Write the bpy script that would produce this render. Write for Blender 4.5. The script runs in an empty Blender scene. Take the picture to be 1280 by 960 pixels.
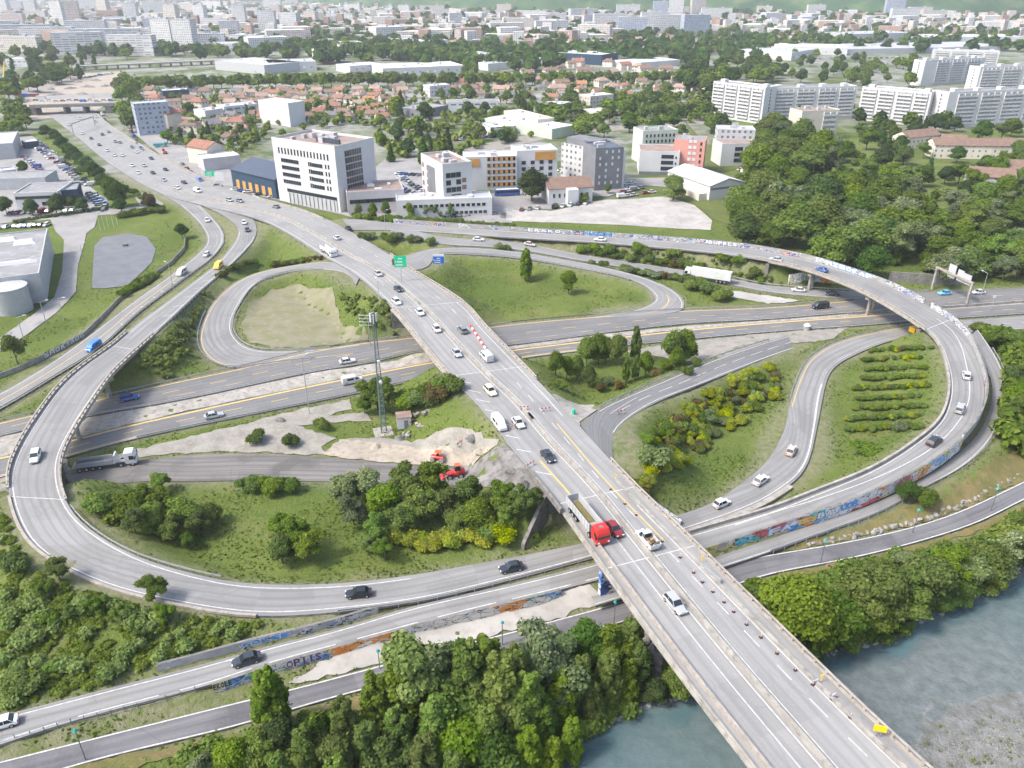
import bpy, bmesh, math, random
import numpy as np
from mathutils import Vector, Matrix
from mathutils.geometry import delaunay_2d_cdt
RND = random.Random(11)
NP = np.random.RandomState(5)
SC = bpy.context.scene
COL = SC.collection
# ------------------------------------------------------------------ camera
FPX, HORIZON, CAM_H = 985.0, -30.0, 92.0
PITCH = math.atan((480 - HORIZON) / FPX)
cam = bpy.data.cameras.new('camera'); camo = bpy.data.objects.new('camera', cam); COL.objects.link(camo)
camo.location = (0, 0, CAM_H); camo.rotation_euler = (math.pi/2 - PITCH, 0, 0)
cam.sensor_width = 36; cam.lens = 36*FPX/1280; cam.clip_start = 1; cam.clip_end = 20000
SC.camera = camo
# ------------------------------------------------------------------ light
SUN_EL, SUN_AZ = math.radians(50), math.radians(250)   # azimuth clockwise from +Y
w = bpy.data.worlds.new('World'); SC.world = w; w.use_nodes = True
nt = w.node_tree; bg = nt.nodes['Background']
sky = nt.nodes.new('ShaderNodeTexSky'); sky.sky_type = 'NISHITA'; sky.sun_disc = False
sky.sun_elevation = SUN_EL; sky.sun_rotation = SUN_AZ; sky.air_density = 1.0; sky.dust_density = 3.5; sky.ozone_density = 1.0
nt.links.new(sky.outputs[0], bg.inputs[0]); bg.inputs[1].default_value = 0.115
sl = bpy.data.lights.new('sun', 'SUN'); sl.energy = 1.5; sl.angle = math.radians(11); sl.color = (1, .965, .9)
so = bpy.data.objects.new('sun', sl); COL.objects.link(so)
sd = Vector((math.sin(SUN_AZ)*math.cos(SUN_EL), math.cos(SUN_AZ)*math.cos(SUN_EL), math.sin(SUN_EL)))
so.rotation_euler = sd.to_track_quat('Z', 'Y').to_euler()
SC.view_settings.view_transform = 'Standard'; SC.view_settings.look = 'None'
SC.view_settings.exposure = 1.78; SC.view_settings.gamma = 1
SC.view_settings.use_curve_mapping = False
SC.render.engine = 'CYCLES'
cy = SC.cycles; cy.use_denoising = True; cy.max_bounces = 6; cy.diffuse_bounces = 3; cy.glossy_bounces = 2
cy.transparent_max_bounces = 4; cy.transmission_bounces = 2; cy.volume_bounces = 0; cy.use_adaptive_sampling = True
cy.adaptive_threshold = 0.02; cy.caustics_reflective = False; cy.caustics_refractive = False

# ------------------------------------------------------------------ pixel -> world
CP, SP = math.cos(PITCH), math.sin(PITCH)
def P(u, v, z=0.0):
    x = (u - 640)/FPX; y = -(v - 480)/FPX
    a = CP + y*SP; b = -SP + y*CP
    t = (CAM_H - z)/(-b)
    return Vector((x*t, a*t, z))
def proj(p):
    dx, dy, dz = p[0], p[1], p[2]-CAM_H
    d = dy*CP - dz*SP; up = dy*SP + dz*CP
    return 640 + FPX*dx/d, 480 - FPX*up/d

# ------------------------------------------------------------------ materials
def M(name): 
    m = bpy.data.materials.new(name); m.use_nodes = True
    return m, m.node_tree, m.node_tree.nodes['Principled BSDF']
def rgb(c): return (c[0], c[1], c[2], 1) if not isinstance(c, (int, float)) else (c, c, c, 1)
def simple(name, c, rough=.7, metal=0, spec=.3):
    m, t, b = M(name); b.inputs['Base Color'].default_value = rgb(c); b.inputs['Roughness'].default_value = rough
    b.inputs['Metallic'].default_value = metal; b.inputs['Specular IOR Level'].default_value = spec
    return m
def node(t, ty, **k):
    n = t.nodes.new(ty)
    for a, b in k.items():
        if a[0] == '_': n.inputs[a[1:].replace('_', ' ')].default_value = b
        else: setattr(n, a, b)
    return n
def mix(t, fac, a, b, mode='MIX'):
    n = t.nodes.new('ShaderNodeMix'); n.data_type = 'RGBA'; n.blend_type = mode; n.clamp_factor = True
    for i, x in ((0, fac), (6, a), (7, b)):
        if hasattr(x, 'is_output'): t.links.new(x, n.inputs[i])
        elif i == 0: n.inputs[0].default_value = x
        else: n.inputs[i].default_value = rgb(x)
    return n.outputs[2]
def noise(t, scale, detail=3, vec=None, rough=.55, dist=0):
    n = node(t, 'ShaderNodeTexNoise', _Scale=scale, _Detail=detail, _Roughness=rough, _Distortion=dist)
    if vec is not None: t.links.new(vec, n.inputs['Vector'])
    return n
def ramp(t, x, a, b):
    n = node(t, 'ShaderNodeMapRange'); n.inputs[1].default_value = a; n.inputs[2].default_value = b
    t.links.new(x, n.inputs[0]); return n.outputs[0]
def math_(t, op, a, b=None, c=None):
    n = t.nodes.new('ShaderNodeMath'); n.operation = op
    for i, x in enumerate((a, b, c)):
        if x is None: continue
        if hasattr(x, 'is_output'): t.links.new(x, n.inputs[i])
        else: n.inputs[i].default_value = x
    return n.outputs[0]
def pos(t): return t.nodes.new('ShaderNodeNewGeometry').outputs['Position']
def mapping(t, vec, scale):
    n = t.nodes.new('ShaderNodeMapping'); n.inputs['Scale'].default_value = scale; t.links.new(vec, n.inputs[0]); return n.outputs[0]
def bump(t, b, h, strength, dist=.1):
    n = node(t, 'ShaderNodeBump'); n.inputs['Strength'].default_value = strength; n.inputs['Distance'].default_value = dist
    t.links.new(h, n.inputs['Height']); t.links.new(n.outputs[0], b.inputs['Normal'])
def out(t, b, c): t.links.new(c, b.inputs['Base Color'])

def mat_mottled(name, c1, c2, s=.15, c3=None, s3=1.2, rough=.9, f3=.5, bmp=0):
    m, t, b = M(name); p = pos(t)
    c = mix(t, ramp(t, noise(t, s, 5, p).outputs[0], .35, .65), c1, c2)
    if c3: c = mix(t, math_(t, 'MULTIPLY', ramp(t, noise(t, s3, 4, p).outputs[0], .5, .68), f3), c, c3)
    out(t, b, c); b.inputs['Roughness'].default_value = rough; b.inputs['Specular IOR Level'].default_value = .2
    if bmp: bump(t, b, noise(t, s3*2, 4, p).outputs[0], .6, bmp)
    return m
def mat_road(name, base, dark, tracks=.12, streak=.5, patchy=.3):
    m, t, b = M(name); uv = t.nodes.new('ShaderNodeUVMap').outputs[0]; p = pos(t)
    n1 = noise(t, 1, 5, mapping(t, uv, (1.1, .035, 1)))
    c = mix(t, math_(t, 'MULTIPLY', ramp(t, n1.outputs[0], .4, .75), streak), base, dark)
    n2 = noise(t, .11, 4, p)
    c = mix(t, math_(t, 'MULTIPLY', ramp(t, n2.outputs[0], .5, .62), patchy), c, dark)
    n3 = noise(t, 2.2, 4, p)
    c = mix(t, math_(t, 'MULTIPLY', ramp(t, n3.outputs[0], .45, .8), .22), c, [x*1.35 for x in base])
    # repaired strips and cracks across the lane
    v = node(t, 'ShaderNodeTexVoronoi', feature='DISTANCE_TO_EDGE', _Scale=1.0); t.links.new(mapping(t, uv, (.16, .05, 1)), v.inputs['Vector'])
    c = mix(t, math_(t, 'MULTIPLY', ramp(t, v.outputs['Distance'], .012, .004), .16), c, [x*.55 for x in dark])
    sx = t.nodes.new('ShaderNodeSeparateXYZ'); t.links.new(uv, sx.inputs[0])
    wn = t.nodes.new('ShaderNodeTexWhiteNoise'); wn.noise_dimensions = '2D'; cb = t.nodes.new('ShaderNodeCombineXYZ')
    t.links.new(math_(t, 'FLOOR', math_(t, 'DIVIDE', sx.outputs[0], 3.4)), cb.inputs[0]); t.links.new(math_(t, 'FLOOR', math_(t, 'DIVIDE', sx.outputs[1], 9.0)), cb.inputs[1]); t.links.new(cb.outputs[0], wn.inputs['Vector'])
    c = mix(t, math_(t, 'MULTIPLY', math_(t, 'GREATER_THAN', wn.outputs[0], .84), .28), c, dark); c = mix(t, math_(t, 'MULTIPLY', math_(t, 'LESS_THAN', wn.outputs[0], .1), .2), c, [x*1.3 for x in base])
    wv = math_(t, 'SINE', math_(t, 'MULTIPLY', sx.outputs[0], 2*math.pi/1.75))
    c = mix(t, math_(t, 'MULTIPLY', ramp(t, wv, .1, 1), tracks), c, dark)
    out(t, b, c); b.inputs['Roughness'].default_value = .85; b.inputs['Specular IOR Level'].default_value = .25
    return m
MT = {}
MT['road_pale'] = mat_road('pale_worn_asphalt', (.218, .216, .21), (.128, .127, .124), .45, .7)
MT['road_mid'] = mat_road('grey_asphalt', (.158, .157, .155), (.094, .094, .093), .35, .6)
MT['road_dark'] = mat_road('dark_asphalt', (.095, .096, .105), (.06, .061, .066), .3, .6, .5)
MT['road_milled'] = mat_road('milled_asphalt', (.17, .16, .15), (.085, .08, .075), .5, .9, .8)
MT['path_grey'] = mat_road('path_asphalt', (.15, .147, .152), (.075, .073, .078), .25, .9, .6)
MT['bridge_top'] = mat_road('bridge_asphalt', (.238, .235, .228), (.158, .157, .153), .4, .55)
MT['white_paint'] = mat_mottled('road_paint_white', (.5, .5, .49), (.34, .34, .33), 1.5)
MT['yellow_paint'] = mat_mottled('road_paint_yellow', (.62, .4, .1), (.42, .31, .14), 1.5)
MT['concrete'] = mat_mottled('weathered_concrete', (.33, .31, .28), (.24, .225, .2), .4, (.12, .11, .1), .9, f3=.6)
MT['concrete_dark'] = mat_mottled('stained_concrete', (.2, .19, .175), (.13, .125, .115), .4, (.07, .068, .06), 1.1, f3=.7)
MT['beige'] = mat_mottled('beige_concrete', (.33, .3, .265), (.26, .235, .205), .5, (.15, .13, .11), 1.5)
MT['gravel_white'] = mat_mottled('white_gravel', (.36, .345, .32), (.27, .255, .235), .12, (.18, .17, .145), .5, f3=.4)
MT['gravel'] = mat_mottled('grey_gravel', (.25, .235, .205), (.18, .168, .145), .3, (.31, .295, .265), 1.5)
MT['rubble'] = mat_mottled('broken_asphalt', (.21, .2, .188), (.12, .115, .11), .35, (.08, .075, .07), .7, f3=.8)
MT['dirt'] = mat_mottled('beige_dirt', (.33, .29, .235), (.27, .235, .19), .2, (.2, .175, .145), .8, f3=.8)
MT['dirt_oval'] = mat_mottled('seeded_dirt', (.19, .175, .12), (.135, .14, .065), .25, (.23, .205, .155), .5, f3=.7)
MT['dry_grass'] = mat_mottled('dry_grass', (.17, .13, .055), (.09, .095, .028), .15, (.2, .15, .08), .8, bmp=.3)
MT['lot'] = mat_mottled('car_park_asphalt', (.26, .25, .24), (.19, .185, .18), .08, (.3, .29, .28), .6)
MT['basin'] = mat_mottled('basin_liner', (.14, .142, .148), (.105, .108, .114), .25, (.18, .18, .182), .5, rough=.5)
MT['lawn'] = mat_mottled('mown_lawn', (.095, .115, .03), (.07, .09, .022), .06, (.14, .13, .05), .3)
MT['steel'] = simple('galvanised_steel', .42, .45, .6)
MT['pole'] = simple('grey_green_pole', (.12, .17, .17), .5, .3)
MT['white'] = simple('white_plastic', .55, .5)
MT['black'] = simple('black_rubber', .015, .8)
MT['glass'] = simple('dark_glass', (.018, .024, .03), .08, 0, .6)
MT['chrome'] = simple('pale_lamp', .75, .2)
MT['red_lamp'] = simple('red_lamp', (.35, .01, .01), .3)
MT['orange'] = simple('orange_plastic', (.5, .1, .04), .5)
MT['red'] = simple('red_paint', (.55, .025, .02), .35, 0, .5)
MT['yellow'] = simple('yellow_sign', (.85, .48, .01), .5)
MT['green_sign'] = simple('green_sign', (.01, .42, .21), .5)
MT['blue_sign'] = simple('blue_sign', (.02, .12, .42), .5)
MT['timber'] = mat_mottled('timber', (.42, .3, .17), (.3, .2, .11), .8)
MT['bark'] = mat_mottled('bark', (.12, .095, .07), (.07, .055, .04), 2)
MT['rock'] = mat_mottled('rock', (.27, .26, .245), (.17, .165, .15), .6, (.11, .11, .1), 1.6)
MT['solar'] = simple('dark_roof_panel', (.05, .06, .08), .3)
MT['silver_roof'] = mat_mottled('metal_roof', (.4, .4, .405), (.33, .33, .34), .1, rough=.5)
MT['white_roof'] = mat_mottled('white_roof', (.52, .52, .51), (.44, .44, .43), .06, (.36, .36, .36), .4, f3=.3)
MT['grey_roof'] = mat_mottled('grey_roof', (.23, .23, .23), (.18, .18, .183), .1, (.36, .35, .34), .4)
MT['red_gravel'] = mat_mottled('brown_gravel_roof', (.27, .22, .19), (.21, .17, .15), .15, (.22, .1, .07), .25, f3=.9)

def ground_mat():
    m, t, b = M('meadow_and_soil'); p = pos(t)
    at = node(t, 'ShaderNodeAttribute', attribute_name='zone'); sx = t.nodes.new('ShaderNodeSeparateColor'); t.links.new(at.outputs['Color'], sx.inputs[0])
    n1 = ramp(t, noise(t, .035, 6, p).outputs[0], .36, .64); n2 = ramp(t, noise(t, .28, 5, p, .6).outputs[0], .4, .66)
    n3 = ramp(t, noise(t, 1.6, 4, p, .7).outputs[0], .35, .75)
    g = mix(t, n1, (.06, .098, .016), (.118, .15, .034))
    g = mix(t, math_(t, 'MULTIPLY', n2, .55), g, (.045, .08, .012))
    g = mix(t, math_(t, 'MULTIPLY', n3, .5), g, (.165, .185, .06))
    dry = ramp(t, noise(t, .06, 5, mapping(t, p, (1, 1.6, 1))).outputs[0], .55, .72)
    g = mix(t, math_(t, 'MULTIPLY', dry, .5), g, (.18, .16, .075))
    u1 = ramp(t, noise(t, .02, 6, p).outputs[0], .45, .58)
    u = mix(t, u1, (.075, .1, .03), (.24, .235, .225))
    v = node(t, 'ShaderNodeTexVoronoi', _Scale=.035); t.links.new(p, v.inputs['Vector'])
    u = mix(t, math_(t, 'MULTIPLY', ramp(t, v.outputs['Distance'], .42, .62), .5), u, (.27, .265, .25))
    u = mix(t, math_(t, 'MULTIPLY', ramp(t, noise(t, .09, 5, p).outputs[0], .5, .6), .6), u, (.07, .1, .03))
    c = mix(t, sx.outputs[0], g, u)
    rv = mix(t, ramp(t, noise(t, .5, 5, p).outputs[0], .35, .65), (.12, .125, .11), (.2, .205, .2))
    sh = ramp(t, noise(t, .7, 5, p, .7).outputs[0], .3, .62)
    c = mix(t, math_(t, 'MULTIPLY', sx.outputs[2], math_(t, 'MULTIPLY', sh, .8)), c, (.21, .19, .14))
    c = mix(t, sx.outputs[1], c, rv)
    out(t, b, c); b.inputs['Roughness'].default_value = .95; b.inputs['Specular IOR Level'].default_value = .1
    bump(t, b, noise(t, 1.3, 5, p, .7).outputs[0], 1, .5)
    return m
MT['ground'] = ground_mat()
def foliage(name, c1, c2, c3, trans=.36):
    m = bpy.data.materials.new(name); m.use_nodes = True; t = m.node_tree; t.nodes.clear()
    at = node(t, 'ShaderNodeAttribute', attribute_name='tint'); sx = t.nodes.new('ShaderNodeSeparateColor'); t.links.new(at.outputs['Color'], sx.inputs[0])
    oi = t.nodes.new('ShaderNodeObjectInfo')
    c = mix(t, sx.outputs[0], c1, c2)
    c = mix(t, math_(t, 'MULTIPLY', sx.outputs[1], .7), c, c3)
    hs = node(t, 'ShaderNodeHueSaturation')
    t.links.new(math_(t, 'MULTIPLY_ADD', oi.outputs['Random'], .028, .487), hs.inputs['Hue'])
    r2 = math_(t, 'FRACT', math_(t, 'MULTIPLY', oi.outputs['Random'], 7.31))
    t.links.new(math_(t, 'MULTIPLY_ADD', r2, .55, .78), hs.inputs['Value'])
    t.links.new(math_(t, 'MULTIPLY_ADD', math_(t, 'FRACT', math_(t, 'MULTIPLY', oi.outputs['Random'], 3.7)), .25, .85), hs.inputs['Saturation'])
    t.links.new(c, hs.inputs['Color'])
    d = t.nodes.new('ShaderNodeBsdfDiffuse'); tr = t.nodes.new('ShaderNodeBsdfTranslucent'); ms = t.nodes.new('ShaderNodeMixShader'); ms.inputs[0].default_value = trans
    t.links.new(hs.outputs[0], d.inputs[0]); t.links.new(hs.outputs[0], tr.inputs[0])
    t.links.new(d.outputs[0], ms.inputs[1]); t.links.new(tr.outputs[0], ms.inputs[2])
    o = t.nodes.new('ShaderNodeOutputMaterial'); t.links.new(ms.outputs[0], o.inputs[0])
    return m
MT['leaf'] = foliage('broad_leaves', (.06, .104, .014), (.13, .182, .03), (.2, .235, .058))
MT['leaf_dark'] = foliage('dark_leaves', (.034, .072, .018), (.07, .118, .026), (.115, .155, .04))
MT['leaf_pale'] = foliage('pale_leaves', (.085, .125, .045), (.16, .2, .085), (.3, .31, .17))
MT['leaf_lime'] = foliage('lime_leaves', (.07, .125, .018), (.13, .185, .034), (.2, .23, .055))
MT['leaf_yellow'] = foliage('yellow_flowering_leaves', (.12, .17, .012), (.26, .29, .014), (.46, .44, .02))
MT['leaf_brown'] = foliage('red_brown_leaves', (.085, .07, .022), (.13, .095, .035), (.1, .11, .03))
MT['leaf_slope'] = foliage('slope_greenery', (.1, .155, .02), (.17, .22, .04), (.25, .27, .09), .42)
MT['leaf_grass'] = foliage('tall_grass', (.065, .115, .012), (.12, .175, .024), (.19, .21, .06))

# ------------------------------------------------------------------ mesh building
class MB:
    def __init__(s): s.v = []; s.f = []; s.m = []; s.uv = {}
    def quad(s, a, b, c, d, mat=0, uv=None):
        i = len(s.v); s.v += [tuple(a), tuple(b), tuple(c), tuple(d)]; s.f.append((i, i+1, i+2, i+3)); s.m.append(mat)
        if uv: s.uv[len(s.f)-1] = uv
    def box(s, c, d, rot=0, mat=0, top=None, taper=(1, 1)):
        x, y, z = c; a, b, h = d[0]/2, d[1]/2, d[2]; co, si = math.cos(rot), math.sin(rot); i = len(s.v)
        for k, (zz) in enumerate((z, z+h)):
            tx, ty = (1, 1) if k == 0 else taper
            for px, py in ((-a, -b), (a, -b), (a, b), (-a, b)):
                px *= tx; py *= ty; s.v.append((x+px*co-py*si, y+px*si+py*co, zz))
        for f in ((0, 3, 2, 1), (4, 5, 6, 7), (0, 1, 5, 4), (1, 2, 6, 5), (2, 3, 7, 6), (3, 0, 4, 7)):
            s.f.append(tuple(i+j for j in f)); s.m.append(mat)
        if top is not None: s.m[-5] = top
    def poly(s, pts, mat=0):
        i = len(s.v); s.v += [tuple(p) for p in pts]; s.f.append(tuple(range(i, i+len(pts)))); s.m.append(mat)
    def prism(s, prof, y0, y1, mat=0, w0=1):       # profile in x,z extruded along y
        i = len(s.v); n = len(prof)
        for y in (y0, y1): s.v += [(x, y, z) for x, z in prof]
        s.f.append(tuple(i+k for k in range(n))); s.f.append(tuple(i+n+k for k in reversed(range(n)))); s.m += [mat, mat]
        for k in range(n): s.f.append((i+k, i+n+k, i+n+(k+1) % n, i+(k+1) % n)); s.m.append(mat)
    def tube(s, p0, p1, r0, r1=None, n=8, mat=0):
        r1 = r0 if r1 is None else r1; p0 = Vector(p0); p1 = Vector(p1); d = (p1-p0).normalized()
        q = d.to_track_quat('Z', 'Y'); i = len(s.v)
        for p, r in ((p0, r0), (p1, r1)):
            for k in range(n):
                a = 2*math.pi*k/n; s.v.append(tuple(p + q @ Vector((math.cos(a)*r, math.sin(a)*r, 0))))
        for k in range(n): s.f.append((i+k, i+(k+1) % n, i+n+(k+1) % n, i+n+k)); s.m.append(mat)
        s.f.append(tuple(i+k for k in reversed(range(n)))); s.f.append(tuple(i+n+k for k in range(n))); s.m += [mat, mat]
    def build(s, name, mats, parent=None, loc=None, smooth=False, uvgen=True):
        me = bpy.data.meshes.new(name); me.from_pydata(s.v, [], s.f)
        if not isinstance(mats, (list, tuple)): mats = [mats]
        for m in mats: me.materials.append(MT[m] if isinstance(m, str) else m)
        me.polygons.foreach_set('material_index', s.m)
        if smooth: me.polygons.foreach_set('use_smooth', [True]*len(s.f))
        if uvgen and len(s.f) < 60000:
            ul = me.uv_layers.new(name='UVMap'); 
            for pi, pl in enumerate(me.polygons):
                if pi in s.uv:
                    for k, li in enumerate(pl.loop_indices): ul.data[li].uv = s.uv[pi][k]
                    continue
                n = pl.normal
                if abs(n.z) < .7:
                    h = math.hypot(n.x, n.y); tx, ty = -n.y/h, n.x/h
                    for li in pl.loop_indices:
                        co = me.vertices[me.loops[li].vertex_index].co; ul.data[li].uv = (co.x*tx+co.y*ty, co.z)
                else:
                    for li in pl.loop_indices:
                        co = me.vertices[me.loops[li].vertex_index].co; ul.data[li].uv = (co.x, co.y)
        return link(name, me, parent, loc)
def link(name, me, parent=None, loc=None):
    o = bpy.data.objects.new(name, me); COL.objects.link(o)
    if parent: o.parent = parent
    if loc is not None: o.location = loc
    return o
def tag(o, label, cat, group=None, kind=None):
    if label: o['label'] = label
    if cat: o['category'] = cat
    if group: o['group'] = group
    if kind: o['kind'] = kind
    return o
def empty(name, loc, rz=0, label=None, cat=None, group=None):
    o = bpy.data.objects.new(name, None); COL.objects.link(o); o.location = loc; o.rotation_euler = (0, 0, rz); o.empty_display_size = .5
    return tag(o, label, cat, group)
def copy_thing(root, loc, rz=0, sc=None):
    r = root.copy(); COL.objects.link(r); r.location = loc; r.rotation_euler = (0, 0, rz)
    if sc: r.scale = sc
    for ch in KIDS.get(root.name, ()):
        c = ch.copy(); COL.objects.link(c); c.parent = r
        for g in KIDS.get(ch.name, ()):
            d = g.copy(); COL.objects.link(d); d.parent = c
    return r
KIDS = {}
def kid(parent, o): KIDS.setdefault(parent.name, []).append(o); return o
ORD = ['', 'first', 'second', 'third', 'fourth', 'fifth', 'sixth', 'seventh', 'eighth', 'ninth', 'tenth', 'eleventh', 'twelfth', 'thirteenth', 'fourteenth', 'fifteenth', 'sixteenth', 'seventeenth', 'eighteenth', 'nineteenth', 'twentieth']
def ordinal(n): return ORD[n]
REG = {}
def reg(where, desc, o, p): REG.setdefault((where, desc), []).append((o, proj(p)))
def finish_labels():
    for (where, desc), L in REG.items():
        L.sort(key=lambda q: -q[1][1]); n = len(L)
        if n == 1: L[0][0]['label'] = f'{desc} {where}'; continue
        rows = [L] if n <= 7 else [L[i:i+9] for i in range(0, n, 9)]
        for ri, r in enumerate(rows):
            r.sort(key=lambda q: q[1][0])
            for k, (o, _) in enumerate(r):
                rr = '' if len(rows) == 1 else (f', front row' if ri == 0 else f', {ordinal(ri+1)} row' if ri < 20 else ', far row')
                pl = 'leftmost' if k == 0 else 'rightmost' if k == len(r)-1 else f'{ordinal(k+1)} from left'
                o['label'] = f'{desc} {where}{rr}, {pl}'
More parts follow.
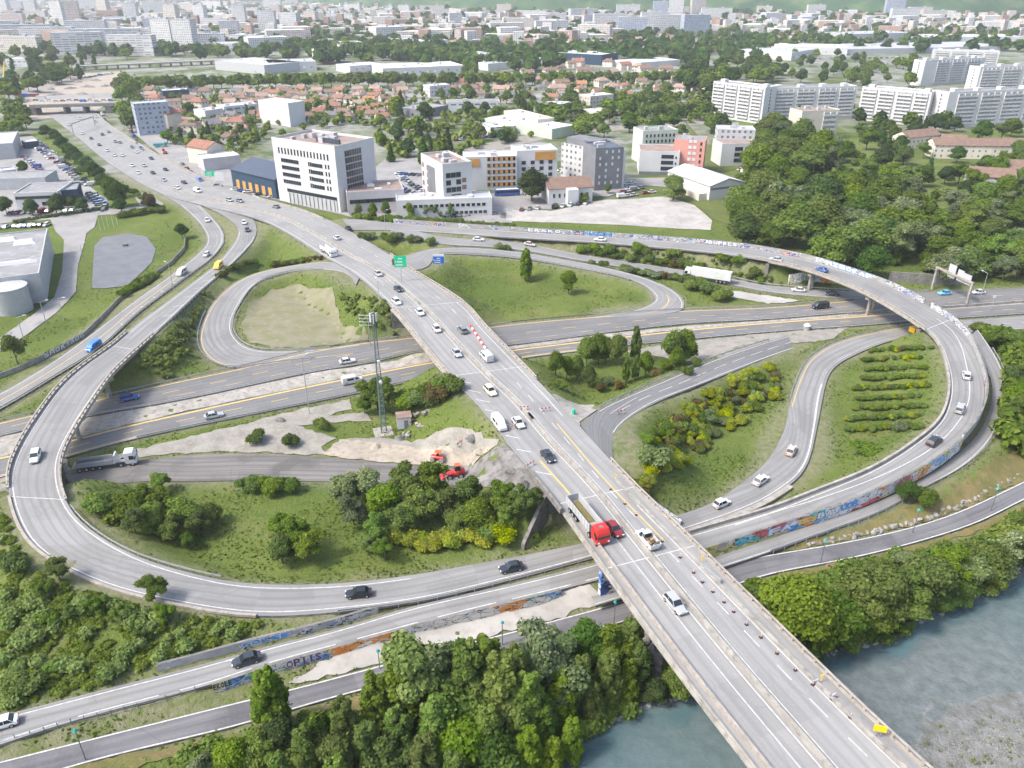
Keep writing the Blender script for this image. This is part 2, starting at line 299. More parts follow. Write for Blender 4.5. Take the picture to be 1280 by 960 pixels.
ROADS = {
  'avenue': [(60, 143, 112, 131, 0), (97, 172, 135, 155, 0), (140, 207, 180, 184, 0), (197, 240, 245, 219, 0.4), (250, 256, 305, 242, 1.2), (330, 277, 392, 267, 3), (407, 322, 478, 313, 5.2), (445, 344, 513, 337, 6.4), (490, 385, 577, 377, 8, 1), (520, 420, 609, 411, 8, 1), (557, 465, 650, 453, 8), (602, 512, 692, 497, 8), (640, 562, 731, 540, 8), (680, 608, 771, 585, 8, 1), (700, 633, 797, 612, 8, 1), (747, 700, 859, 672, 8, 1), (850, 842, 983, 795, 8, 1), (941, 960, 1096, 905, 8, 1), (1020, 1063, 1200, 1000, 8)],
  'west_exit_ramp': [(197, 240, 232, 243, 0.4), (225, 257, 250, 256, 0.6), (250, 280, 275, 283, 0.8), (259, 300, 280, 302, 1), (250, 315, 266, 322, 1), (220, 340, 226, 352, 1), (175, 372, 175, 390, 0.8), (125, 410, 124, 436, 0.6), (75, 447, 70, 470, 0.4), (22, 480, 14, 504, 0.2), (-30, 508, -38, 532, 0)],
  'west_flyover': [(252, 256, 305, 262, 1.3), (280, 270, 318, 276, 1.7), (298, 290, 319, 297, 2.4), (275, 325, 295, 326, 3.6), (225, 365, 250, 365, 5), (175, 402, 208, 405, 6.2), (140, 432, 172, 437, 7, 1), (107, 455, 140, 467, 7.2, 1), (77, 480, 125, 488, 7.3, 1), (40, 530, 97, 530, 7.3, 1), (15, 575, 75, 575, 7.1, 1), (10, 610, 78, 616, 6.8), (22, 655, 100, 652, 6), (50, 692, 150, 686, 5), (125, 732, 200, 706, 3.6), (225, 757, 275, 725, 2.4), (320, 771, 335, 731, 1.5), (425, 765, 420, 730, 0.9), (535, 750, 510, 720, 0.6), (640, 725, 640, 697, 0.5), (745, 697, 742, 676, 0.5), (845, 668, 837, 647, 0.5), (915, 645, 890, 630, 0.5), (960, 625, 942, 593, 0.5), (990, 605, 960, 577, 0.6), (1010, 580, 980, 540, 0.7), (1022, 530, 987, 507, 0.7), (1032, 480, 995, 480, 0.6), (1044, 458, 1010, 450, 0.5), (1072, 442, 1040, 430, 0.3), (1110, 427, 1080, 418, 0.2), (1157, 419, 1140, 407, 0.1), (1220, 412, 1200, 400, 0)],
  'east_flyover': [(437, 288, 428, 273, 4), (500, 288, 495, 279, 4.4), (640, 297, 640, 289, 5.4), (740, 303, 741, 295, 6), (840, 311, 842, 302, 6.6), (915, 319, 920, 309, 7.1), (960, 326, 966, 316, 7.4, 1), (1005, 336, 1015, 326, 7.6, 1), (1060, 356, 1075, 345, 7.7, 1), (1100, 376, 1122, 363, 7.7, 1), (1150, 407, 1178, 394, 7.5, 1), (1172, 427, 1207, 418, 7.2), (1182, 452, 1221, 448, 6.8), (1187, 480, 1230, 480, 6.2), (1184, 505, 1229, 505, 5.8), (1172, 530, 1216, 533, 5.3), (1135, 560, 1185, 564, 4.6), (1085, 590, 1128, 598, 3.8), (1022, 615, 1055, 630, 3), (960, 639, 980, 654, 2.2), (860, 668, 882, 687, 1.2), (740, 705, 745, 726, 0.6), (640, 730, 640, 752, 0.4), (520, 757, 545, 775, 0.2), (420, 787, 445, 802, 0), (320, 812, 335, 832, 0), (250, 832, 265, 856, 0), (150, 857, 160, 883, 0), (62, 880, 70, 907, 0), (0, 895, 0, 932, 0), (-60, 912, -60, 950, 0)],
  'motorway_north': [(-60, 560, -60, 542, 0), (0, 545, 0, 528, 0), (102, 522, 105, 503, 0), (225, 500, 215, 478, 0), (320, 480, 310, 458, 0), (395, 464, 385, 440, 0), (460, 454, 455, 428, 0), (535, 438, 520, 421, 0), (640, 431, 640, 405, 0), (765, 415, 740, 396, 0), (865, 404, 857, 388, 0), (960, 399, 960, 384, 0), (1060, 391, 1060, 376, 0), (1180, 383, 1160, 365, 0), (1280, 376, 1280, 360, 0), (1380, 369, 1380, 355, 0)],
  'motorway_south': [(-60, 608, -60, 578, 0), (0, 598, 0, 572, 0), (82, 572, 87, 550, 0), (175, 547, 165, 530, 0), (320, 517, 320, 496, 0), (435, 494, 430, 473, 0), (545, 470, 540, 452, 0), (640, 450, 640, 437, 0), (740, 437, 740, 425, 0), (830, 427, 840, 414, 0), (960, 415, 960, 403, 0), (1060, 408, 1060, 396, 0), (1180, 399, 1180, 387, 0), (1280, 392, 1280, 380, 0), (1380, 385, 1380, 373, 0)],
  'motorway_slip': [(1157, 421, 1140, 407, 0.02), (1200, 417, 1195, 401, 0), (1280, 412, 1280, 395, 0), (1380, 406, 1380, 389, 0)],
  'lorry_slip': [(490, 296, 486, 280, 4.4), (525, 300, 522, 289, 4.6), (560, 306, 560, 297, 4.6), (640, 311, 640, 302, 3.8), (740, 328, 725, 318, 2.4), (800, 337, 790, 328, 1.4), (852, 345, 850, 337, 0.8), (905, 354, 915, 348, 0.4), (960, 365, 960, 357, 0.1), (1035, 372, 1060, 364, 0), (1160, 382, 1160, 366, 0.0)],
  'east_loop': [(500, 339, 502, 322, 6.4), (535, 338, 520, 316, 6.4), (541, 322, 532, 312, 6.2), (557, 317, 570, 309, 6), (640, 322, 640, 314, 4.6), (715, 334, 740, 331, 3.4), (790, 350, 802, 346, 2.2), (815, 365, 842, 362, 1.2), (820, 377, 856, 377, 0.6), (800, 387, 855, 389, 0.2), (740, 397, 800, 395, 0.02)],
  'west_loop': [(445, 356, 452, 341, 6.2), (430, 340, 415, 327, 5.4), (382, 337, 370, 331, 4.4), (335, 347, 320, 341, 3.4), (315, 359, 287, 357, 2.6), (300, 380, 262, 384, 1.8), (290, 402, 249, 415, 1), (293, 420, 252, 440, 0.5), (320, 438, 285, 460, 0.1), (395, 437, 360, 452, 0.02), (450, 430, 440, 444, 0.02)],
  'works_ramp': [(770, 592, 725, 530, 8), (764, 562, 733, 524, 7.8), (765, 542, 747, 512, 7.4), (780, 527, 768, 502, 6.8), (815, 505, 790, 492, 6), (877, 480, 825, 478, 4.6), (915, 465, 890, 450, 3), (960, 447, 960, 427, 1.6), (992, 436, 985, 420, 0.6)],
  'side_road': [(1212, 420, 1222, 412, 4.6, 1), (1226, 445, 1240, 438, 4.0, 1), (1238, 470, 1254, 466, 3.5), (1240, 500, 1256, 503, 3), (1225, 540, 1240, 547, 2.5), (1190, 574, 1203, 584, 2), (1150, 600, 1153, 611, 1.5), (1097, 628, 1098, 642, 1.2), (1035, 650, 1036, 664, 0.9), (960, 675, 962, 690, 0.6), (890, 698, 895, 712, 0.4), (740, 745, 745, 757, 0.2)],
  'river_path': [(1370, 560, 1380, 582, 0), (1280, 602, 1290, 620, 0), (1210, 635, 1225, 652, 0), (1147, 657, 1160, 674, 0), (1060, 677, 1070, 697, 0), (960, 694, 965, 717, 0), (895, 708, 922, 731, -0.3), (777, 752, 792, 774, -1.2), (705, 772, 705, 797, -1.5), (640, 790, 640, 812, -1.6), (520, 820, 530, 842, -1.6), (370, 860, 375, 884, -1.6), (300, 877, 312, 904, -1.5), (200, 902, 200, 931, -1.3), (100, 927, 108, 953, -1.1), (0, 952, 10, 984, -1), (-60, 968, -50, 1005, -1)],
  'milled_road': [(70, 622, 70, 590, 0), (90, 614, 120, 580, 0), (170, 601, 180, 575, 0), (230, 602, 225, 570, 0), (320, 600, 320, 567, 0), (420, 602, 420, 573, 0), (490, 604, 490, 580, 0), (560, 610, 560, 584, 0)],
}
# ------------------------------------------------------------------ roads: pixel edges -> world ribbons
RD = {}
def catmull(a, b, c, d, t):
    return .5*((2*b) + (c-a)*t + (2*a-5*b+4*c-d)*t*t + (3*b-a-3*c+d)*t**3)
def build_road_data(name, ctl):
    Ls = [P(q[0], q[1], q[4]) for q in ctl]; Rs = [P(q[2], q[3], q[4]) for q in ctl]
    fl = [len(q) > 5 and bool(q[5]) for q in ctl]; n = len(ctl); S = []
    for i in range(n-1):
        k = max(2, int(((Ls[i]+Rs[i])/2 - (Ls[i+1]+Rs[i+1])/2).length/2.5))
        for j in range(k + (i == n-2)):
            t = j/k; g = lambda A, q: A[min(max(q, 0), n-1)]
            S.append((catmull(g(Ls, i-1), Ls[i], Ls[i+1], g(Ls, i+2), t), catmull(g(Rs, i-1), Rs[i], Rs[i+1], g(Rs, i+2), t), fl[i], i+t))
    # smooth z and widths lightly
    for _ in range(3):
        T = S[:]
        for i in range(1, len(S)-1):
            a = (S[i-1][0]+2*S[i][0]+S[i+1][0])/4; b = (S[i-1][1]+2*S[i][1]+S[i+1][1])/4
            T[i] = (a, b, S[i][2], S[i][3])
        S = T
    RD[name] = S
for k, v in ROADS.items(): build_road_data(k, v)
def edge_line(name, c0, c1, side, off=0.0, z=0.0):
    o = []
    for L, R, b, c in RD[name]:
        if c0-1e-6 <= c <= c1+1e-6:
            d = (R-L); d.z = 0; d.normalize()
            p = (L + d*off) if side == 'L' else (R - d*off) if side == 'R' else ((L+R)/2 + d*off)
            o.append(Vector((p.x, p.y, p.z+z)))
    return o
def dense(pts, step):
    o = [pts[0]]; acc = 0
    for a, b in zip(pts, pts[1:]):
        l = (b-a).length
        if l < 1e-6: continue
        n = max(1, int(math.ceil(l/step)))
        for k in range(1, n+1): o.append(a.lerp(b, k/n))
    return o
def inpoly(x, y, poly):
    c = False; j = len(poly)-1
    for i in range(len(poly)):
        xi, yi, xj, yj = poly[i][0], poly[i][1], poly[j][0], poly[j][1]
        if (yi > y) != (yj > y) and x < (xj-xi)*(y-yi)/(yj-yi)+xi: c = not c
        j = i
    return c
# ------------------------------------------------------------------ terrain
def axis(a, b, step, lo, hi):
    c = list(np.arange(a, b+.01, step)); s = step; x = b
    while x < hi: s *= 1.14; x += s; c.append(x)
    s = step; x = a; pre = []
    while x > lo: s *= 1.14; x -= s; pre.append(x)
    return np.array(pre[::-1] + c)
GX = axis(-235, 235, 2.5, -6500, 6500); GY = axis(45, 430, 2.5, -300, 9500)
XX, YY = np.meshgrid(GX, GY)
SHORE = [P(*q, -4) for q in ((380, 1100), (500, 985), (645, 952), (725, 917), (752, 905), (790, 887), (830, 880), (865, 866), (960, 845), (1022, 824), (1050, 806), (1108, 802), (1127, 779), (1160, 768), (1190, 756), (1222, 742), (1262, 722), (1300, 700), (1500, 620))]
def seg_dist(X, Y, pts):
    best = np.full(X.shape, 1e9); sign = np.ones(X.shape)
    for a, b in zip(pts, pts[1:]):
        dx, dy = b[0]-a[0], b[1]-a[1]; l2 = dx*dx+dy*dy
        t = np.clip(((X-a[0])*dx+(Y-a[1])*dy)/l2, 0, 1)
        d = np.hypot(X-(a[0]+t*dx), Y-(a[1]+t*dy)); s = np.sign((X-a[0])*dy-(Y-a[1])*dx)
        k = d < best; best = np.where(k, d, best); sign = np.where(k, s, sign)
    return best*sign          # positive = river side (right of the line)
SD = seg_dist(XX, YY, SHORE)
base = np.clip(-SD*.42-4.3, -6.5, 0)
base = np.where(YY > 330, np.maximum(base, 0), base)
# shallow gravel bar on the far side of the river
bar = P(1290, 950, -4)
bn = .035*np.sin(XX*.5+np.sin(YY*.4)*2)*np.sin(YY*.62+1.3*np.sin(XX*.3))+.02*np.sin(XX*1.1+YY*.7)
base = np.where(SD > 3, np.maximum(base, -3.95 + bn - .024*np.maximum(0, np.hypot((XX-bar.x)*.8, YY-bar.y)-9)), base)
def hnoise(X, Y):
    return .25*np.sin(X*.13+1.3*np.sin(Y*.07))*np.cos(Y*.11+np.sin(X*.05)) + .12*np.sin(X*.41+Y*.23)*np.sin(Y*.37)
H = base + np.where((YY < 420) & (SD < 0), hnoise(XX, YY), 0)
RS = {}
for n, S in RD.items():
    a = np.array([[(L.x+R.x)/2, (L.y+R.y)/2, (L.z+R.z)/2, Vector((R.x-L.x, R.y-L.y)).length/2, b] for L, R, b, c in S]); RS[n] = a
def near(n, sel):
    a = RS[n][sel]; D = np.full(XX.shape, 1e9); Z = np.zeros(XX.shape)
    if not len(a): return None, None
    x0, x1, y0, y1 = a[:, 0].min()-40, a[:, 0].max()+40, a[:, 1].min()-40, a[:, 1].max()+40
    m = (XX > x0) & (XX < x1) & (YY > y0) & (YY < y1); px, py = XX[m], YY[m]
    bd = np.full(px.shape, 1e9); bz = np.zeros(px.shape)
    for q in a:
        d = np.hypot(px-q[0], py-q[1])-q[3]; k = d < bd; bd[k] = d[k]; bz[k] = q[2]
    D[m] = bd; Z[m] = bz
    return D, Z
for n in RD:
    D, Z = near(n, RS[n][:, 4] == 0)
    slope = .62
    emb = Z - .35 - slope*np.maximum(0, D-1.4)
    H = np.where((D < 30) & (Z > .3), np.maximum(H, emb), H)
for n in RD:
    D, Z = near(n, RS[n][:, 4] == 0)
    if n in ('avenue',): k = 2.2
    else: k = 1.5
    H = np.where(D < 25, np.minimum(H, Z - .35 + k*np.maximum(0, D-1.2)), H)
# the ground stops behind the wing walls at the bridge over the lower ramps
_q = [s for s in RD['avenue'] if s[3] >= 13.0][0]; _q2 = [s for s in RD['avenue'] if s[3] >= 13.0][0]
WL, WR = P(651, 680, 1), P(848, 650, 1)
_pl = [WL, _q[0], _q2[1], WR, P(900, 690, 0), P(740, 740, 0), P(600, 720, 0), P(620, 690, 0)]
for j, i in np.argwhere((XX > -15) & (XX < 55) & (YY > 85) & (YY < 140)):
    if inpoly(GX[i], GY[j], _pl): H[j, i] = min(H[j, i], .35)
_w = [(s[1]-(s[1]-s[0]).normalized()*1.1) for s in RD['east_flyover'] if 21.6 <= s[3] <= 26.0]; _f = [s[0] for s in RD['river_path'] if 7.2 <= s[3] <= 12.6]
_pl = [(q.x, q.y) for q in _w] + [(q.x, q.y) for q in reversed(_f)]
for j, i in np.argwhere((XX > -60) & (XX < 25) & (YY > 65) & (YY < 115)):
    if inpoly(GX[i], GY[j], _pl): H[j, i] = min(H[j, i], -1.45)
VERGE = np.zeros(XX.shape)
for n in RD:
    D, Z = near(n, RS[n][:, 4] == 0); VERGE = np.maximum(VERGE, np.clip(1-(D-.3)/2.6, 0, 1)*(YY < 420))
for n in RD:      # keep the ground well under the decks of bridges
    D, Z = near(n, RS[n][:, 4] == 1)
    if D is not None: H = np.where(D < 1.5, np.minimum(H, Z-1.2), H)
def Hz(x, y):
    i = int(np.searchsorted(GX, x)) - 1; j = int(np.searchsorted(GY, y)) - 1
    i = min(max(i, 0), len(GX)-2); j = min(max(j, 0), len(GY)-2)
    tx = (x-GX[i])/(GX[i+1]-GX[i]); ty = (y-GY[j])/(GY[j+1]-GY[j])
    tx = min(max(tx, 0), 1); ty = min(max(ty, 0), 1)
    return float((H[j, i]*(1-tx)+H[j, i+1]*tx)*(1-ty) + (H[j+1, i]*(1-tx)+H[j+1, i+1]*tx)*ty)
def at(u, v, up=0.0):
    z = 0.0
    for _ in range(14):
        p = P(u, v, z+up); z = .5*z + .5*Hz(p.x, p.y)
    p = P(u, v, z+up); return Vector((p.x, p.y, Hz(p.x, p.y)))
RSA = {n: a for n, a in RS.items()}
def on_road(x, y, m=0):
    for n, a in RSA.items():
        if np.any(np.hypot(a[:, 0]-x, a[:, 1]-y) < a[:, 3]+m): return True
    return False
def build_ground():
    ny, nx = XX.shape
    co = np.stack([XX, YY, H], -1).reshape(-1, 3).astype(np.float32)
    idx = np.arange(nx*ny).reshape(ny, nx)
    f = np.stack([idx[:-1, :-1], idx[:-1, 1:], idx[1:, 1:], idx[1:, :-1]], -1).reshape(-1, 4)
    me = bpy.data.meshes.new('ground'); me.vertices.add(len(co)); me.vertices.foreach_set('co', co.ravel())
    me.loops.add(f.size); me.loops.foreach_set('vertex_index', f.ravel()); me.polygons.add(len(f))
    me.polygons.foreach_set('loop_start', np.arange(0, f.size, 4)); me.update(calc_edges=True)
    ca = me.color_attributes.new('zone', 'FLOAT_COLOR', 'POINT')
    urb = np.clip((YY-335)/30, 0, 1)*.9
    def soften(px, val, rad=1):
        pl = [P(*q, 0) for q in px]
        nonlocal urb
        xs = [q.x for q in pl]; ys = [q.y for q in pl]
        m = np.argwhere((XX > min(xs)) & (XX < max(xs)) & (YY > min(ys)) & (YY < max(ys)))
        for j, i in m:
            if inpoly(GX[i], GY[j], pl): urb[j, i] = val
    soften([(800, 235), (930, 150), (1100, 165), (1280, 165), (1400, 200), (1400, 330), (1000, 330), (860, 290)], .05)
    soften([(0, 175), (70, 150), (130, 215), (240, 262), (200, 400), (0, 500)], .0)
    wet = ((SD > -2.5) & (YY < 330)).astype(float)
    urb = np.where(wet > 0, 0, urb)
    c = np.zeros((ny, nx, 4), np.float32); c[..., 0] = urb; c[..., 2] = VERGE; c[..., 1] = wet; c[..., 3] = 1
    ca.data.foreach_set('color', c.ravel()); me.polygons.foreach_set('use_smooth', [True]*len(f))
    me.materials.append(MT['ground']); tag(link('ground', me), None, None, None, 'structure')
build_ground()
# water
def water():
    m, t, b = M('river_water'); p = pos(t)
    at_ = node(t, 'ShaderNodeAttribute', attribute_name='shallow'); sx = t.nodes.new('ShaderNodeSeparateColor'); t.links.new(at_.outputs['Color'], sx.inputs[0])
    n = noise(t, .05, 4, p)
    c = mix(t, ramp(t, n.outputs[0], .35, .7), (.04, .09, .098), (.075, .14, .152)); c = mix(t, sx.outputs[0], c, (.15, .215, .23))
    out(t, b, c); b.inputs['Roughness'].default_value = .16; b.inputs['IOR'].default_value = 1.33; b.inputs['Specular IOR Level'].default_value = .6
    a = noise(t, .55, 6, mapping(t, p, (1, 2.4, 1)), .65, 1.2)
    bump(t, b, a.outputs[0], .7, .22)
    t.links.new(math_(t, 'MULTIPLY_ADD', sx.outputs[0], -.72, .97), b.inputs['Alpha'])      # shallow water lets the bed show
    gx = GX[(GX > -300) & (GX < 320)]; gy = GY[(GY > -280) & (GY < 300)]; V, F, S = [], [], []
    for y in gy:
        for x in gx: V.append((x, y, -4)); S.append(min(1, max(0, (Hz(x, y)+5.6)/1.45))**1.3 if y < 200 else 0)
    nx = len(gx)
    for j in range(len(gy)-1):
        for i in range(nx-1): F.append((j*nx+i, j*nx+i+1, (j+1)*nx+i+1, (j+1)*nx+i))
    me = bpy.data.meshes.new('river'); me.from_pydata(V, [], F); ca = me.color_attributes.new('shallow', 'FLOAT_COLOR', 'POINT'); cc = np.ones((len(V), 4), np.float32); cc[:, :3] = np.array(S)[:, None]; ca.data.foreach_set('color', cc.ravel())
    me.materials.append(m); tag(link('river', me), None, None, None, 'structure')
water()

# ------------------------------------------------------------------ ribbons
def ribbon_mesh(L, R, name, mat, parent=None, skirt=.0, zoff=0.0, skirt_mat=None):
    mb = MB(); s = 0; n = len(L)
    for i in range(n-1):
        ds = ((L[i+1]+R[i+1])/2-(L[i]+R[i])/2).length
        w0, w1 = (R[i]-L[i]).length, (R[i+1]-L[i+1]).length
        up = Vector((0, 0, zoff))
        mb.quad(L[i]+up, R[i]+up, R[i+1]+up, L[i+1]+up, 0, [(0, s), (w0, s), (w1, s+ds), (0, s+ds)])
        if skirt:
            dn = Vector((0, 0, zoff-skirt))
            mb.quad(L[i]+dn, L[i]+up, L[i+1]+up, L[i+1]+dn, 1, [(s, 0), (s, skirt), (s+ds, skirt), (s+ds, 0)])
            mb.quad(R[i]+up, R[i]+dn, R[i+1]+dn, R[i+1]+up, 1, [(s, skirt), (s, 0), (s+ds, 0), (s+ds, skirt)])
        s += ds
    return mb.build(name, [mat, skirt_mat or 'concrete_dark'] if skirt else [mat], parent)
ROADOBJ = {}
LAY = {}
def road(name, mat, layer=0):
    S = RD[name]; z = .02*layer; LAY[name] = z
    o = ribbon_mesh([q[0] for q in S], [q[1] for q in S], 'road', mat, None, .45, z)
    tag(o, None, None, None, 'structure'); ROADOBJ[name] = o; return o
for i, (n, m) in enumerate((('avenue', 'bridge_top'), ('west_exit_ramp', 'road_pale'), ('west_flyover', 'road_pale'), ('east_flyover', 'road_pale'), ('motorway_north', 'road_mid'),
                ('motorway_south', 'road_mid'), ('motorway_slip', 'road_pale'), ('lorry_slip', 'road_pale'), ('east_loop', 'road_pale'), ('west_loop', 'road_pale'),
                ('works_ramp', 'road_mid'), ('side_road', 'road_pale'), ('river_path', 'path_grey'), ('milled_road', 'road_milled'))):
    road(n, m, {'avenue': 5, 'motorway_north': 2, 'motorway_south': 2, 'motorway_slip': 0, 'west_exit_ramp': 4, 'west_flyover': 3, 'east_flyover': 3, 'lorry_slip': 1}.get(n, 1))
def mark(name, side, off, w, c0, c1, mat='white_paint', dash=None, kind='lane_marking'):
    pts = dense(edge_line(name, c0, c1, side, off, LAY[name]+.022), .75)
    mb = MB(); s = 0
    if len(pts) < 2: return
    for a, b in zip(pts, pts[1:]):
        l = (b-a).length
        if not dash or (s % (dash[0]+dash[1])) < dash[0]:
            d = Vector((-(b-a).y, (b-a).x, 0)).normalized()*w/2
            mb.quad(a-d, b-d, b+d, a+d)
        s += l
    if mb.v: mb.build(kind, mat, ROADOBJ[name])
T2 = (3, 3.5); T1 = (3, 10)
# avenue: left carriageway | median | right carriageway
mark('avenue', 'L', 9.3, .2, 4, 18); mark('avenue', 'L', 7.5, .2, 4, 18)
mark('avenue', 'L', 4.1, .14, 4, 9, dash=T1); mark('avenue', 'L', 5.2, .16, 14.6, 18, dash=None)
mark('avenue', 'L', .9, .2, 5, 9); mark('avenue', 'L', 2.1, .18, 15, 18); mark('avenue', 'R', 2.8, .18, 14.3, 18); mark('avenue', 'R', 1.6, .2, 8, 11.5)
mark('avenue', 'R', 4.95, .17, 10.5, 18, dash=T2); mark('avenue', 'R', 4.8, .15, 4, 10.5, dash=T1)
mark('avenue', 'R', 4.1, .24, 11.6, 15.1, 'yellow_paint'); mark('avenue', 'L', 3.2, .34, 12.4, 14.4, 'yellow_paint')
for o_ in (6, 9.5, 13): mark('avenue', 'L', o_, .16, 0, 4, dash=T1)
for o_ in (6, 9.5, 13): mark('avenue', 'R', o_, .16, 0, 4, dash=T1)
def cross(name, c, w=.22, mat='white_paint', a=0.3, b=0.3, kind='joint_strip'):
    S = RD[name]; q = min(S, key=lambda s: abs(s[3]-c)); L, R = q[0], q[1]; d = (R-L); W = d.length; d.normalize(); n = Vector((-d.y, d.x, 0))*w/2; up = Vector((0, 0, LAY[name]+.03))
    mb = MB(); A, B = L+d*a+up, R-d*b+up; mb.quad(A-n, B-n, B+n, A+n); mb.build(kind, mat, ROADOBJ[name])
for c in (8.05, 10.15, 13.8, 15.1): cross('avenue', c, .2)
for c in (6.1, 11.2): cross('west_flyover', c, .18)
cross('east_flyover', 10.3, .2)
# hatching on the closed lane of the avenue and on the west flyover
def hatch(name, side, o0, o1, c0, c1, n, w=.35, skew=2.2):
    A = edge_line(name, c0, c1, side, o0, LAY[name]+.024); B = edge_line(name, c0, c1, side, o1, LAY[name]+.024); mb = MB()
    for k in range(n):
        i = int(k/(n-1)*(len(A)-3)); t = (A[i+1]-A[i]).normalized(); a, b = A[i], B[i]+t*skew
        mb.quad(a, a+t*w, b+t*w, b)
    mb.build('hatching', 'white_paint', ROADOBJ[name])
hatch('avenue', 'L', .7, 3.0, 10.2, 13.1, 8)
hatch('west_flyover', 'R', .5, 3.2, 3.2, 4.9, 7, .3); hatch('west_exit_ramp', 'R', 1, 4.5, 4.8, 6.6, 7, .3)
mark('west_flyover', 'L', .9, .2, 2, 37); mark('west_flyover', 'R', .9, .2, 2, 18); mark('west_flyover', 'R', .8, .18, 26, 34, 'yellow_paint'); mark('west_flyover', 'L', 1.1, .2, 24.5, 27)
mark('west_flyover', 'L', .9, .2, 27, 37, 'yellow_paint')
mark('west_exit_ramp', 'L', .8, .18, 1, 10); mark('west_exit_ramp', 'R', 1, .18, 1, 10); mark('west_exit_ramp', 'C', 0, .2, 5, 10, 'yellow_paint')
mark('east_flyover', 'L', .7, .2, 1, 31); mark('east_flyover', 'R', 1.0, .2, 1, 8); mark('east_flyover', 'R', 3.4, .2, 9.9, 19.5); mark('east_flyover', 'R', .55, .2, 20, 31, dash=(10, 3))
for n in ('motorway_north', 'motorway_south'):
    mark(n, 'L', .8, .3, 0, 13 if n == 'motorway_north' else 12, 'yellow_paint'); mark(n, 'R', .8, .35 if n == 'motorway_north' else .6, 0, 12, 'yellow_paint'); 
    mark(n, 'C', 0, .2, 0, 14, 'yellow_paint' , dash=(4, 7)); mark(n, 'L', .35, .16, 0, 14)
mark('motorway_north', 'L', 2.6, .15, 3, 15, 'yellow_paint', dash=(4, 7))
mark('east_loop', 'L', .8, .18, 2, 10); mark('east_loop', 'R', .8, .18, 2, 9); mark('east_loop', 'C', .0, .25, 7.2, 9.4, 'yellow_paint')
mark('west_loop', 'L', .8, .2, 1, 10); mark('west_loop', 'R', .9, .2, 1, 10, 'yellow_paint')
mark('works_ramp', 'L', .7, .2, 1.6, 8); mark('works_ramp', 'R', .7, .2, 1.6, 8); mark('works_ramp', 'C', 0, .18, 3, 8, dash=(5, 3)); mark('works_ramp', 'C', 1.2, .14, 2.5, 4)
mark('side_road', 'R', .35, .16, 0, 11); mark('river_path', 'L', .18, .22, 0, 16); mark('river_path', 'R', .18, .22, 0, 16)
mark('lorry_slip', 'L', .7, .16, 2, 9); mark('lorry_slip', 'R', .7, .16, 2.6, 9); mark('lorry_slip', 'C', 0, .14, 6, 10, dash=(3, 4)); mark('motorway_slip', 'L', .7, .16, 1, 3); mark('motorway_slip', 'C', 0, .14, 1, 3, dash=(3, 4))

# ------------------------------------------------------------------ draped patches
PATCHN = set(); PATCHP = {}
def patch(name, mat, px, layer=0, kind='structure', world=False, step=None):
    pl = [Vector((q[0], q[1])) for q in px] if world else [at(*q).xy for q in px]
    rough = mat in ('gravel', 'dirt', 'rubble', 'gravel_white', 'dry_grass', 'dirt_oval') and max(q.y for q in pl) < 330
    bd = []
    for a, b in zip(pl, pl[1:]+pl[:1]):
        n = max(1, int((b-a).length/1.3)) if rough else max(1, int((b-a).length/4)); pn = Vector((-(b-a).y, (b-a).x)).normalized() if (b-a).length > 0 else Vector((0, 0))
        bd += [a.lerp(b, k/n)+pn*(RND.uniform(-.45, .45) if rough else 0) for k in range(n)]
    xs = [q.x for q in bd]; ys = [q.y for q in bd]
    pts = list(bd); nb = len(bd)
    ii = [i for i, x in enumerate(GX) if min(xs) < x < max(xs)]; jj = [j for j, y in enumerate(GY) if min(ys) < y < max(ys)]
    for i in ii:
        for j in jj:
            if inpoly(GX[i], GY[j], pl): pts.append(Vector((GX[i], GY[j])))
    vo, eo, fo, *_ = delaunay_2d_cdt(pts, [], [list(range(nb))], 1, 1e-4)
    vs = [(q.x, q.y, Hz(q.x, q.y)+.16+.03*layer) for q in vo]
    mb = MB(); mb.v = vs; mb.f = [tuple(f) for f in fo]; mb.m = [0]*len(fo)
    o = mb.build(name, mat, uvgen=False, smooth=True); me = o.data
    if me.polygons and me.polygons[0].normal.z < 0: me.flip_normals()
    PATCHN.add(name); PATCHP[o.name] = [(q.x, q.y) for q in pl]
    return tag(o, None, None, None, kind)
patch('gravel_lot', 'gravel_white', [(635, 262), (690, 264), (755, 250), (830, 246), (868, 257), (890, 276), (888, 288), (830, 285), (760, 281), (640, 277), (615, 270)])
patch('seeded_oval', 'dirt_oval', [(312, 378), (340, 362), (370, 355), (415, 360), (422, 390), (430, 410), (457, 412), (460, 427), (395, 434), (340, 436), (312, 428), (300, 408)], 1)
patch('basin_floor', 'basin', [(118, 308), (128, 297), (160, 292), (183, 296), (195, 312), (190, 328), (170, 348), (158, 358), (130, 361), (115, 361)], 1)
patch('access_road', 'lot', [(60, 268), (125, 262), (118, 285), (108, 292), (98, 330), (95, 365), (70, 392), (35, 418), (0, 440), (-40, 460), (-40, 435), (0, 423), (40, 395), (68, 372), (78, 340), (80, 300), (70, 290)], 1)
patch('car_park', 'lot', [(-60, 172), (40, 170), (62, 185), (100, 225), (132, 248), (142, 262), (175, 258), (168, 245), (180, 240), (205, 255), (195, 262), (150, 268), (60, 275), (-60, 285)])
patch('gravel_track', 'gravel', [(92, 596), (130, 572), (200, 556), (300, 532), (380, 510), (435, 500), (440, 512), (400, 522), (350, 528), (420, 520), (455, 516), (465, 527), (400, 529), (372, 533), (420, 548), (400, 560), (415, 569), (320, 565), (250, 565), (180, 572), (120, 578)])
patch('beige_yard', 'dirt', [(405, 569), (425, 549), (470, 553), (510, 560), (560, 559), (620, 555), (600, 574), (560, 582), (490, 579)], 2)
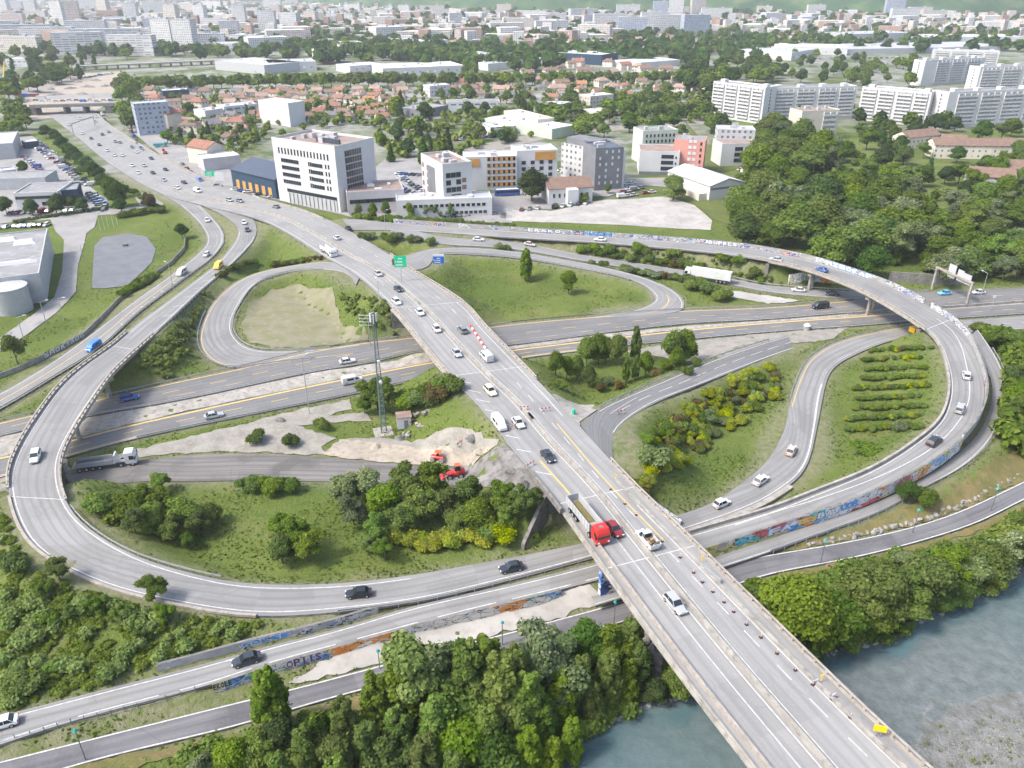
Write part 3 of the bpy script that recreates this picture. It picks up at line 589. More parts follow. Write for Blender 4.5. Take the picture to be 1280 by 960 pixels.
patch('rough_gravel', 'gravel', [(430, 550), (470, 547), (530, 549), (560, 534), (600, 543), (625, 549), (622, 556), (560, 560), (500, 561), (460, 556)], 1)
patch('broken_ramp', 'rubble', [(553, 583), (600, 575), (628, 556), (648, 570), (668, 592), (690, 628), (672, 634), (640, 612), (560, 612)], 2)
patch('pale_verge', 'gravel_white', [(362, 856), (400, 830), (445, 808), (545, 783), (640, 757), (738, 730), (755, 748), (705, 771), (640, 789), (520, 819)], 0)
patch('brown_bank', 'dry_grass', [(972, 691), (1000, 680), (1085, 655), (1150, 627), (1195, 606), (1235, 575), (1290, 560), (1290, 598), (1210, 633), (1147, 655), (1060, 675)])
patch('brown_bank', 'dry_grass', [(925, 735), (975, 718), (1070, 700), (1160, 678), (1225, 656), (1290, 628), (1290, 645), (1200, 672), (1100, 700), (1000, 722), (940, 745)])
patch('brown_bank', 'dry_grass', [(60, 962), (200, 938), (312, 912), (375, 888), (450, 870), (460, 885), (380, 905), (250, 940), (100, 975)])
patch('paved_corner', 'concrete', [(690, 493), (706, 500), (724, 507), (742, 508), (746, 513), (724, 528), (728, 538), (705, 512)])
patch('junction', 'road_dark', [(880, 708), (902, 697), (972, 694), (972, 712), (925, 729)], 3)
patch('motorway_reserve', 'concrete', [(-40, 566), (0, 547), (102, 524), (225, 502), (320, 482), (395, 466), (535, 441), (640, 433), (765, 417), (865, 407), (960, 401), (1060, 393), (1180, 385), (1330, 374), (1330, 377), (1180, 388), (1060, 397), (960, 404), (840, 414), (740, 425), (640, 437), (540, 452), (430, 473), (320, 496), (165, 530), (87, 550), (0, 572), (-40, 590)])
patch('works_strip', 'gravel', [(-60, 608), (0, 598), (82, 573), (90, 592), (60, 625), (-60, 640)], 1)
patch('works_strip', 'gravel', [(780, 440), (850, 428), (960, 417), (1060, 410), (1040, 425), (985, 430), (900, 447), (860, 452)], 0)
patch('pale_island', 'gravel_white', [(905, 362), (950, 369), (1003, 376), (960, 380), (915, 372)], 1)
patch('street', 'lot', [(435, 268), (520, 278), (640, 279), (640, 262), (690, 262), (700, 250), (640, 225), (560, 195), (480, 200), (462, 215), (470, 240)], 0)
patch('street', 'lot', [(285, 236), (345, 250), (425, 268), (440, 272), (430, 262), (360, 240), (300, 215), (240, 190), (200, 165), (165, 128), (150, 130), (165, 165), (205, 197)], 0)
patch('street', 'gravel', [(560, 190), (700, 160), (900, 150), (905, 154), (705, 168), (640, 184), (570, 200)], 1)
patch('street', 'lot', [(690, 235), (745, 225), (860, 222), (955, 232), (1000, 226), (1000, 236), (950, 250), (880, 238), (800, 232), (760, 246), (700, 245)], 1)
patch('street', 'lot', [(60, 119), (330, 110), (560, 117), (900, 118), (900, 122), (560, 123), (330, 118), (60, 124)], 1)
patch('lawn', 'lawn', [(795, 233), (880, 246), (930, 258), (935, 290), (895, 276), (868, 255), (830, 243)], 2)
patch('lawn', 'lawn', [(855, 150), (905, 205), (935, 208), (900, 216), (880, 210)], 2)
patch('lawn', 'lawn', [(590, 232), (700, 222), (700, 230), (600, 244)], 2)
patch('dirt_site', 'dirt', [(10, 132), (30, 104), (95, 92), (150, 90), (165, 100), (142, 122), (128, 134), (100, 150), (60, 148), (20, 152)], 0)
patch('dirt_site', 'gravel', [(20, 100), (90, 90), (110, 96), (60, 112), (30, 118)], 1)
# ------------------------------------------------------------------ barriers, walls, bridges
def strip_solid(mb, pts, th, z0, z1, mat=0, close=True, s0=0):
    """vertical slab following pts, thickness th, from z0 to z1 above the points"""
    n = len(pts); nr = []
    for i in range(n):
        t = pts[min(i+1, n-1)]-pts[max(i-1, 0)]; nr.append(Vector((-t.y, t.x, 0)).normalized()*th/2)
    s = s0
    for i in range(n-1):
        a, b, na, nb = pts[i], pts[i+1], nr[i], nr[i+1]; l = (b-a).length; A0, A1 = Vector((0, 0, z0)), Vector((0, 0, z1)); h = z1-z0
        mb.quad(a-na+A0, b-nb+A0, b-nb+A1, a-na+A1, mat, [(s, 0), (s+l, 0), (s+l, h), (s, h)])
        mb.quad(b+nb+A0, a+na+A0, a+na+A1, b+nb+A1, mat, [(s+l, 0), (s, 0), (s, h), (s+l, h)])
        mb.quad(a-na+A1, b-nb+A1, b+nb+A1, a+na+A1, mat, [(s, 0), (s+l, 0), (s+l, th), (s, th)])
        mb.quad(a+na+A0, b+nb+A0, b-nb+A0, a-na+A0, mat, [(s, 0), (s+l, 0), (s+l, th), (s, th)])
        s += l
    a, na = pts[0], nr[0]; b, nb = pts[-1], nr[-1]
    mb.quad(a+na+A0, a-na+A0, a-na+A1, a+na+A1, mat); mb.quad(b-nb+A0, b+nb+A0, b+nb+A1, b-nb+A1, mat)
def centre(pts): return pts[len(pts)//2].copy()
def rel(pts, o): return [p-o for p in pts]
def concrete_barrier(pts, label, h=.85, th=.35, mat='concrete', z0=-.1, name='concrete_barrier'):
    o = centre(pts); mb = MB(); strip_solid(mb, rel(pts, o), th, z0, h, 0); ob = mb.build(name, mat, None, o)
    return tag(ob, label, 'barrier')
def guard_rail(pts, label, h=.75, step=2.0, mat='steel', bottom=-.6, rails=1):
    o = centre(pts); r = empty('guard_rail', o, 0, label, 'guard rail'); q = rel(pts, o); mb = MB()
    for k in range(rails): strip_solid(mb, q, .08, h-.32-.4*k, h-.4*k, 0)
    mb.build('rail', mat, r); s = 0; nx = 0; pm = post_mesh('post', .1, .1, h-bottom, mat)
    for a, b in zip(q, q[1:]):
        l = (b-a).length
        while nx <= s+l and l > 0:
            p = a.lerp(b, (nx-s)/l); t = (b-a).normalized(); n = Vector((-t.y, t.x, 0))*.1
            o_ = link('post', pm, r, (p.x-n.x*.6, p.y-n.y*.6, p.z+bottom)); o_.rotation_euler = (0, 0, math.atan2(t.y, t.x)); nx += step
        s += l
    return r
PMS = {}
def post_mesh(nm, a, b, h, mat):
    k = (nm, round(a, 2), round(b, 2), round(h, 2), mat)
    if k not in PMS:
        mb = MB(); mb.box((0, 0, 0), (a, b, h)); o = mb.build(nm, mat, uvgen=False); PMS[k] = o.data; bpy.data.objects.remove(o)
    return PMS[k]
def parapet(pts, label, mat='beige', h=1.0, step=2.2):
    """low concrete kerb with posts and a top rail, dark gaps between"""
    o = centre(pts); q = rel(pts, o); r = empty('bridge_parapet', o, 0, label, 'parapet')
    mb = MB(); strip_solid(mb, q, .45, -.15, .32); mb.build('kerb', mat, r)
    mb = MB(); strip_solid(mb, q, .28, h-.22, h); mb.build('top_rail', mat, r)
    s = 0; nx = .5; pm = post_mesh('post', .4, .22, h-.5, mat)
    for a, b in zip(q, q[1:]):
        l = (b-a).length
        while nx <= s+l and l > 0:
            p = a.lerp(b, (nx-s)/l); t = (b-a).normalized(); o_ = link('post', pm, r, (p.x, p.y, p.z+.3)); o_.rotation_euler = (0, 0, math.atan2(t.y, t.x)); nx += step
        s += l
    return r
def bridge(name, c0, c1, label, thick=1.5, over=.9, piers=(), pier_w=None):
    S = [q for q in RD[name] if c0-.01 <= q[3] <= c1+.01]; o = (S[len(S)//2][0]+S[len(S)//2][1])/2; o.z = 0
    r = empty('road_bridge', o, 0, label, 'bridge'); mb = MB(); n = len(S); sec = []
    for L, R, b, c in S:
        d = R-L; d.z = 0; W = d.length; d.normalize(); z = (L.z+R.z)/2
        A = L-d*over-o; B = R+d*over-o
        zt = z-.06
        ins = min(1.8, W*.2)
        sec.append([Vector((A.x, A.y, zt)), Vector((A.x, A.y, zt-.45)), Vector((A.x+d.x*ins, A.y+d.y*ins, zt-thick)), Vector((B.x-d.x*ins, B.y-d.y*ins, zt-thick)), Vector((B.x, B.y, zt-.45)), Vector((B.x, B.y, zt))])
    s = 0
    for i in range(n-1):
        l = (sec[i+1][0]-sec[i][0]).length
        for k in range(6):
            a, b = sec[i][k], sec[i][(k+1) % 6]; c, d = sec[i+1][(k+1) % 6], sec[i+1][k]
            mb.quad(b, a, d, c, 0, [(s, k), (s, k+1), (s+l, k+1), (s+l, k)])
        s += l
    mb.poly(sec[0]); mb.poly(list(reversed(sec[-1]))); mb.build('deck', 'concrete', r)
    for i, q in ((0, S[0]), (n-1, S[-1])):
        L, R = q[0], q[1]; d = (R-L); W = d.length; mid = (L+R)/2-o; ang = math.atan2(d.y, d.x); z = q[0].z
        mb = MB(); mb.box((mid.x, mid.y, -3.5), (W+1.0, 1.1, z-1.0+3.5), ang); mb.build('abutment', 'concrete_dark', r)
    for c in piers:
        q = min(S, key=lambda s_: abs(s_[3]-c)); L, R = q[0], q[1]; d = (R-L); W = d.length; d.normalize(); mid = (L+R)/2-o; ang = math.atan2(d.y, d.x); z = q[0].z-thick
        k = 2 if W < 13 else 4
        for j in range(k):
            p = mid + d*((j+.5)/k-.5)*W*.72
            mb = MB(); mb.tube((p.x, p.y, -6.3), (p.x, p.y, z-.5), .5, .5, 14); mb.build('pier', 'concrete', r, smooth=False)
        mb = MB(); mb.box((mid.x, mid.y, z-.7), (W*.85, 1.2, .8), ang); mb.build('pier_cap', 'concrete', r)
    return r
bridge('avenue', 8, 10, 'wide concrete bridge carrying the avenue across the motorway', 1.5, .6, (9.0,))
bridge('avenue', 13, 18, 'long concrete bridge carrying the avenue over the river path and water', 1.8, .25, (14.93,))
bridge('west_flyover', 6, 10, 'curved concrete flyover crossing the motorway at the left edge', 1.4, .3, (7.1, 8.6))
bridge('east_flyover', 6, 10, 'curved concrete flyover crossing the motorway on the right', 1.4, .4, (7.2, 8.6))
bridge('side_road', 0, 2, 'narrow concrete service bridge outside the graffiti wall of the right flyover', .9, .2)
# median of the avenue
for k, (a, b, s) in enumerate(((3.2, 8, 'beside the white office block'), (8, 11.4, 'over the motorway'), (11.4, 14.2, 'between the red lorry and the flatbed pickup'), (14.2, 18, 'on the river bridge'))):
    concrete_barrier(edge_line('avenue', a-.12, b+.12, 'L', 8.3), f'pale concrete median barrier of the avenue {s}', .8, .5, 'concrete')
parapet(edge_line('avenue', 8, 10.6, 'L', .1), 'beige post and rail parapet on the left side of the avenue above the motorway')
parapet(edge_line('avenue', 6.2, 10.5, 'R', .1), 'beige post and rail parapet on the right side of the avenue above the motorway')
parapet(edge_line('avenue', 12.8, 18, 'R', .1), 'beige post and rail parapet on the outer right edge of the river bridge', h=1.1)
concrete_barrier(edge_line('avenue', 13.2, 18, 'R', 2.3), 'long low concrete barrier between traffic cones and walkway on the river bridge', .55, .35, 'concrete')
concrete_barrier(edge_line('avenue', 14.2, 18, 'L', .1), 'thin outer concrete upstand on the left side of the river bridge', .5, .3, 'concrete')
concrete_barrier(edge_line('avenue', 14.2, 18, 'L', 1.5), 'inner concrete barrier on the left side of the river bridge', .8, .4, 'beige')
concrete_barrier(edge_line('avenue', 12.6, 14.2, 'L', -.6), 'stained concrete wing parapet beside the red tipper lorry', 1.0, .5, 'concrete_dark')
concrete_barrier(edge_line('avenue', .6, 3.6, 'R', .4), 'low concrete barrier along the far right side of the avenue', .9, .5, 'concrete')
parapet(edge_line('west_flyover', 5.4, 11.2, 'L', -.1), 'beige parapet on the outer side of the left flyover')
parapet(edge_line('west_flyover', 5.4, 11.4, 'R', -.1), 'beige parapet on the inner side of the left flyover')
concrete_barrier(edge_line('west_flyover', 11.2, 16.0, 'L', -.1), 'low kerb wall along the outer bend of the left flyover ramp', .35, .5, 'beige')
guard_rail(edge_line('west_flyover', 11.4, 15.2, 'R', -.3), 'curved steel guard rail along the inner bend of the left ramp')
guard_rail(edge_line('west_flyover', 16.9, 20.0, 'L', -.3), 'steel guard rail with posts between the two lower ramps left of the bridge', .8, 3.2)
parapet(edge_line('east_flyover', 5.6, 10.4, 'L', -.1), 'beige parapet on the inner side of the right flyover', h=.8)
concrete_barrier(edge_line('east_flyover', 10.4, 20, 'L', -.2), 'dark topped concrete barrier along the inner bend of the right flyover ramp', .8, .5, 'concrete')
concrete_barrier(edge_line('west_flyover', 20.5, 24.2, 'L', -.6), 'wedge of concrete separating the two ramps right of the bridge', .5, 1.2, 'concrete')
concrete_barrier(edge_line('avenue', 4.1, 8.2, 'R', -.1)[:1] + edge_line('avenue', 4.3, 5.2, 'R', 1.2), 'short concrete barrier where the graffiti ramp leaves the avenue', .8, .4, 'concrete')
for nm, c0, c1, sd_, lb in (('motorway_north', 1, 9, 'R', 'steel guard rail on the north edge of the motorway left of the avenue bridge'), ('motorway_north', 8, 13, 'R', 'steel guard rail on the north edge of the motorway right of the avenue bridge'),
        ('motorway_north', 1, 14, 'L', 'long steel guard rail on the median side of the northern carriageway'), ('motorway_south', 3, 7, 'L', 'steel guard rail below the gravel track south of the motorway'),
        ('motorway_south', 8, 14, 'L', 'steel guard rail on the south edge of the motorway near the right flyover'), ('west_loop', 1.5, 9, 'L', 'curved steel guard rail around the seeded oval'),
        ('west_loop', 5.2, 9.5, 'R', 'curved steel guard rail outside the left loop ramp'),
        ('works_ramp', 1.6, 7, 'R', 'steel guard rail beside the grove along the closed ramp'), ('west_flyover', 26.2, 32, 'R', 'steel guard rail beside the gorse slope along the right loop ramp'),
        ('west_exit_ramp', 3, 9.5, 'R', 'steel guard rail between the two left ramps'), ('west_flyover', 2.4, 5.4, 'R', 'steel guard rail beside the grass bank above the left loop'), ('lorry_slip', 6.5, 10, 'R', 'steel guard rail behind the white articulated lorry'),
        ('side_road', 1, 9, 'R', 'thin steel guard rail outside the footpath behind the graffiti wall'), ('east_loop', 2.5, 6, 'L', 'rusty guard rail on the inner edge of the right teardrop ramp')):
    guard_rail(edge_line(nm, c0, c1, sd_, -.35), lb, .75, 2.5 if 'motorway' not in nm else 4)
concrete_barrier(edge_line('motorway_slip', 0, 3, 'L', -.4), 'concrete divider south of the slip road right of the flyover', .6, .4)
concrete_barrier(edge_line('motorway_north', 12, 15, 'L', -.9), 'pale concrete divider between carriageways right of the flyover', .6, .5)
# graffiti
def graffiti_mat(name, seed, base, cols, dens=.5, sc=.55, outl=.55, base_mix=.25):
    m, t, b = M(name); uv = t.nodes.new('ShaderNodeUVMap').outputs[0]
    mp = node(t, 'ShaderNodeMapping'); mp.inputs['Location'].default_value = (seed*13.7, seed*3.1, seed); mp.inputs['Scale'].default_value = (.55, 1.0, 1); t.links.new(uv, mp.inputs[0]); q = mp.outputs[0]
    wob = noise(t, 1.1, 3, q, .6); add = node(t, 'ShaderNodeVectorMath', operation='ADD'); scl = node(t, 'ShaderNodeVectorMath', operation='SCALE'); scl.inputs['Scale'].default_value = 1.3
    t.links.new(wob.outputs['Color'], scl.inputs[0]); t.links.new(q, add.inputs[0]); t.links.new(scl.outputs[0], add.inputs[1])
    v = node(t, 'ShaderNodeTexVoronoi', _Scale=sc); t.links.new(add.outputs[0], v.inputs['Vector'])
    s = t.nodes.new('ShaderNodeSeparateColor'); t.links.new(v.outputs['Color'], s.inputs[0])
    cr = t.nodes.new('ShaderNodeValToRGB'); cr.color_ramp.interpolation = 'CONSTANT'; e = cr.color_ramp.elements
    for i, c in enumerate(cols):
        x = i/len(cols)
        if i < 2: e[i].position = x; e[i].color = rgb(c)
        else: k = e.new(x); k.color = rgb(c)
    t.links.new(s.outputs[0], cr.inputs[0])
    v2 = node(t, 'ShaderNodeTexVoronoi', feature='DISTANCE_TO_EDGE', _Scale=sc*2.3); t.links.new(add.outputs[0], v2.inputs['Vector'])
    c = mix(t, math_(t, 'LESS_THAN', v2.outputs['Distance'], .07*outl*2), cr.outputs[0], (.03, .03, .045))
    v3 = node(t, 'ShaderNodeTexVoronoi', feature='DISTANCE_TO_EDGE', _Scale=sc*1.1); t.links.new(add.outputs[0], v3.inputs['Vector'])
    c = mix(t, math_(t, 'LESS_THAN', v3.outputs['Distance'], .04), c, (.45, .45, .45))
    bs = mix(t, ramp(t, noise(t, .7, 4, q).outputs[0], .35, .65), base, [x*.7 for x in base])
    big = noise(t, .22, 3, q, .7)
    sx = t.nodes.new('ShaderNodeSeparateXYZ'); t.links.new(uv, sx.inputs[0])
    msk = math_(t, 'GREATER_THAN', big.outputs[0], .62-.25*dens)
    c = mix(t, msk, bs, c)
    out(t, b, c); b.inputs['Roughness'].default_value = .7
    return m
GW = graffiti_mat('graffiti_silver', 1, (.3, .29, .28), [(.4, .41, .43), (.48, .48, .48), (.3, .3, .35), (.12, .16, .34), (.42, .2, .14), (.48, .48, .5), (.2, .36, .44)], .5, .7)
GC = graffiti_mat('graffiti_bright', 2, (.42, .41, .4), [(.1, .3, .6), (.55, .56, .58), (.62, .25, .08), (.1, .4, .3), (.6, .6, .62), (.6, .5, .12), (.62, .62, .62), (.5, .12, .12), (.1, .45, .55), (.62, .62, .62), (.55, .4, .3)], .85, .42, .28)
GP = graffiti_mat('graffiti_white', 3, (.36, .36, .355), [(.46, .46, .48), (.4, .42, .46), (.2, .26, .4), (.48, .48, .5), (.36, .2, .25), (.42, .44, .46)], .45, .5, .35)
GM = graffiti_mat('graffiti_pieces', 4, (.5, .49, .47), [(.55, .5, .5), (.6, .25, .05), (.56, .5, .12), (.55, .56, .58), (.08, .35, .25), (.6, .58, .55), (.5, .12, .1), (.1, .25, .55), (.62, .62, .62), (.62, .6, .58)], 1.1, .42, .25)
def letters(parent, text, p0, p1, h, mats, face=1, o=Vector((0, 0, 0)), zoff=0.0, gap=.9, off=.3, path=None):
    """painted characters between p0 and p1 along a wall; each character a thin mesh, joined in one lettering part"""
    mb = MB(); n = len(text); d = (p1-p0); W = d.length; t = d.normalized(); nrm = Vector((t.y, -t.x, 0)).normalized()*face
    for k, ch in enumerate(text):
        if ch == ' ': continue
        cu = bpy.data.curves.new('glyph', 'FONT'); cu.body = ch; cu.size = 1; cu.resolution_u = 2; cu.offset = .025
        ob = bpy.data.objects.new('glyph', cu); COL.objects.link(ob); bpy.context.view_layer.update()
        me = bpy.data.meshes.new_from_object(ob.evaluated_get(bpy.context.evaluated_depsgraph_get()))
        bpy.data.objects.remove(ob); xs = [v.co.x for v in me.vertices]; ys = [v.co.y for v in me.vertices]
        if not xs: continue
        x0, x1, y0, y1 = min(xs), max(xs), min(ys), max(ys); cw = W/n*gap*(.32 if ch in 'I1l' else 1); base = path((k+.5)/n) if path else p0 + d*((k+.5)/n)
        if path: t = (path((k+.9)/n)-path((k+.1)/n)).normalized(); nrm = Vector((t.y, -t.x, 0)).normalized()*face
        for lay, (mi, gr) in enumerate(((1, 1.18), (0, 1.0))):
            i = len(mb.v)
            for v in me.vertices:
                a = ((v.co.x-x0)/(x1-x0)-.5)*cw*gr; b = (((v.co.y-y0)/(y1-y0)-.5)*gr+.5)*h
                q = base + t*a + nrm*(off+.012*(lay+1)) - o; mb.v.append((q.x, q.y, q.z+b+zoff))
            for pl in me.polygons: mb.f.append(tuple(i+j for j in pl.vertices)); mb.m.append(mi)
        bpy.data.meshes.remove(me)
    return mb.build('painted_lettering', mats, parent)
INK = simple('spray_black', (.02, .02, .05), .6); SIL = simple('spray_silver', (.62, .63, .66), .5); BLU = simple('spray_blue', (.03, .25, .6), .5); PUR = simple('spray_purple', (.12, .05, .15), .6)
ORA = simple('spray_orange', (.7, .22, .03), .6); YEL = simple('spray_yellow', (.6, .55, .06), .6)
MT.update(ink=INK, sil=SIL, blu=BLU, pur=PUR, ora=ORA, yel=YEL)
def gwall(pts, label, h, mat, z0=-.2, th=.4, lett=()):
    o = centre(pts); r = empty('graffiti_wall', o, 0, label, 'wall'); mb = MB(); strip_solid(mb, rel(pts, o), th, z0, h)
    for i in range(2, len(mb.m), 4): mb.m[i] = 1
    mb.build('wall', [mat, 'concrete_dark'], r)
    cum = [0]
    for a, b in zip(pts, pts[1:]): cum.append(cum[-1]+(b-a).length)
    def pt(s):
        s = min(max(s, 0), cum[-1]); i = max(k for k in range(len(cum)) if cum[k] <= s); i = min(i, len(pts)-2)
        return pts[i].lerp(pts[i+1], (s-cum[i])/max(1e-6, cum[i+1]-cum[i]))
    for text, u0, u1, hh, zo, mats, face in lett:      # u: pixel columns of the photograph, solved to arc length
        def arc(u): return min(range(len(pts)), key=lambda k: abs(proj(pts[k])[0]-u))
        ia, ib = arc(u0), arc(u1); a, b = pts[ia], pts[ib]; sa, sb = cum[ia], cum[ib]
        letters(r, text, a, b, hh, mats, face, o, zo, off=th/2+.02, path=lambda f, sa=sa, sb=sb: pt(sa+(sb-sa)*f))
    return r
# outer wall of the right flyover, three stretches
gwall(dense(edge_line('east_flyover', .9, 5.0, 'R', -.35, 0), 2), 'long graffiti covered wall behind the flyover ramp beside the white gravel lot', 1.7, GW,
      lett=[('ERSKO', 660, 700, 1.2, .3, ['sil', 'ink'], 1), ('NAOH', 730, 765, 1.2, .3, ['blu', 'ink'], 1), ('JBUPRLS', 878, 960, 1.3, .25, ['sil', 'ink'], 1)])
gwall(dense(edge_line('east_flyover', 5.0, 9.6, 'R', -.35, 0), 2), 'graffiti covered noise wall on the outer edge of the right flyover above the motorway', 1.7, GW,
      lett=[('MZEOKAF', 1030, 1090, 1.25, .25, ['sil', 'blu'], 1)])
gwall(dense(edge_line('east_flyover', 9.6, 15.6, 'R', -.35, 0), 2), 'graffiti covered wall around the outer bend of the right ramp', 1.7, GP)
gwall(dense(edge_line('east_flyover', 15.6, 20.2, 'R', -.4, 0), 1.5), 'brightly painted retaining wall of the right ramp beside the service road', .9, GC, z0=-2.1,
      lett=[('BAV', 1020, 1052, 1.3, -.9, ['sil', 'ink'], 1), ('UOR', 1053, 1075, 1.3, -.9, ['blu', 'blu'], 1), ('FA', 962, 992, 1.4, -1.2, ['sil', 'blu'], 1), ('RECOS', 997, 1022, 1.1, -.9, ['yel', 'ora'], 1)])
gwall(dense(edge_line('east_flyover', 21.3, 26.2, 'R', -.3, 0), 1.5), 'low wall of painted pieces between lower ramp and pale gravel verge', .35, GM, z0=-2.2,
      lett=[('OPIIS', 357, 404, 1.5, -1.2, ['pur', 'sil'], 1), ('ORO', 416, 440, 1.4, -1.15, ['ora', 'ora'], 1), ('EKOLE', 245, 288, 1.1, -.8, ['ink', 'yel'], 1)])
gwall(dense(edge_line('east_flyover', 23.4, 26.5, 'L', -1.3, 0), 1.5), 'white and blue painted retaining wall below the left ramp bend', 1.3, GP, z0=-.6,
      lett=[('COISE', 300, 360, .9, .2, ['blu', 'sil'], 1)])
gwall(dense([at(u, v)+Vector((0, 0, .1)) for u, v in ((232, 298), (231, 312), (215, 330), (195, 344), (170, 360), (150, 376), (125, 402), (105, 421), (78, 437), (55, 449), (25, 463), (-20, 480))], 2),
      'grey site wall with white painted letters between basin meadow and left exit ramp', 1.2, 'concrete', z0=-.6, th=.3, lett=[('SHORTADO', 56, 106, 1.25, .1, ['sil', 'ink'], 1)])
gwall(dense([at(u, v)+Vector((0, 0, .1)) for u, v in ((985, 355), (1000, 352), (1020, 352), (1045, 354), (1066, 354))], 2), 'painted retaining wall under the start of the right flyover beside the slip road', 3.2, GC, z0=-.6, th=.5)
gwall(dense([at(u, v)+Vector((0, 0, .1)) for u, v in ((1110, 352), (1140, 354), (1170, 356), (1212, 357))], 2), 'dark stained retaining wall between forest and motorway right of the flyover', 3.5, 'concrete_dark', z0=-.6, th=.6)
# ------------------------------------------------------------------ buildings
def facade(name, base, win=(.09, .1, .12), pu=3.0, pv=2.9, fu=.45, fv=.45, dirt=.25):
    m, t, b = M(name); uv = t.nodes.new('ShaderNodeUVMap').outputs[0]; sx = t.nodes.new('ShaderNodeSeparateXYZ'); t.links.new(uv, sx.inputs[0])
    fx = math_(t, 'FRACT', math_(t, 'DIVIDE', math_(t, 'ADD', sx.outputs[0], 1000*pu), pu)); fy = math_(t, 'FRACT', math_(t, 'DIVIDE', math_(t, 'ADD', sx.outputs[1], 1000*pv), pv))
    a = math_(t, 'LESS_THAN', math_(t, 'ABSOLUTE', math_(t, 'SUBTRACT', fx, .5)), fu/2); c = math_(t, 'LESS_THAN', math_(t, 'ABSOLUTE', math_(t, 'SUBTRACT', fy, .55)), fv/2)
    g = t.nodes.new('ShaderNodeNewGeometry'); sn = t.nodes.new('ShaderNodeSeparateXYZ'); t.links.new(g.outputs['Normal'], sn.inputs[0])
    side = math_(t, 'LESS_THAN', math_(t, 'ABSOLUTE', sn.outputs[2]), .5)
    k = math_(t, 'MULTIPLY', math_(t, 'MULTIPLY', a, c), side)
    w1 = t.nodes.new('ShaderNodeTexWhiteNoise'); w1.noise_dimensions = '2D'; cb = t.nodes.new('ShaderNodeCombineXYZ')
    t.links.new(math_(t, 'FLOOR', math_(t, 'DIVIDE', sx.outputs[0], pu)), cb.inputs[0]); t.links.new(math_(t, 'FLOOR', math_(t, 'DIVIDE', sx.outputs[1], pv)), cb.inputs[1]); t.links.new(cb.outputs[0], w1.inputs['Vector'])
    wc = mix(t, ramp(t, w1.outputs[0], .5, 1), win, [min(1, x*3.5+.08) for x in win])
    bs = mix(t, math_(t, 'MULTIPLY', ramp(t, noise(t, .3, 4, pos(t)).outputs[0], .4, .7), dirt), base, [x*.7 for x in base])
    out(t, b, mix(t, k, bs, wc)); b.inputs['Roughness'].default_value = .7; return m
MT['wall_white'] = mat_mottled('white_render', (.52, .52, .515), (.46, .46, .455), .1)
MT['wall_grey'] = mat_mottled('dark_grey_render', (.17, .175, .19), (.14, .145, .155), .2)
MT['wall_lilac'] = mat_mottled('pale_lilac_cladding', (.45, .42, .43), (.38, .36, .37), .2)
MT['wall_cream'] = mat_mottled('cream_render', (.55, .5, .42), (.47, .43, .36), .2)
MT['wall_green'] = mat_mottled('pale_green_render', (.46, .52, .42), (.4, .46, .38), .2)
MT['wall_pink'] = mat_mottled('salmon_render', (.56, .26, .21), (.5, .23, .19), .2)
MT['wall_ochre'] = mat_mottled('ochre_cladding', (.5, .27, .08), (.42, .22, .06), .4)
MT['wall_metal'] = mat_mottled('ribbed_metal', (.38, .39, .4), (.33, .34, .35), .5, rough=.5)
MT['wall_blue'] = mat_mottled('dark_blue_cladding', (.03, .06, .1), (.025, .05, .08), .4)
MT['fac_white'] = facade('white_flats', (.5, .495, .48)); MT['fac_cream'] = facade('cream_flats', (.48, .44, .38)); MT['fac_grey'] = facade('grey_flats', (.42, .42, .42)); MT['fac_blue'] = facade('blue_grey_flats', (.3, .34, .4))
MT['fac_pink'] = facade('pinkish_flats', (.48, .4, .35)); MT['fac_band'] = facade('banded_flats', (.52, .51, .5), (.16, .16, .17), 9.0, 2.8, .86, .38); MT['fac_low'] = facade('low_office', (.5, .5, .5), (.1, .12, .14), 6, 3.4, .7, .35)
MT['fac_house'] = facade('house_walls', (.6, .55, .47), (.1, .09, .08), 3.4, 2.8, .3, .42); MT['fac_hall'] = facade('hall_walls', (.5, .5, .5), (.2, .22, .24), 8, 7, .25, .2)
MT['tile_red'] = mat_mottled('red_roof_tiles', (.27, .135, .095), (.2, .1, .075), .5); MT['tile_brown'] = mat_mottled('brown_roof_tiles', (.2, .135, .1), (.15, .1, .08), .5); MT['tile_orange'] = mat_mottled('orange_roof_tiles', (.38, .19, .1), (.3, .15, .08), .5)
MT['tile_pink'] = mat_mottled('faded_roof_tiles', (.31, .22, .18), (.25, .175, .14), .5); MT['tile_grey'] = mat_mottled('slate_roof', (.16, .15, .16), (.12, .115, .12), .5)
WIN = {}
MT['loggia_shade'] = mat_mottled('painted_loggia_shade', (.38, .38, .375), (.26, .26, .265), .8)  # shade of the balcony recess put into the colour of a flat panel
def win_mesh(w, h, mat='glass', frame='wall_grey'):
    k = (w, h, mat, frame)
    if k not in WIN:
        mb = MB(); mb.box((0, -.03, 0), (w, .06, h), mat=0); mb.box((0, -.05, h), (w+.16, .1, .08), mat=1); mb.box((0, -.08, -.1), (w+.2, .16, .1), mat=1)
        if w > 1.6:
            n = int(w/1.4)
            for i in range(1, n): mb.box((-w/2+w*i/n, -.075, 0), (.07, .03, h), mat=1)
        o = mb.build('window', [mat, frame], uvgen=False); WIN[k] = o.data; bpy.data.objects.remove(o)
    return WIN[k]
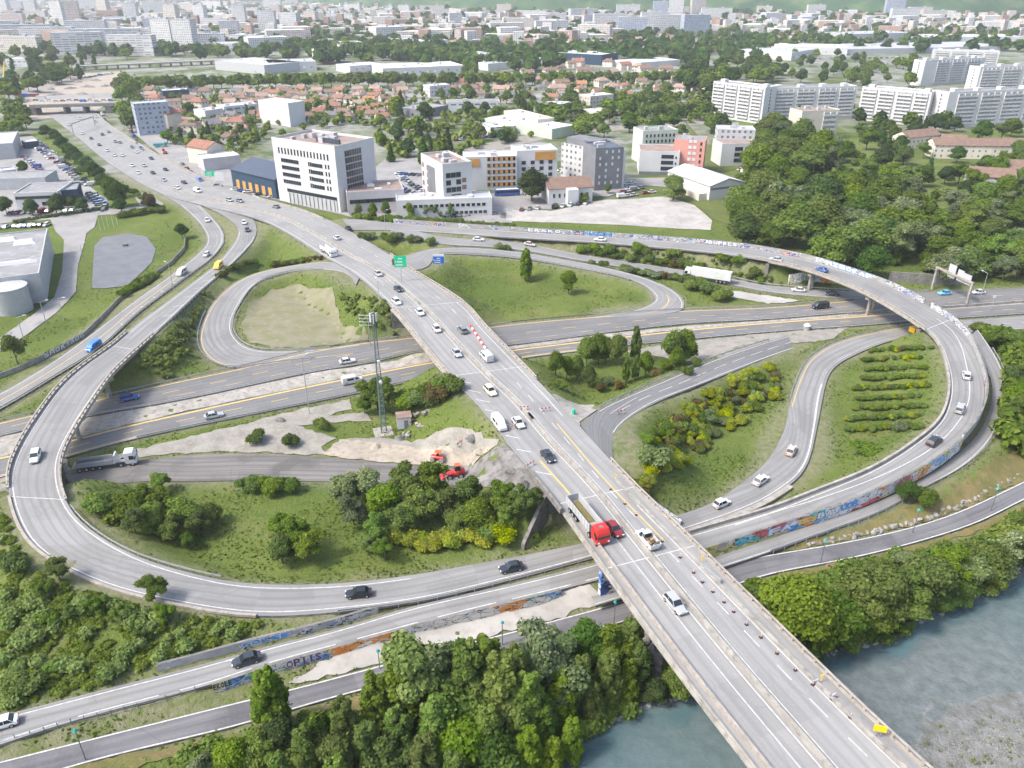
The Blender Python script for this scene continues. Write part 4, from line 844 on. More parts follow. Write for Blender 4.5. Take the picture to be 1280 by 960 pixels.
class Bld:
    def __init__(s, name, label, A, B, h, C=None, depth=12, wall='wall_white', roof='grey_roof', parapet=.6, cat='building', group=None, z=0, plain=False):
        a, b = P(A[0], A[1], h+z), P(B[0], B[1], h+z); a.z = b.z = z; d = b-a; s.W = d.length; d.normalize(); n = Vector((-d.y, d.x, 0))
        if C is not None: depth = abs((P(C[0], C[1], h+z)-b).dot(n)) if abs((P(C[0], C[1], h+z)-b).dot(n)) > 3 else depth
        s.D = depth; s.h = h; s.o = (a+b)/2+n*depth/2; s.ang = math.atan2(d.y, d.x)
        s.r = empty(name, s.o, s.ang, label, cat, group)
        mb = MB(); mb.box((0, 0, -1), (s.W, s.D, h+1)); mb.build('wall', wall, s.r)
        if not plain:
            mb = MB(); mb.box((0, 0, h), (s.W-.7, s.D-.7, .12), mat=0)
            if parapet:
                for x, y, p, q in ((0, -s.D/2+.15, s.W+.04, .34), (0, s.D/2-.15, s.W+.04, .34), (-s.W/2+.15, 0, .34, s.D-.64), (s.W/2-.15, 0, .34, s.D-.64)): mb.box((x, y, h), (p, q, parapet), mat=1)
            mb.build('roof', [roof, wall], s.r)
        else:
            mb = MB(); mb.box((0, 0, h), (s.W+.3, s.D+.3, .35)); mb.build('roof', roof, s.r)
    def place(s, me_, face, x, z, nm):
        o = link(nm, me_, s.r)
        if face == 'F': o.location = (x, -s.D/2, z)
        elif face == 'R': o.location = (s.W/2, x, z); o.rotation_euler = (0, 0, math.pi/2)
        elif face == 'L': o.location = (-s.W/2, -x, z); o.rotation_euler = (0, 0, -math.pi/2)
        return o
    def wins(s, face, cols, z0, rows, dz, w, h, x0=None, x1=None, mat='glass', nm='window', frame='wall_grey', skip=0):
        L = s.W if face == 'F' else s.D; x0 = -L/2+L*.06 if x0 is None else x0*L; x1 = L/2-L*.06 if x1 is None else x1*L; me = win_mesh(w, h, mat, frame)
        for r in range(rows):
            for c in range(cols):
                if skip and RND.random() < skip: continue
                s.place(me, face, x0+(x1-x0)*(c+.5)/cols, z0+r*dz, nm)
        return s
    def roofbox(s, n=4, mat='silver_roof', hh=(1, 2.2)):
        for _ in range(n):
            mb = MB(); w_, d_ = RND.uniform(1.2, 3.5), RND.uniform(1.2, 3); mb.box((RND.uniform(-.35, .35)*s.W, RND.uniform(-.3, .3)*s.D, s.h+.12), (w_, d_, RND.uniform(*hh))); mb.build('roof_unit', mat, s.r)
        return s
    def box(s, nm, mat, x, y, z, w, d, h): 
        mb = MB(); mb.box((x, y, z), (w, d, h)); mb.build(nm, mat, s.r); return s
    def bands(s, face, rows, z0, dz, spans, hgt=1.3, proj_=.9):
        """balcony bands: a flat panel painted grey as recess shade, with a white balcony front below it"""
        L = s.W if face == 'F' else s.D
        for r in range(rows):
            for a, b in spans:
                k = (round((b-a)*L, 1), 'band', hgt)
                if k not in WIN:
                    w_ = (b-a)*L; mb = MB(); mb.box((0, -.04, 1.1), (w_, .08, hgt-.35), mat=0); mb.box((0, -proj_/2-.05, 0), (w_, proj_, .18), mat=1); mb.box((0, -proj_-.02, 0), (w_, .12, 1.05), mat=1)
                    n = max(2, int(w_/4))
                    for i in range(n+1): mb.box((-w_/2+w_*i/n, -proj_/2, .18), (.15, proj_-.1, 2.3), mat=1)
                    o = mb.build('balcony', ['loggia_shade', 'wall_white'], uvgen=False); WIN[k] = o.data; bpy.data.objects.remove(o)
                s.place(WIN[k], face, ((a+b)/2)*L, z0+r*dz, 'balcony')
        return s
def gable(name, label, A, B, h, depth, wall, roof, rise=2.5, along=True, cat='house', over=.5, C=None, group=None):
    b = Bld(name, label, A, B, h, C, depth, wall, roof, 0, cat, group, plain=True); bpy.data.objects.remove([c for c in b.r.children if c.name.startswith('roof')][0])
    W, D = b.W, b.D; mb = MB(); o = over
    if along:
        Y = D/2+o; X = W/2+o; zz = h-.15
        mb.quad((-X, -Y, zz), (X, -Y, zz), (X, 0, h+rise), (-X, 0, h+rise)); mb.quad((X, Y, zz), (-X, Y, zz), (-X, 0, h+rise), (X, 0, h+rise))
        mb.quad((-X, -Y, zz-.25), (-X, 0, h+rise-.25), (X, 0, h+rise-.25), (X, -Y, zz-.25)); mb.quad((X, Y, zz-.25), (X, 0, h+rise-.25), (-X, 0, h+rise-.25), (-X, Y, zz-.25))
        mb.quad((-X, -Y, zz-.25), (X, -Y, zz-.25), (X, -Y, zz), (-X, -Y, zz)); g = MB()
        for sx in (-1, 1): g.poly([(sx*W/2, -D/2, h), (sx*W/2, D/2, h), (sx*W/2, 0, h+rise-.3)][::sx])
    else:
        X = W/2+o; Y = D/2+o; zz = h-.15
        mb.quad((-X, Y, zz), (-X, -Y, zz), (0, -Y, h+rise), (0, Y, h+rise)); mb.quad((X, -Y, zz), (X, Y, zz), (0, Y, h+rise), (0, -Y, h+rise)); 
        mb.quad((-X, -Y, zz-.25), (-X, Y, zz-.25), (0, Y, h+rise-.25), (0, -Y, h+rise-.25)); mb.quad((X, Y, zz-.25), (X, -Y, zz-.25), (0, -Y, h+rise-.25), (0, Y, h+rise-.25)); g = MB()
        for sy in (-1, 1): g.poly([(W/2, sy*D/2, h), (-W/2, sy*D/2, h), (0, sy*D/2, h+rise-.3)][::sy])
    mb.build('roof', roof, b.r); g.build('gable', wall, b.r); return b
# white office block over a glazed base
hb = Bld('office_block', 'white office block on a glazed base, tall glass strip on its end wall', (339.5, 174.5), (418, 186), 27.5, (461, 174), wall='wall_white', roof='red_gravel', parapet=1.1)
L_ = hb.W
for k in range(16): hb.place(win_mesh(.9, 2.4), 'F', -L_*.40+k*L_*.052, 22.2, 'window')
for r in range(4):
    z = 9.2+r*3.1
    hb.place(win_mesh(round(L_*.29, 1), 1.5), 'F', -L_*.24, z, 'ribbon_window'); hb.place(win_mesh(round(L_*.17, 1), 1.5), 'F', L_*.2, z, 'ribbon_window')
    for x in (.07, .1, .335, .38): hb.place(win_mesh(.9, 1.7), 'F', L_*x, z, 'window')
hb.place(win_mesh(round(hb.D*.42, 1), 17.5, 'glass', 'wall_white'), 'R', -hb.D*.06, 8.2, 'glazed_strip')
for k in range(1, 6): hb.box('floor_band', 'wall_metal', hb.W/2+.06, -hb.D*.06, 8.2+k*2.9, .12, hb.D*.41, .5)
hb.box('glazed_base', 'glass', L_*.06, -hb.D/2-.12, 5.3, L_*.8, .2, 1.5); hb.box('base_cladding', 'wall_metal', L_*.07, -hb.D/2-.2, -.5, L_*.78, .3, 5.8)
for k in range(12): hb.box('base_fin', 'wall_grey', -L_*.3+k*L_*.066, -hb.D/2-.45, 0, .2, .25, 5.2)
hb.box('roof_plant_screen', 'solar', L_*.22, -hb.D*.2, 27.6, L_*.36, 1, 2.2); hb.roofbox(9)
an = Bld('annexe_block', 'low lilac annexe with red gravel roof beside white office block', (433, 242), (505, 238), 9.5, (495, 226), 22, wall='wall_lilac', roof='red_gravel', parapet=.7); an.wins('F', 3, 5, 1, 3, 8, 1.6).roofbox(4, 'white', (.4, .8))
gb = gable('dark_blue_hall', 'dark blue clad hall with blue grey roof and orange doors beside the roadworks', (288, 211), (343, 224), 9.5, 26, 'wall_blue', 'solar', 3.5, True, 'building', C=None)
gb.wins('F', 6, 1, 1, 3, 2.6, 4.0, mat='wall_ochre');  # doors are plain ochre panels
wr_ = Bld('apartment_block', 'white block with grey panels, red flecks and camouflage patterned loggias, right of office block', (526, 194), (553, 208), 20.5, (590, 204.5), wall='wall_white', roof='red_gravel', parapet=1)
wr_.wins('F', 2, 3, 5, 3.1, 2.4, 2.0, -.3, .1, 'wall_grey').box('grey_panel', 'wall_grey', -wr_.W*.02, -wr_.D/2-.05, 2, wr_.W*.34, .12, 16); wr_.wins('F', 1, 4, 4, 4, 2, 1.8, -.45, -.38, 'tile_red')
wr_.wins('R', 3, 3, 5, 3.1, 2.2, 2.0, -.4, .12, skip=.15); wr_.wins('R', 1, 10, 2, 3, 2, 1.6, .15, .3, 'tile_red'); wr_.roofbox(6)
lo = Bld('low_office', 'low white building with a row of small windows and cars parked in front', (495, 252), (615, 248), 7.5, (600, 240), 18, wall='wall_white', roof='silver_roof', parapet=.5); lo.wins('F', 16, 4.6, 1, 3, 1.5, 1.1).wins('F', 9, 1.4, 1, 3, 1.5, 1.1, 0, .45).roofbox(6, 'white', (.5, 1))
oc = Bld('apartment_block', 'white flats with ochre recesses and balconies, left wing', (582, 198), (646, 196), 15.5, None, 14, wall='wall_white', roof='white_roof'); oc.wins('F', 5, 2, 5, 3, 2.4, 1.7, -.1, .48, 'wall_ochre').wins('F', 6, 2, 5, 3, 1.1, 1.5, -.1, .5).box('ochre_storey', 'wall_ochre', -oc.W*.36, -oc.D/2-.1, 11.5, oc.W*.26, .25, 3.6).roofbox(3)
oc2 = Bld('apartment_block', 'white flats topped by a big ochre cube, right wing', (646, 190), (697, 188), 17, None, 15, wall='wall_white', roof='white_roof'); oc2.box('ochre_storey', 'wall_ochre', oc2.W*.2, -oc2.D/2-.12, 12.8, oc2.W*.5, .3, 4).wins('F', 4, 2, 4, 3, 2, 1.6).roofbox(3)
gy = Bld('apartment_block', 'pale grey flats behind the dark grey tower, stepped facade', (702, 180), (744, 188), 16, None, 16, wall='fac_white', roof='grey_roof'); gy.roofbox(3).box('roof_storey', 'wall_grey', -gy.W*.1, 1, 16.1, gy.W*.8, 10, 3)
gt = Bld('apartment_tower', 'dark grey tower with small scattered white windows', (745, 187), (780, 185), 19.5, None, 17, wall='wall_grey', roof='solar'); gt.wins('F', 4, 3, 6, 2.9, .9, 1.4, mat='wall_white', skip=.25); gt.box('side_wing', 'wall_white', gt.W*.56, 0, 0, gt.W*.1, 15, 18.5).roofbox(3)
gn = Bld('apartment_block', 'pale green rendered flats behind the salmon block', (804, 165), (848, 163), 17, None, 14, wall='wall_green', roof='grey_roof'); gn.wins('F', 8, 2, 5, 3, 1, 1.5).roofbox(2)
lw = Bld('apartment_block', 'low white flats with dark window group in front of the salmon block', (800, 190), (850, 191), 11.5, (846, 182), 16, wall='wall_white', roof='red_gravel'); lw.wins('F', 3, 2.5, 3, 3, 2.2, 1.8, .05, .35).wins('F', 1, 2.5, 3, 3, .8, 1, .38, .45).box('plinth', 'wall_grey', 0, -lw.D/2-.1, -.5, lw.W*.98, .2, 2.2)
pk = Bld('apartment_block', 'salmon coloured block of flats between white and green blocks', (843, 175), (882, 177), 17, None, 14, wall='wall_pink', roof='grey_roof', parapet=.3); pk.wins('F', 2, 4, 5, 3, 1.6, 1.7, -.05, .25, 'wall_white').wins('F', 1, 3, 5, 3, 1, 1.5, .3, .45).roofbox(2)
wh_ = gable('sports_hall', 'white gabled hall beside large round tree and lawn', (888, 232), (931, 227), 7, 34, 'wall_white', 'white_roof', 2.6, False, 'building', C=None); wh_.box('dark_band', 'wall_grey', 0, -wh_.D/2-.06, 4.8, wh_.W*.96, .12, .9)
wh_.place(win_mesh(3.0, 1.6), 'F', wh_.W*.25, 1.6, 'window'); wh_.box('lean_to', 'wall_cream', -wh_.W/2-2.2, -wh_.D*.2, -1, 4.4, wh_.D*.5, 4.2)
bh = gable('village_hall', 'white hall with brown tiled roof beside the white gravel lot', (686, 236), (741, 233), 7, 15, 'wall_white', 'tile_brown', 3.4, True, 'building', C=None); bh.wins('F', 7, 2.8, 1, 3, 1, 1.6); 
mb = MB(); mb.box((0, -bh.D/2-2, -1), (5, 4.4, 8)); mb.build('dormer_wing', 'wall_white', bh.r)
bw = Bld('apartment_block', 'light grey block of flats behind the white balcony block at right', (898, 162), (945, 163), 17, None, 14, wall='fac_grey', roof='silver_roof', parapet=.3); bw.roofbox(3)
bb_ = Bld('apartment_block', 'white three storey flats with dark balcony stack right of the hall', (903, 181), (948, 180), 11.5, None, 15, wall='wall_white', roof='red_gravel'); bb_.wins('F', 1, 2.2, 3, 3, 4.4, 1.9, -.15, .1).wins('F', 3, 2.6, 3, 3, 1, 1.4, .12, .45)
# the white slab blocks
def slab(label, A, B, h, rows, depth=13, spans=((-.47, -.27), (-.22, -.02), (.04, .24), (.29, .46)), C=None):
    h *= .9; A = (A[0], A[1]+3); B = (B[0], B[1]+3)
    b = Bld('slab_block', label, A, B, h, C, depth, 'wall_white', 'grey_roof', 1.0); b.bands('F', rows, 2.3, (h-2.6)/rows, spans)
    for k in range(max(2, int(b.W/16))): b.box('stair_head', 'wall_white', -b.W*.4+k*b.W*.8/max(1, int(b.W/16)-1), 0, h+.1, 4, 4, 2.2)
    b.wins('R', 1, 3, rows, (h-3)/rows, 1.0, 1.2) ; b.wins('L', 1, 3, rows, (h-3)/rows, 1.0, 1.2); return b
slab('tall white slab block left of the others, narrow end to the left', (892, 100), (957, 108), 26, 9)
slab('long white slab block behind the small beige tower', (968, 109), (1072, 106), 24, 8)
slab('white slab block between two dark trees, third from left', (1078, 107), (1165, 114), 24, 8)
slab('largest white slab block running out of the right edge', (1187, 114), (1330, 108), 25, 8, spans=((-.42, -.26), (-.22, -.06), (-.02, .14), (.18, .34)))
slab('white slab block up the right edge, behind the largest one', (1157, 74), (1232, 70), 24, 9, spans=((-.3, -.1), (-.05, .15), (.2, .42)))
slab('cream slab block with square windows at the right edge', (1226, 82), (1330, 79), 24, 8)
slab('farthest white slab block at upper right, long and low', (1168, 60), (1250, 62), 16, 5)
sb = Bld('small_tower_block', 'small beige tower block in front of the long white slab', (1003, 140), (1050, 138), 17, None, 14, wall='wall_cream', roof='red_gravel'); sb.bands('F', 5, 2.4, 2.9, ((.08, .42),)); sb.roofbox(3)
for (A, B, h, dp, lb) in (((1177, 176), (1208, 178), 7.5, 14, 'brown roofed pale block, left of the group below the slabs'), ((1170, 181), (1244, 182), 7.5, 13, 'long brown roofed block behind the light green hedge at right'), ((1240, 182), (1320, 182), 7.5, 14, 'brown roofed block cut by the right edge'),
                            ((1213, 219), (1270, 223), 8, 15, 'grey walled house with brown roof at right above the woods'), ((1262, 210), (1330, 214), 8, 15, 'brown roofed house behind the grey walled one at the right edge'), ((1137, 172), (1176, 168), 7, 12, 'small brown roofed house left of the long brown roofed block')):
    g_ = gable('apartment_house', lb, A, B, h, dp, 'fac_grey' if 'grey' in lb else 'fac_house', 'tile_brown', 3, True, 'house')
# left side
ib = Bld('industrial_shed', 'large grey industrial shed with skylights beside the round tank', (-70, 358), (49, 343), 9, (61, 287), 60, wall='wall_metal', roof='grey_roof', parapet=.5)
for u, v, a, b in ((9, 300, 6, 4), (31, 303, 7, 5), (20, 329, 12, 2.6)):
    p = P(u, v, 9.2)-ib.o; p.rotate(Matrix.Rotation(-ib.ang, 3, 'Z')); mb = MB(); mb.box((p.x, p.y, 9.1), (a, b, .9), taper=(.7, .5)); mb.build('skylight', 'white_roof', ib.r)
tk = at(18, 385); tk = P(18, 388, 0); r = empty('storage_tank', tk, 0, 'round corrugated steel water tank in front of the grey industrial shed', 'tank'); mb = MB(); mb.tube((0, 0, -1), (0, 0, 8), 5.3, 5.3, 40); mb.build('shell', 'wall_metal', r)
mb = MB(); mb.tube((0, 0, 8), (0, 0, 8.7), 5.5, .5, 40); mb.build('cover', 'silver_roof', r)
mb = MB()
for k in range(9): mb.tube((0, 0, .4+k*.85), (0, 0, .5+k*.85), 5.38, 5.38, 40)
mb.build('hoop', 'steel', r)
gs = Bld('workshop', 'blue grey workshop with white roof panel at the left edge', (-40, 184), (16, 180), 8, (20, 165), 24, wall='wall_metal', roof='silver_roof'); 
l1 = Bld('low_office', 'low white office with dark window strip, car park behind', (17, 243), (72, 241), 6.5, (73, 229), 16, wall='wall_white', roof='grey_roof'); l1.wins('F', 3, 4.2, 1, 3, 7, 1.2).wins('F', 2, 1.2, 1, 3, 5, 1.5); 
l2 = Bld('showroom', 'grey roofed showroom with blue glass front beside the low white office', (72, 240), (97, 238), 6, (112, 228), 15, wall='wall_blue', roof='grey_roof'); l2.wins('F', 2, 1, 1, 3, 5, 3)
l3 = Bld('garage_block', 'grey flat roofed garage behind the low white office', (-30, 226), (56, 223), 5, (58, 214), 14, wall='wall_metal', roof='grey_roof'); l4 = Bld('store_shed', 'small grey flat roofed shed beside round tree in car park', (3, 215), (20, 213), 5, None, 9, wall='wall_metal', roof='silver_roof')
l5 = Bld('store_shed', 'dark fronted shed with white canopy at the top of car park', (30, 178), (48, 176), 4, None, 7, wall='wall_blue', roof='white_roof', parapet=0)
# beside the avenue
gb1 = Bld('apartment_block', 'narrow white and pale blue flats behind the blank gabled house', (167, 131), (210, 128), 19, None, 13, wall='fac_blue', roof='silver_roof'); gb1.r['label'] = 'pale blue and white flats behind the blank gabled house'
gable('gabled_house', 'tall blank grey gabled house with red roof by the roadworks', (186, 141), (208, 143), 12, 12, 'wall_cream', 'tile_red', 3, False, 'house')
gable('gabled_house', 'white house end with red roof between roadworks and blue hall', (233, 182), (258, 186), 9, 12, 'wall_cream', 'tile_red', 3, True, 'house')
Bld('white_shed', 'long white roofed shed left of the dark blue hall', (254, 200), (300, 195), 6, None, 14, wall='wall_lilac', roof='white_roof')
Bld('cream_hut', 'long cream shed with pink roof in the gardens', (216, 150), (240, 149), 6.5, None, 9, wall='wall_cream', roof='tile_pink', parapet=0)
gable('cottage', 'cream cottage with grey roof among garden trees', (257, 156), (277, 154), 5, 10, 'wall_cream', 'tile_grey', 3, True, 'house'); gable('villa', 'cream villa with dark upper windows left of the white tent roofs', (208, 127), (226, 126), 9, 10, 'fac_house', 'tile_brown', 1.5, True, 'house')
Bld('white_tower', 'tall white windowless block in the housing estate', (360, 130), (380, 127), 15, (374, 118), 12, wall='wall_white', roof='white_roof')
# mid ground schools, sheds, warehouses  (A, B, h, depth, wall, roof, label)
for row in (((672, 150), (693, 148), 8, 45, 'wall_cream', 'white_roof', 'long cream school block with pale roof beside the poplars'), ((690, 131), (718, 130), 6, 18, 'wall_grey', 'white_roof', 'low school hall with white roof and dark front'),
            ((738, 121), (767, 118), 9, 14, 'fac_cream', 'white_roof', 'white three storey school behind the round tree'), ((745, 142), (770, 140), 5, 22, 'wall_cream', 'white_roof', 'long pale roofed annexe right of round tree'),
            ((604, 148), (690, 162), 6, 22, 'wall_green', 'white_roof', 'large white roofed market hall with green piers'), ((615, 160), (645, 158), 5, 20, 'fac_low', 'white_roof', 'white roofed store behind the ochre flats'),
            ((525, 138), (560, 132), 6, 22, 'wall_grey', 'grey_roof', 'grey roofed gymnasium behind the garden conifers'), ((558, 128), (625, 127), 7, 14, 'fac_low', 'grey_roof', 'long low building with blue green glass front'), ((537, 108), (563, 106), 9, 12, 'fac_white', 'white_roof', 'white three storey block at the tree row'),
            ((268, 76), (330, 82), 9, 50, 'wall_metal', 'silver_roof', 'big grey warehouse at upper left behind the tree row'), ((335, 79), (395, 77), 9, 40, 'fac_hall', 'silver_roof', 'grey warehouse with bright band behind the tree row'), ((437, 83), (478, 80), 7, 30, 'fac_hall', 'white_roof', 'white warehouse left of the longest one'),
            ((478, 86), (580, 82), 8, 50, 'fac_hall', 'white_roof', 'longest white warehouse in the middle distance'), ((605, 68), (640, 66), 9, 40, 'wall_white', 'silver_roof', 'barrel roofed sheds right of the street of trees'), ((610, 80), (640, 78), 7, 20, 'wall_white', 'silver_roof', 'second row of barrel roofed sheds'),
            ((645, 75), (700, 74), 7, 25, 'fac_hall', 'white_roof', 'long white shed left of the blue building'), ((695, 66), (752, 69), 11, 45, 'wall_blue', 'white_roof', 'blue industrial building with white roof'), ((795, 79), (850, 75), 6, 40, 'wall_white', 'white_roof', 'bright white flat shed behind the gardens'),
            ((925, 62), (990, 66), 9, 70, 'fac_hall', 'silver_roof', 'big pale logistics shed above the wood'), ((968, 58), (1060, 60), 9, 60, 'fac_hall', 'white_roof', 'wide white logistics shed left of the shopping centre'), ((1062, 43), (1140, 41), 12, 60, 'wall_metal', 'silver_roof', 'grey shopping centre with dark roof edge'),
            ((1050, 62), (1262, 58), 6, 90, 'wall_metal', 'silver_roof', 'huge flat grey roof of the shopping centre'), ((1140, 46), (1280, 46), 8, 60, 'fac_hall', 'white_roof', 'white roofed shopping hall at the right edge'), ((950, 62), (985, 60), 8, 20, 'wall_white', 'white_roof', 'small white shed beside the logistics shed'),
            ((250, 55), (290, 55), 10, 40, 'fac_hall', 'silver_roof', 'far grey warehouse beyond the white towers'), ((525, 52), (560, 50), 10, 40, 'fac_hall', 'white_roof', 'far white hall left of the diagonal trees'), ((425, 56), (480, 54), 9, 20, 'fac_low', 'grey_roof', 'long brownish school block in the woods'),
            ((612, 27), (640, 27), 14, 40, 'fac_grey', 'silver_roof', 'dark far office slab right of the distant trees'), ((395, 62), (415, 61), 12, 14, 'wall_white', 'white_roof', 'white block with a red side in the middle distance'), ((6, 74), (34, 74), 8, 20, 'fac_low', 'white_roof', 'pale depot above the crane'),
            ((75, 138), (108, 137), .1, 3, 'wall_cream', 'lot', 'none'), ((280, 134), (322, 130), 7, 16, 'fac_low', 'silver_roof', 'white industrial building with roof units left of the estate'), ((256, 139), (278, 136), 8, 14, 'wall_white', 'white_roof', 'white tent roofed workshops in the gardens'), ((203, 114), (236, 112), 8, 12, 'wall_blue', 'white_roof', 'dark blue shed with white roof by the tree row')):
    A, B, h, dp, wl_, rf, lb = row
    if lb == 'none': continue
    b = Bld('warehouse' if 'shed' in lb or 'ware' in lb or 'roof' in lb else 'low_block', lb, A, B, h, None, dp, wl_, rf, .4); b.roofbox(2+int(b.W/25), 'silver_roof', (.6, 1.4))
# far towers and slabs (u centre, v of the foot, width, height, wall, yaw)
TW = [(40, 22, 28, 44, 'fac_white'), (130, 24, 26, 46, 'fac_cream'), (165, 30, 28, 40, 'fac_white'), (215, 34, 26, 40, 'fac_cream'), (250, 30, 26, 36, 'fac_white'), (300, 34, 26, 40, 'fac_white'), (5, 22, 30, 40, 'fac_white'), (110, 50, 60, 28, 'fac_white'), (20, 64, 70, 18, 'fac_cream'), (180, 60, 50, 24, 'fac_white'), (310, 60, 60, 16, 'fac_white'), (425, 30, 60, 20, 'fac_white'), (480, 34, 50, 18, 'fac_cream'), (550, 26, 40, 24, 'fac_white'), (650, 40, 50, 22, 'fac_cream'), (690, 42, 60, 20, 'fac_white'), (75, 36, 26, 48, 'fac_white'), (95, 38, 24, 50, 'fac_pink'), (150, 34, 60, 18, 'fac_grey'), (30, 48, 90, 20, 'fac_white'), (12, 34, 60, 24, 'fac_pink'), (45, 27, 50, 22, 'fac_cream'), (190, 46, 22, 28, 'fac_blue'), (135, 62, 90, 26, 'fac_band'), (100, 68, 60, 26, 'fac_band'), (165, 70, 60, 24, 'fac_band'),
      (205, 62, 32, 38, 'fac_white'), (231, 65, 30, 40, 'fac_white'), (262, 62, 45, 20, 'fac_white'), (288, 48, 30, 26, 'fac_grey'), (195, 18, 60, 30, 'fac_white'), (235, 16, 40, 24, 'fac_cream'), (335, 43, 30, 38, 'fac_white'), (362, 45, 34, 36, 'fac_grey'), (388, 32, 26, 26, 'fac_pink'), (345, 28, 24, 34, 'fac_pink'),
      (10, 52, 60, 16, 'fac_cream'), (60, 52, 80, 20, 'fac_white'), (120, 45, 70, 22, 'fac_white'), (168, 53, 60, 20, 'fac_grey'), (270, 36, 50, 18, 'fac_white'), (310, 20, 60, 18, 'fac_grey'), (505, 18, 30, 22, 'fac_white'), (440, 14, 50, 18, 'fac_white'), (570, 33, 26, 24, 'fac_grey'), (630, 18, 40, 24, 'fac_pink'),
      (785, 20, 60, 26, 'fac_white'), (762, 40, 60, 30, 'fac_white'), (745, 38, 50, 26, 'fac_grey'), (730, 24, 70, 22, 'fac_white'), (818, 42, 50, 34, 'fac_white'), (845, 42, 60, 30, 'fac_grey'), (870, 44, 50, 32, 'fac_blue'), (790, 44, 50, 28, 'fac_blue'), (844, 25, 34, 46, 'fac_white'), (872, 25, 34, 46, 'fac_cream'), (860, 24, 22, 26, 'fac_cream'),
      (895, 26, 70, 26, 'fac_white'), (825, 22, 36, 36, 'fac_blue'), (1020, 19, 46, 24, 'fac_white'), (1077, 17, 30, 40, 'fac_cream'), (1117, 22, 46, 42, 'fac_blue'), (1130, 28, 60, 28, 'fac_white'), (1172, 15, 34, 38, 'fac_white'), (1184, 16, 30, 38, 'fac_blue'), (1215, 17, 34, 36, 'fac_blue'), (1240, 17, 110, 28, 'fac_pink'), (1150, 20, 60, 20, 'fac_white'), (1170, 24, 70, 18, 'fac_cream'),
      (955, 17, 40, 18, 'fac_cream'), (665, 24, 70, 18, 'fac_white'), (690, 30, 60, 20, 'fac_grey'), (600, 12, 60, 18, 'fac_white'), (540, 15, 70, 16, 'fac_pink'), (470, 22, 60, 16, 'fac_white'), (15, 12, 60, 24, 'fac_white'), (110, 10, 60, 24, 'fac_grey'), (265, 10, 70, 20, 'fac_white'), (340, 8, 60, 20, 'fac_white')]
for i, (u, v, W_, h, wm_) in enumerate(TW):
    p = P(u, v, 0); yaw = RND.uniform(-.35, .35); r = empty('tower_block' if h > 25 else 'far_apartment_block', p, yaw, None, 'building'); D_ = min(W_, 14)
    mb = MB(); mb.box((0, D_/2, -1), (W_, D_, h+1)); mb.build('wall', wm_, r); mb = MB(); mb.box((0, D_/2, h), (W_+.4, D_+.4, .8)); mb.box((W_*.2, D_/2, h+.8), (5, 5, 2.5)); mb.build('roof', 'silver_roof', r)
    c = {'fac_white': 'white', 'fac_pink': 'pinkish', 'fac_grey': 'pale grey', 'fac_cream': 'cream', 'fac_blue': 'blue grey', 'fac_band': 'balcony banded white'}[wm_]; r['group'] = 'far blocks of flats on the plain'
    s_ = 'tall' if h > 30 else 'mid height' if h > 23 else 'low wide' if W_ > 45 else 'small'
    wh2 = 'at upper left' if u < 330 else 'in the far centre' if u < 700 else 'in the far cluster right of centre' if u < 940 else 'before the hills at upper right'
    reg(wh2, f'{s_} {c} block', r, Vector((p.x, p.y, h/2)))
# houses
HP = []
def house_proto(w_, d_, h, rise, hip, wing):
    mb = MB(); mb.box((0, 0, -.5), (w_, d_, h+.5)); 
    if wing: mb.box((w_*.2, -d_*.5-1.5, -.5), (w_*.4, 3, h*.75+.5))
    if not hip:
        for s_ in (-1, 1): mb.poly([(s_*w_/2, -d_/2, h), (s_*w_/2, d_/2, h), (s_*w_/2, 0, h+rise-.2)][::s_])
    wo = mb.build('wall', 'fac_house'); wm_ = wo.data; bpy.data.objects.remove(wo)
    X, Y = w_/2+.5, d_/2+.6; x1 = X-(d_*.45 if hip else 0); mb = MB(); z0 = h-.2
    mb.quad((-X, -Y, z0), (X, -Y, z0), (x1, 0, h+rise), (-x1, 0, h+rise)); mb.quad((X, Y, z0), (-X, Y, z0), (-x1, 0, h+rise), (x1, 0, h+rise))
    if hip: mb.poly([(X, -Y, z0), (X, Y, z0), (x1, 0, h+rise)]); mb.poly([(-X, Y, z0), (-X, -Y, z0), (-x1, 0, h+rise)])
    mb.quad((-X, Y, z0-.15), (X, Y, z0-.15), (X, -Y, z0-.15), (-X, -Y, z0-.15))
    if wing: mb.quad((w_*.2-w_*.22, -d_/2-3.3, h*.75-.1), (w_*.2+w_*.22, -d_/2-3.3, h*.75-.1), (w_*.2+w_*.22, -d_/2, h*.75+1), (w_*.2-w_*.22, -d_/2, h*.75+1))
    ro = mb.build('roof', 'tile_red'); rm = ro.data; bpy.data.objects.remove(ro)
    mb = MB(); mb.box((w_*.25, d_*.15, h+rise*.3), (.8, .6, rise*.7+.9)); co_ = mb.build('chimney', 'wall_cream'); cm = co_.data; bpy.data.objects.remove(co_)
    return wm_, rm, cm
HP = [house_proto(10, 8, 5.2, 2.4, False, True), house_proto(12, 9, 5.8, 2.6, True, False), house_proto(9, 8, 3.4, 2.2, False, False), house_proto(14, 9, 6, 2.6, False, True), house_proto(8, 7.5, 3.2, 2, True, False)]
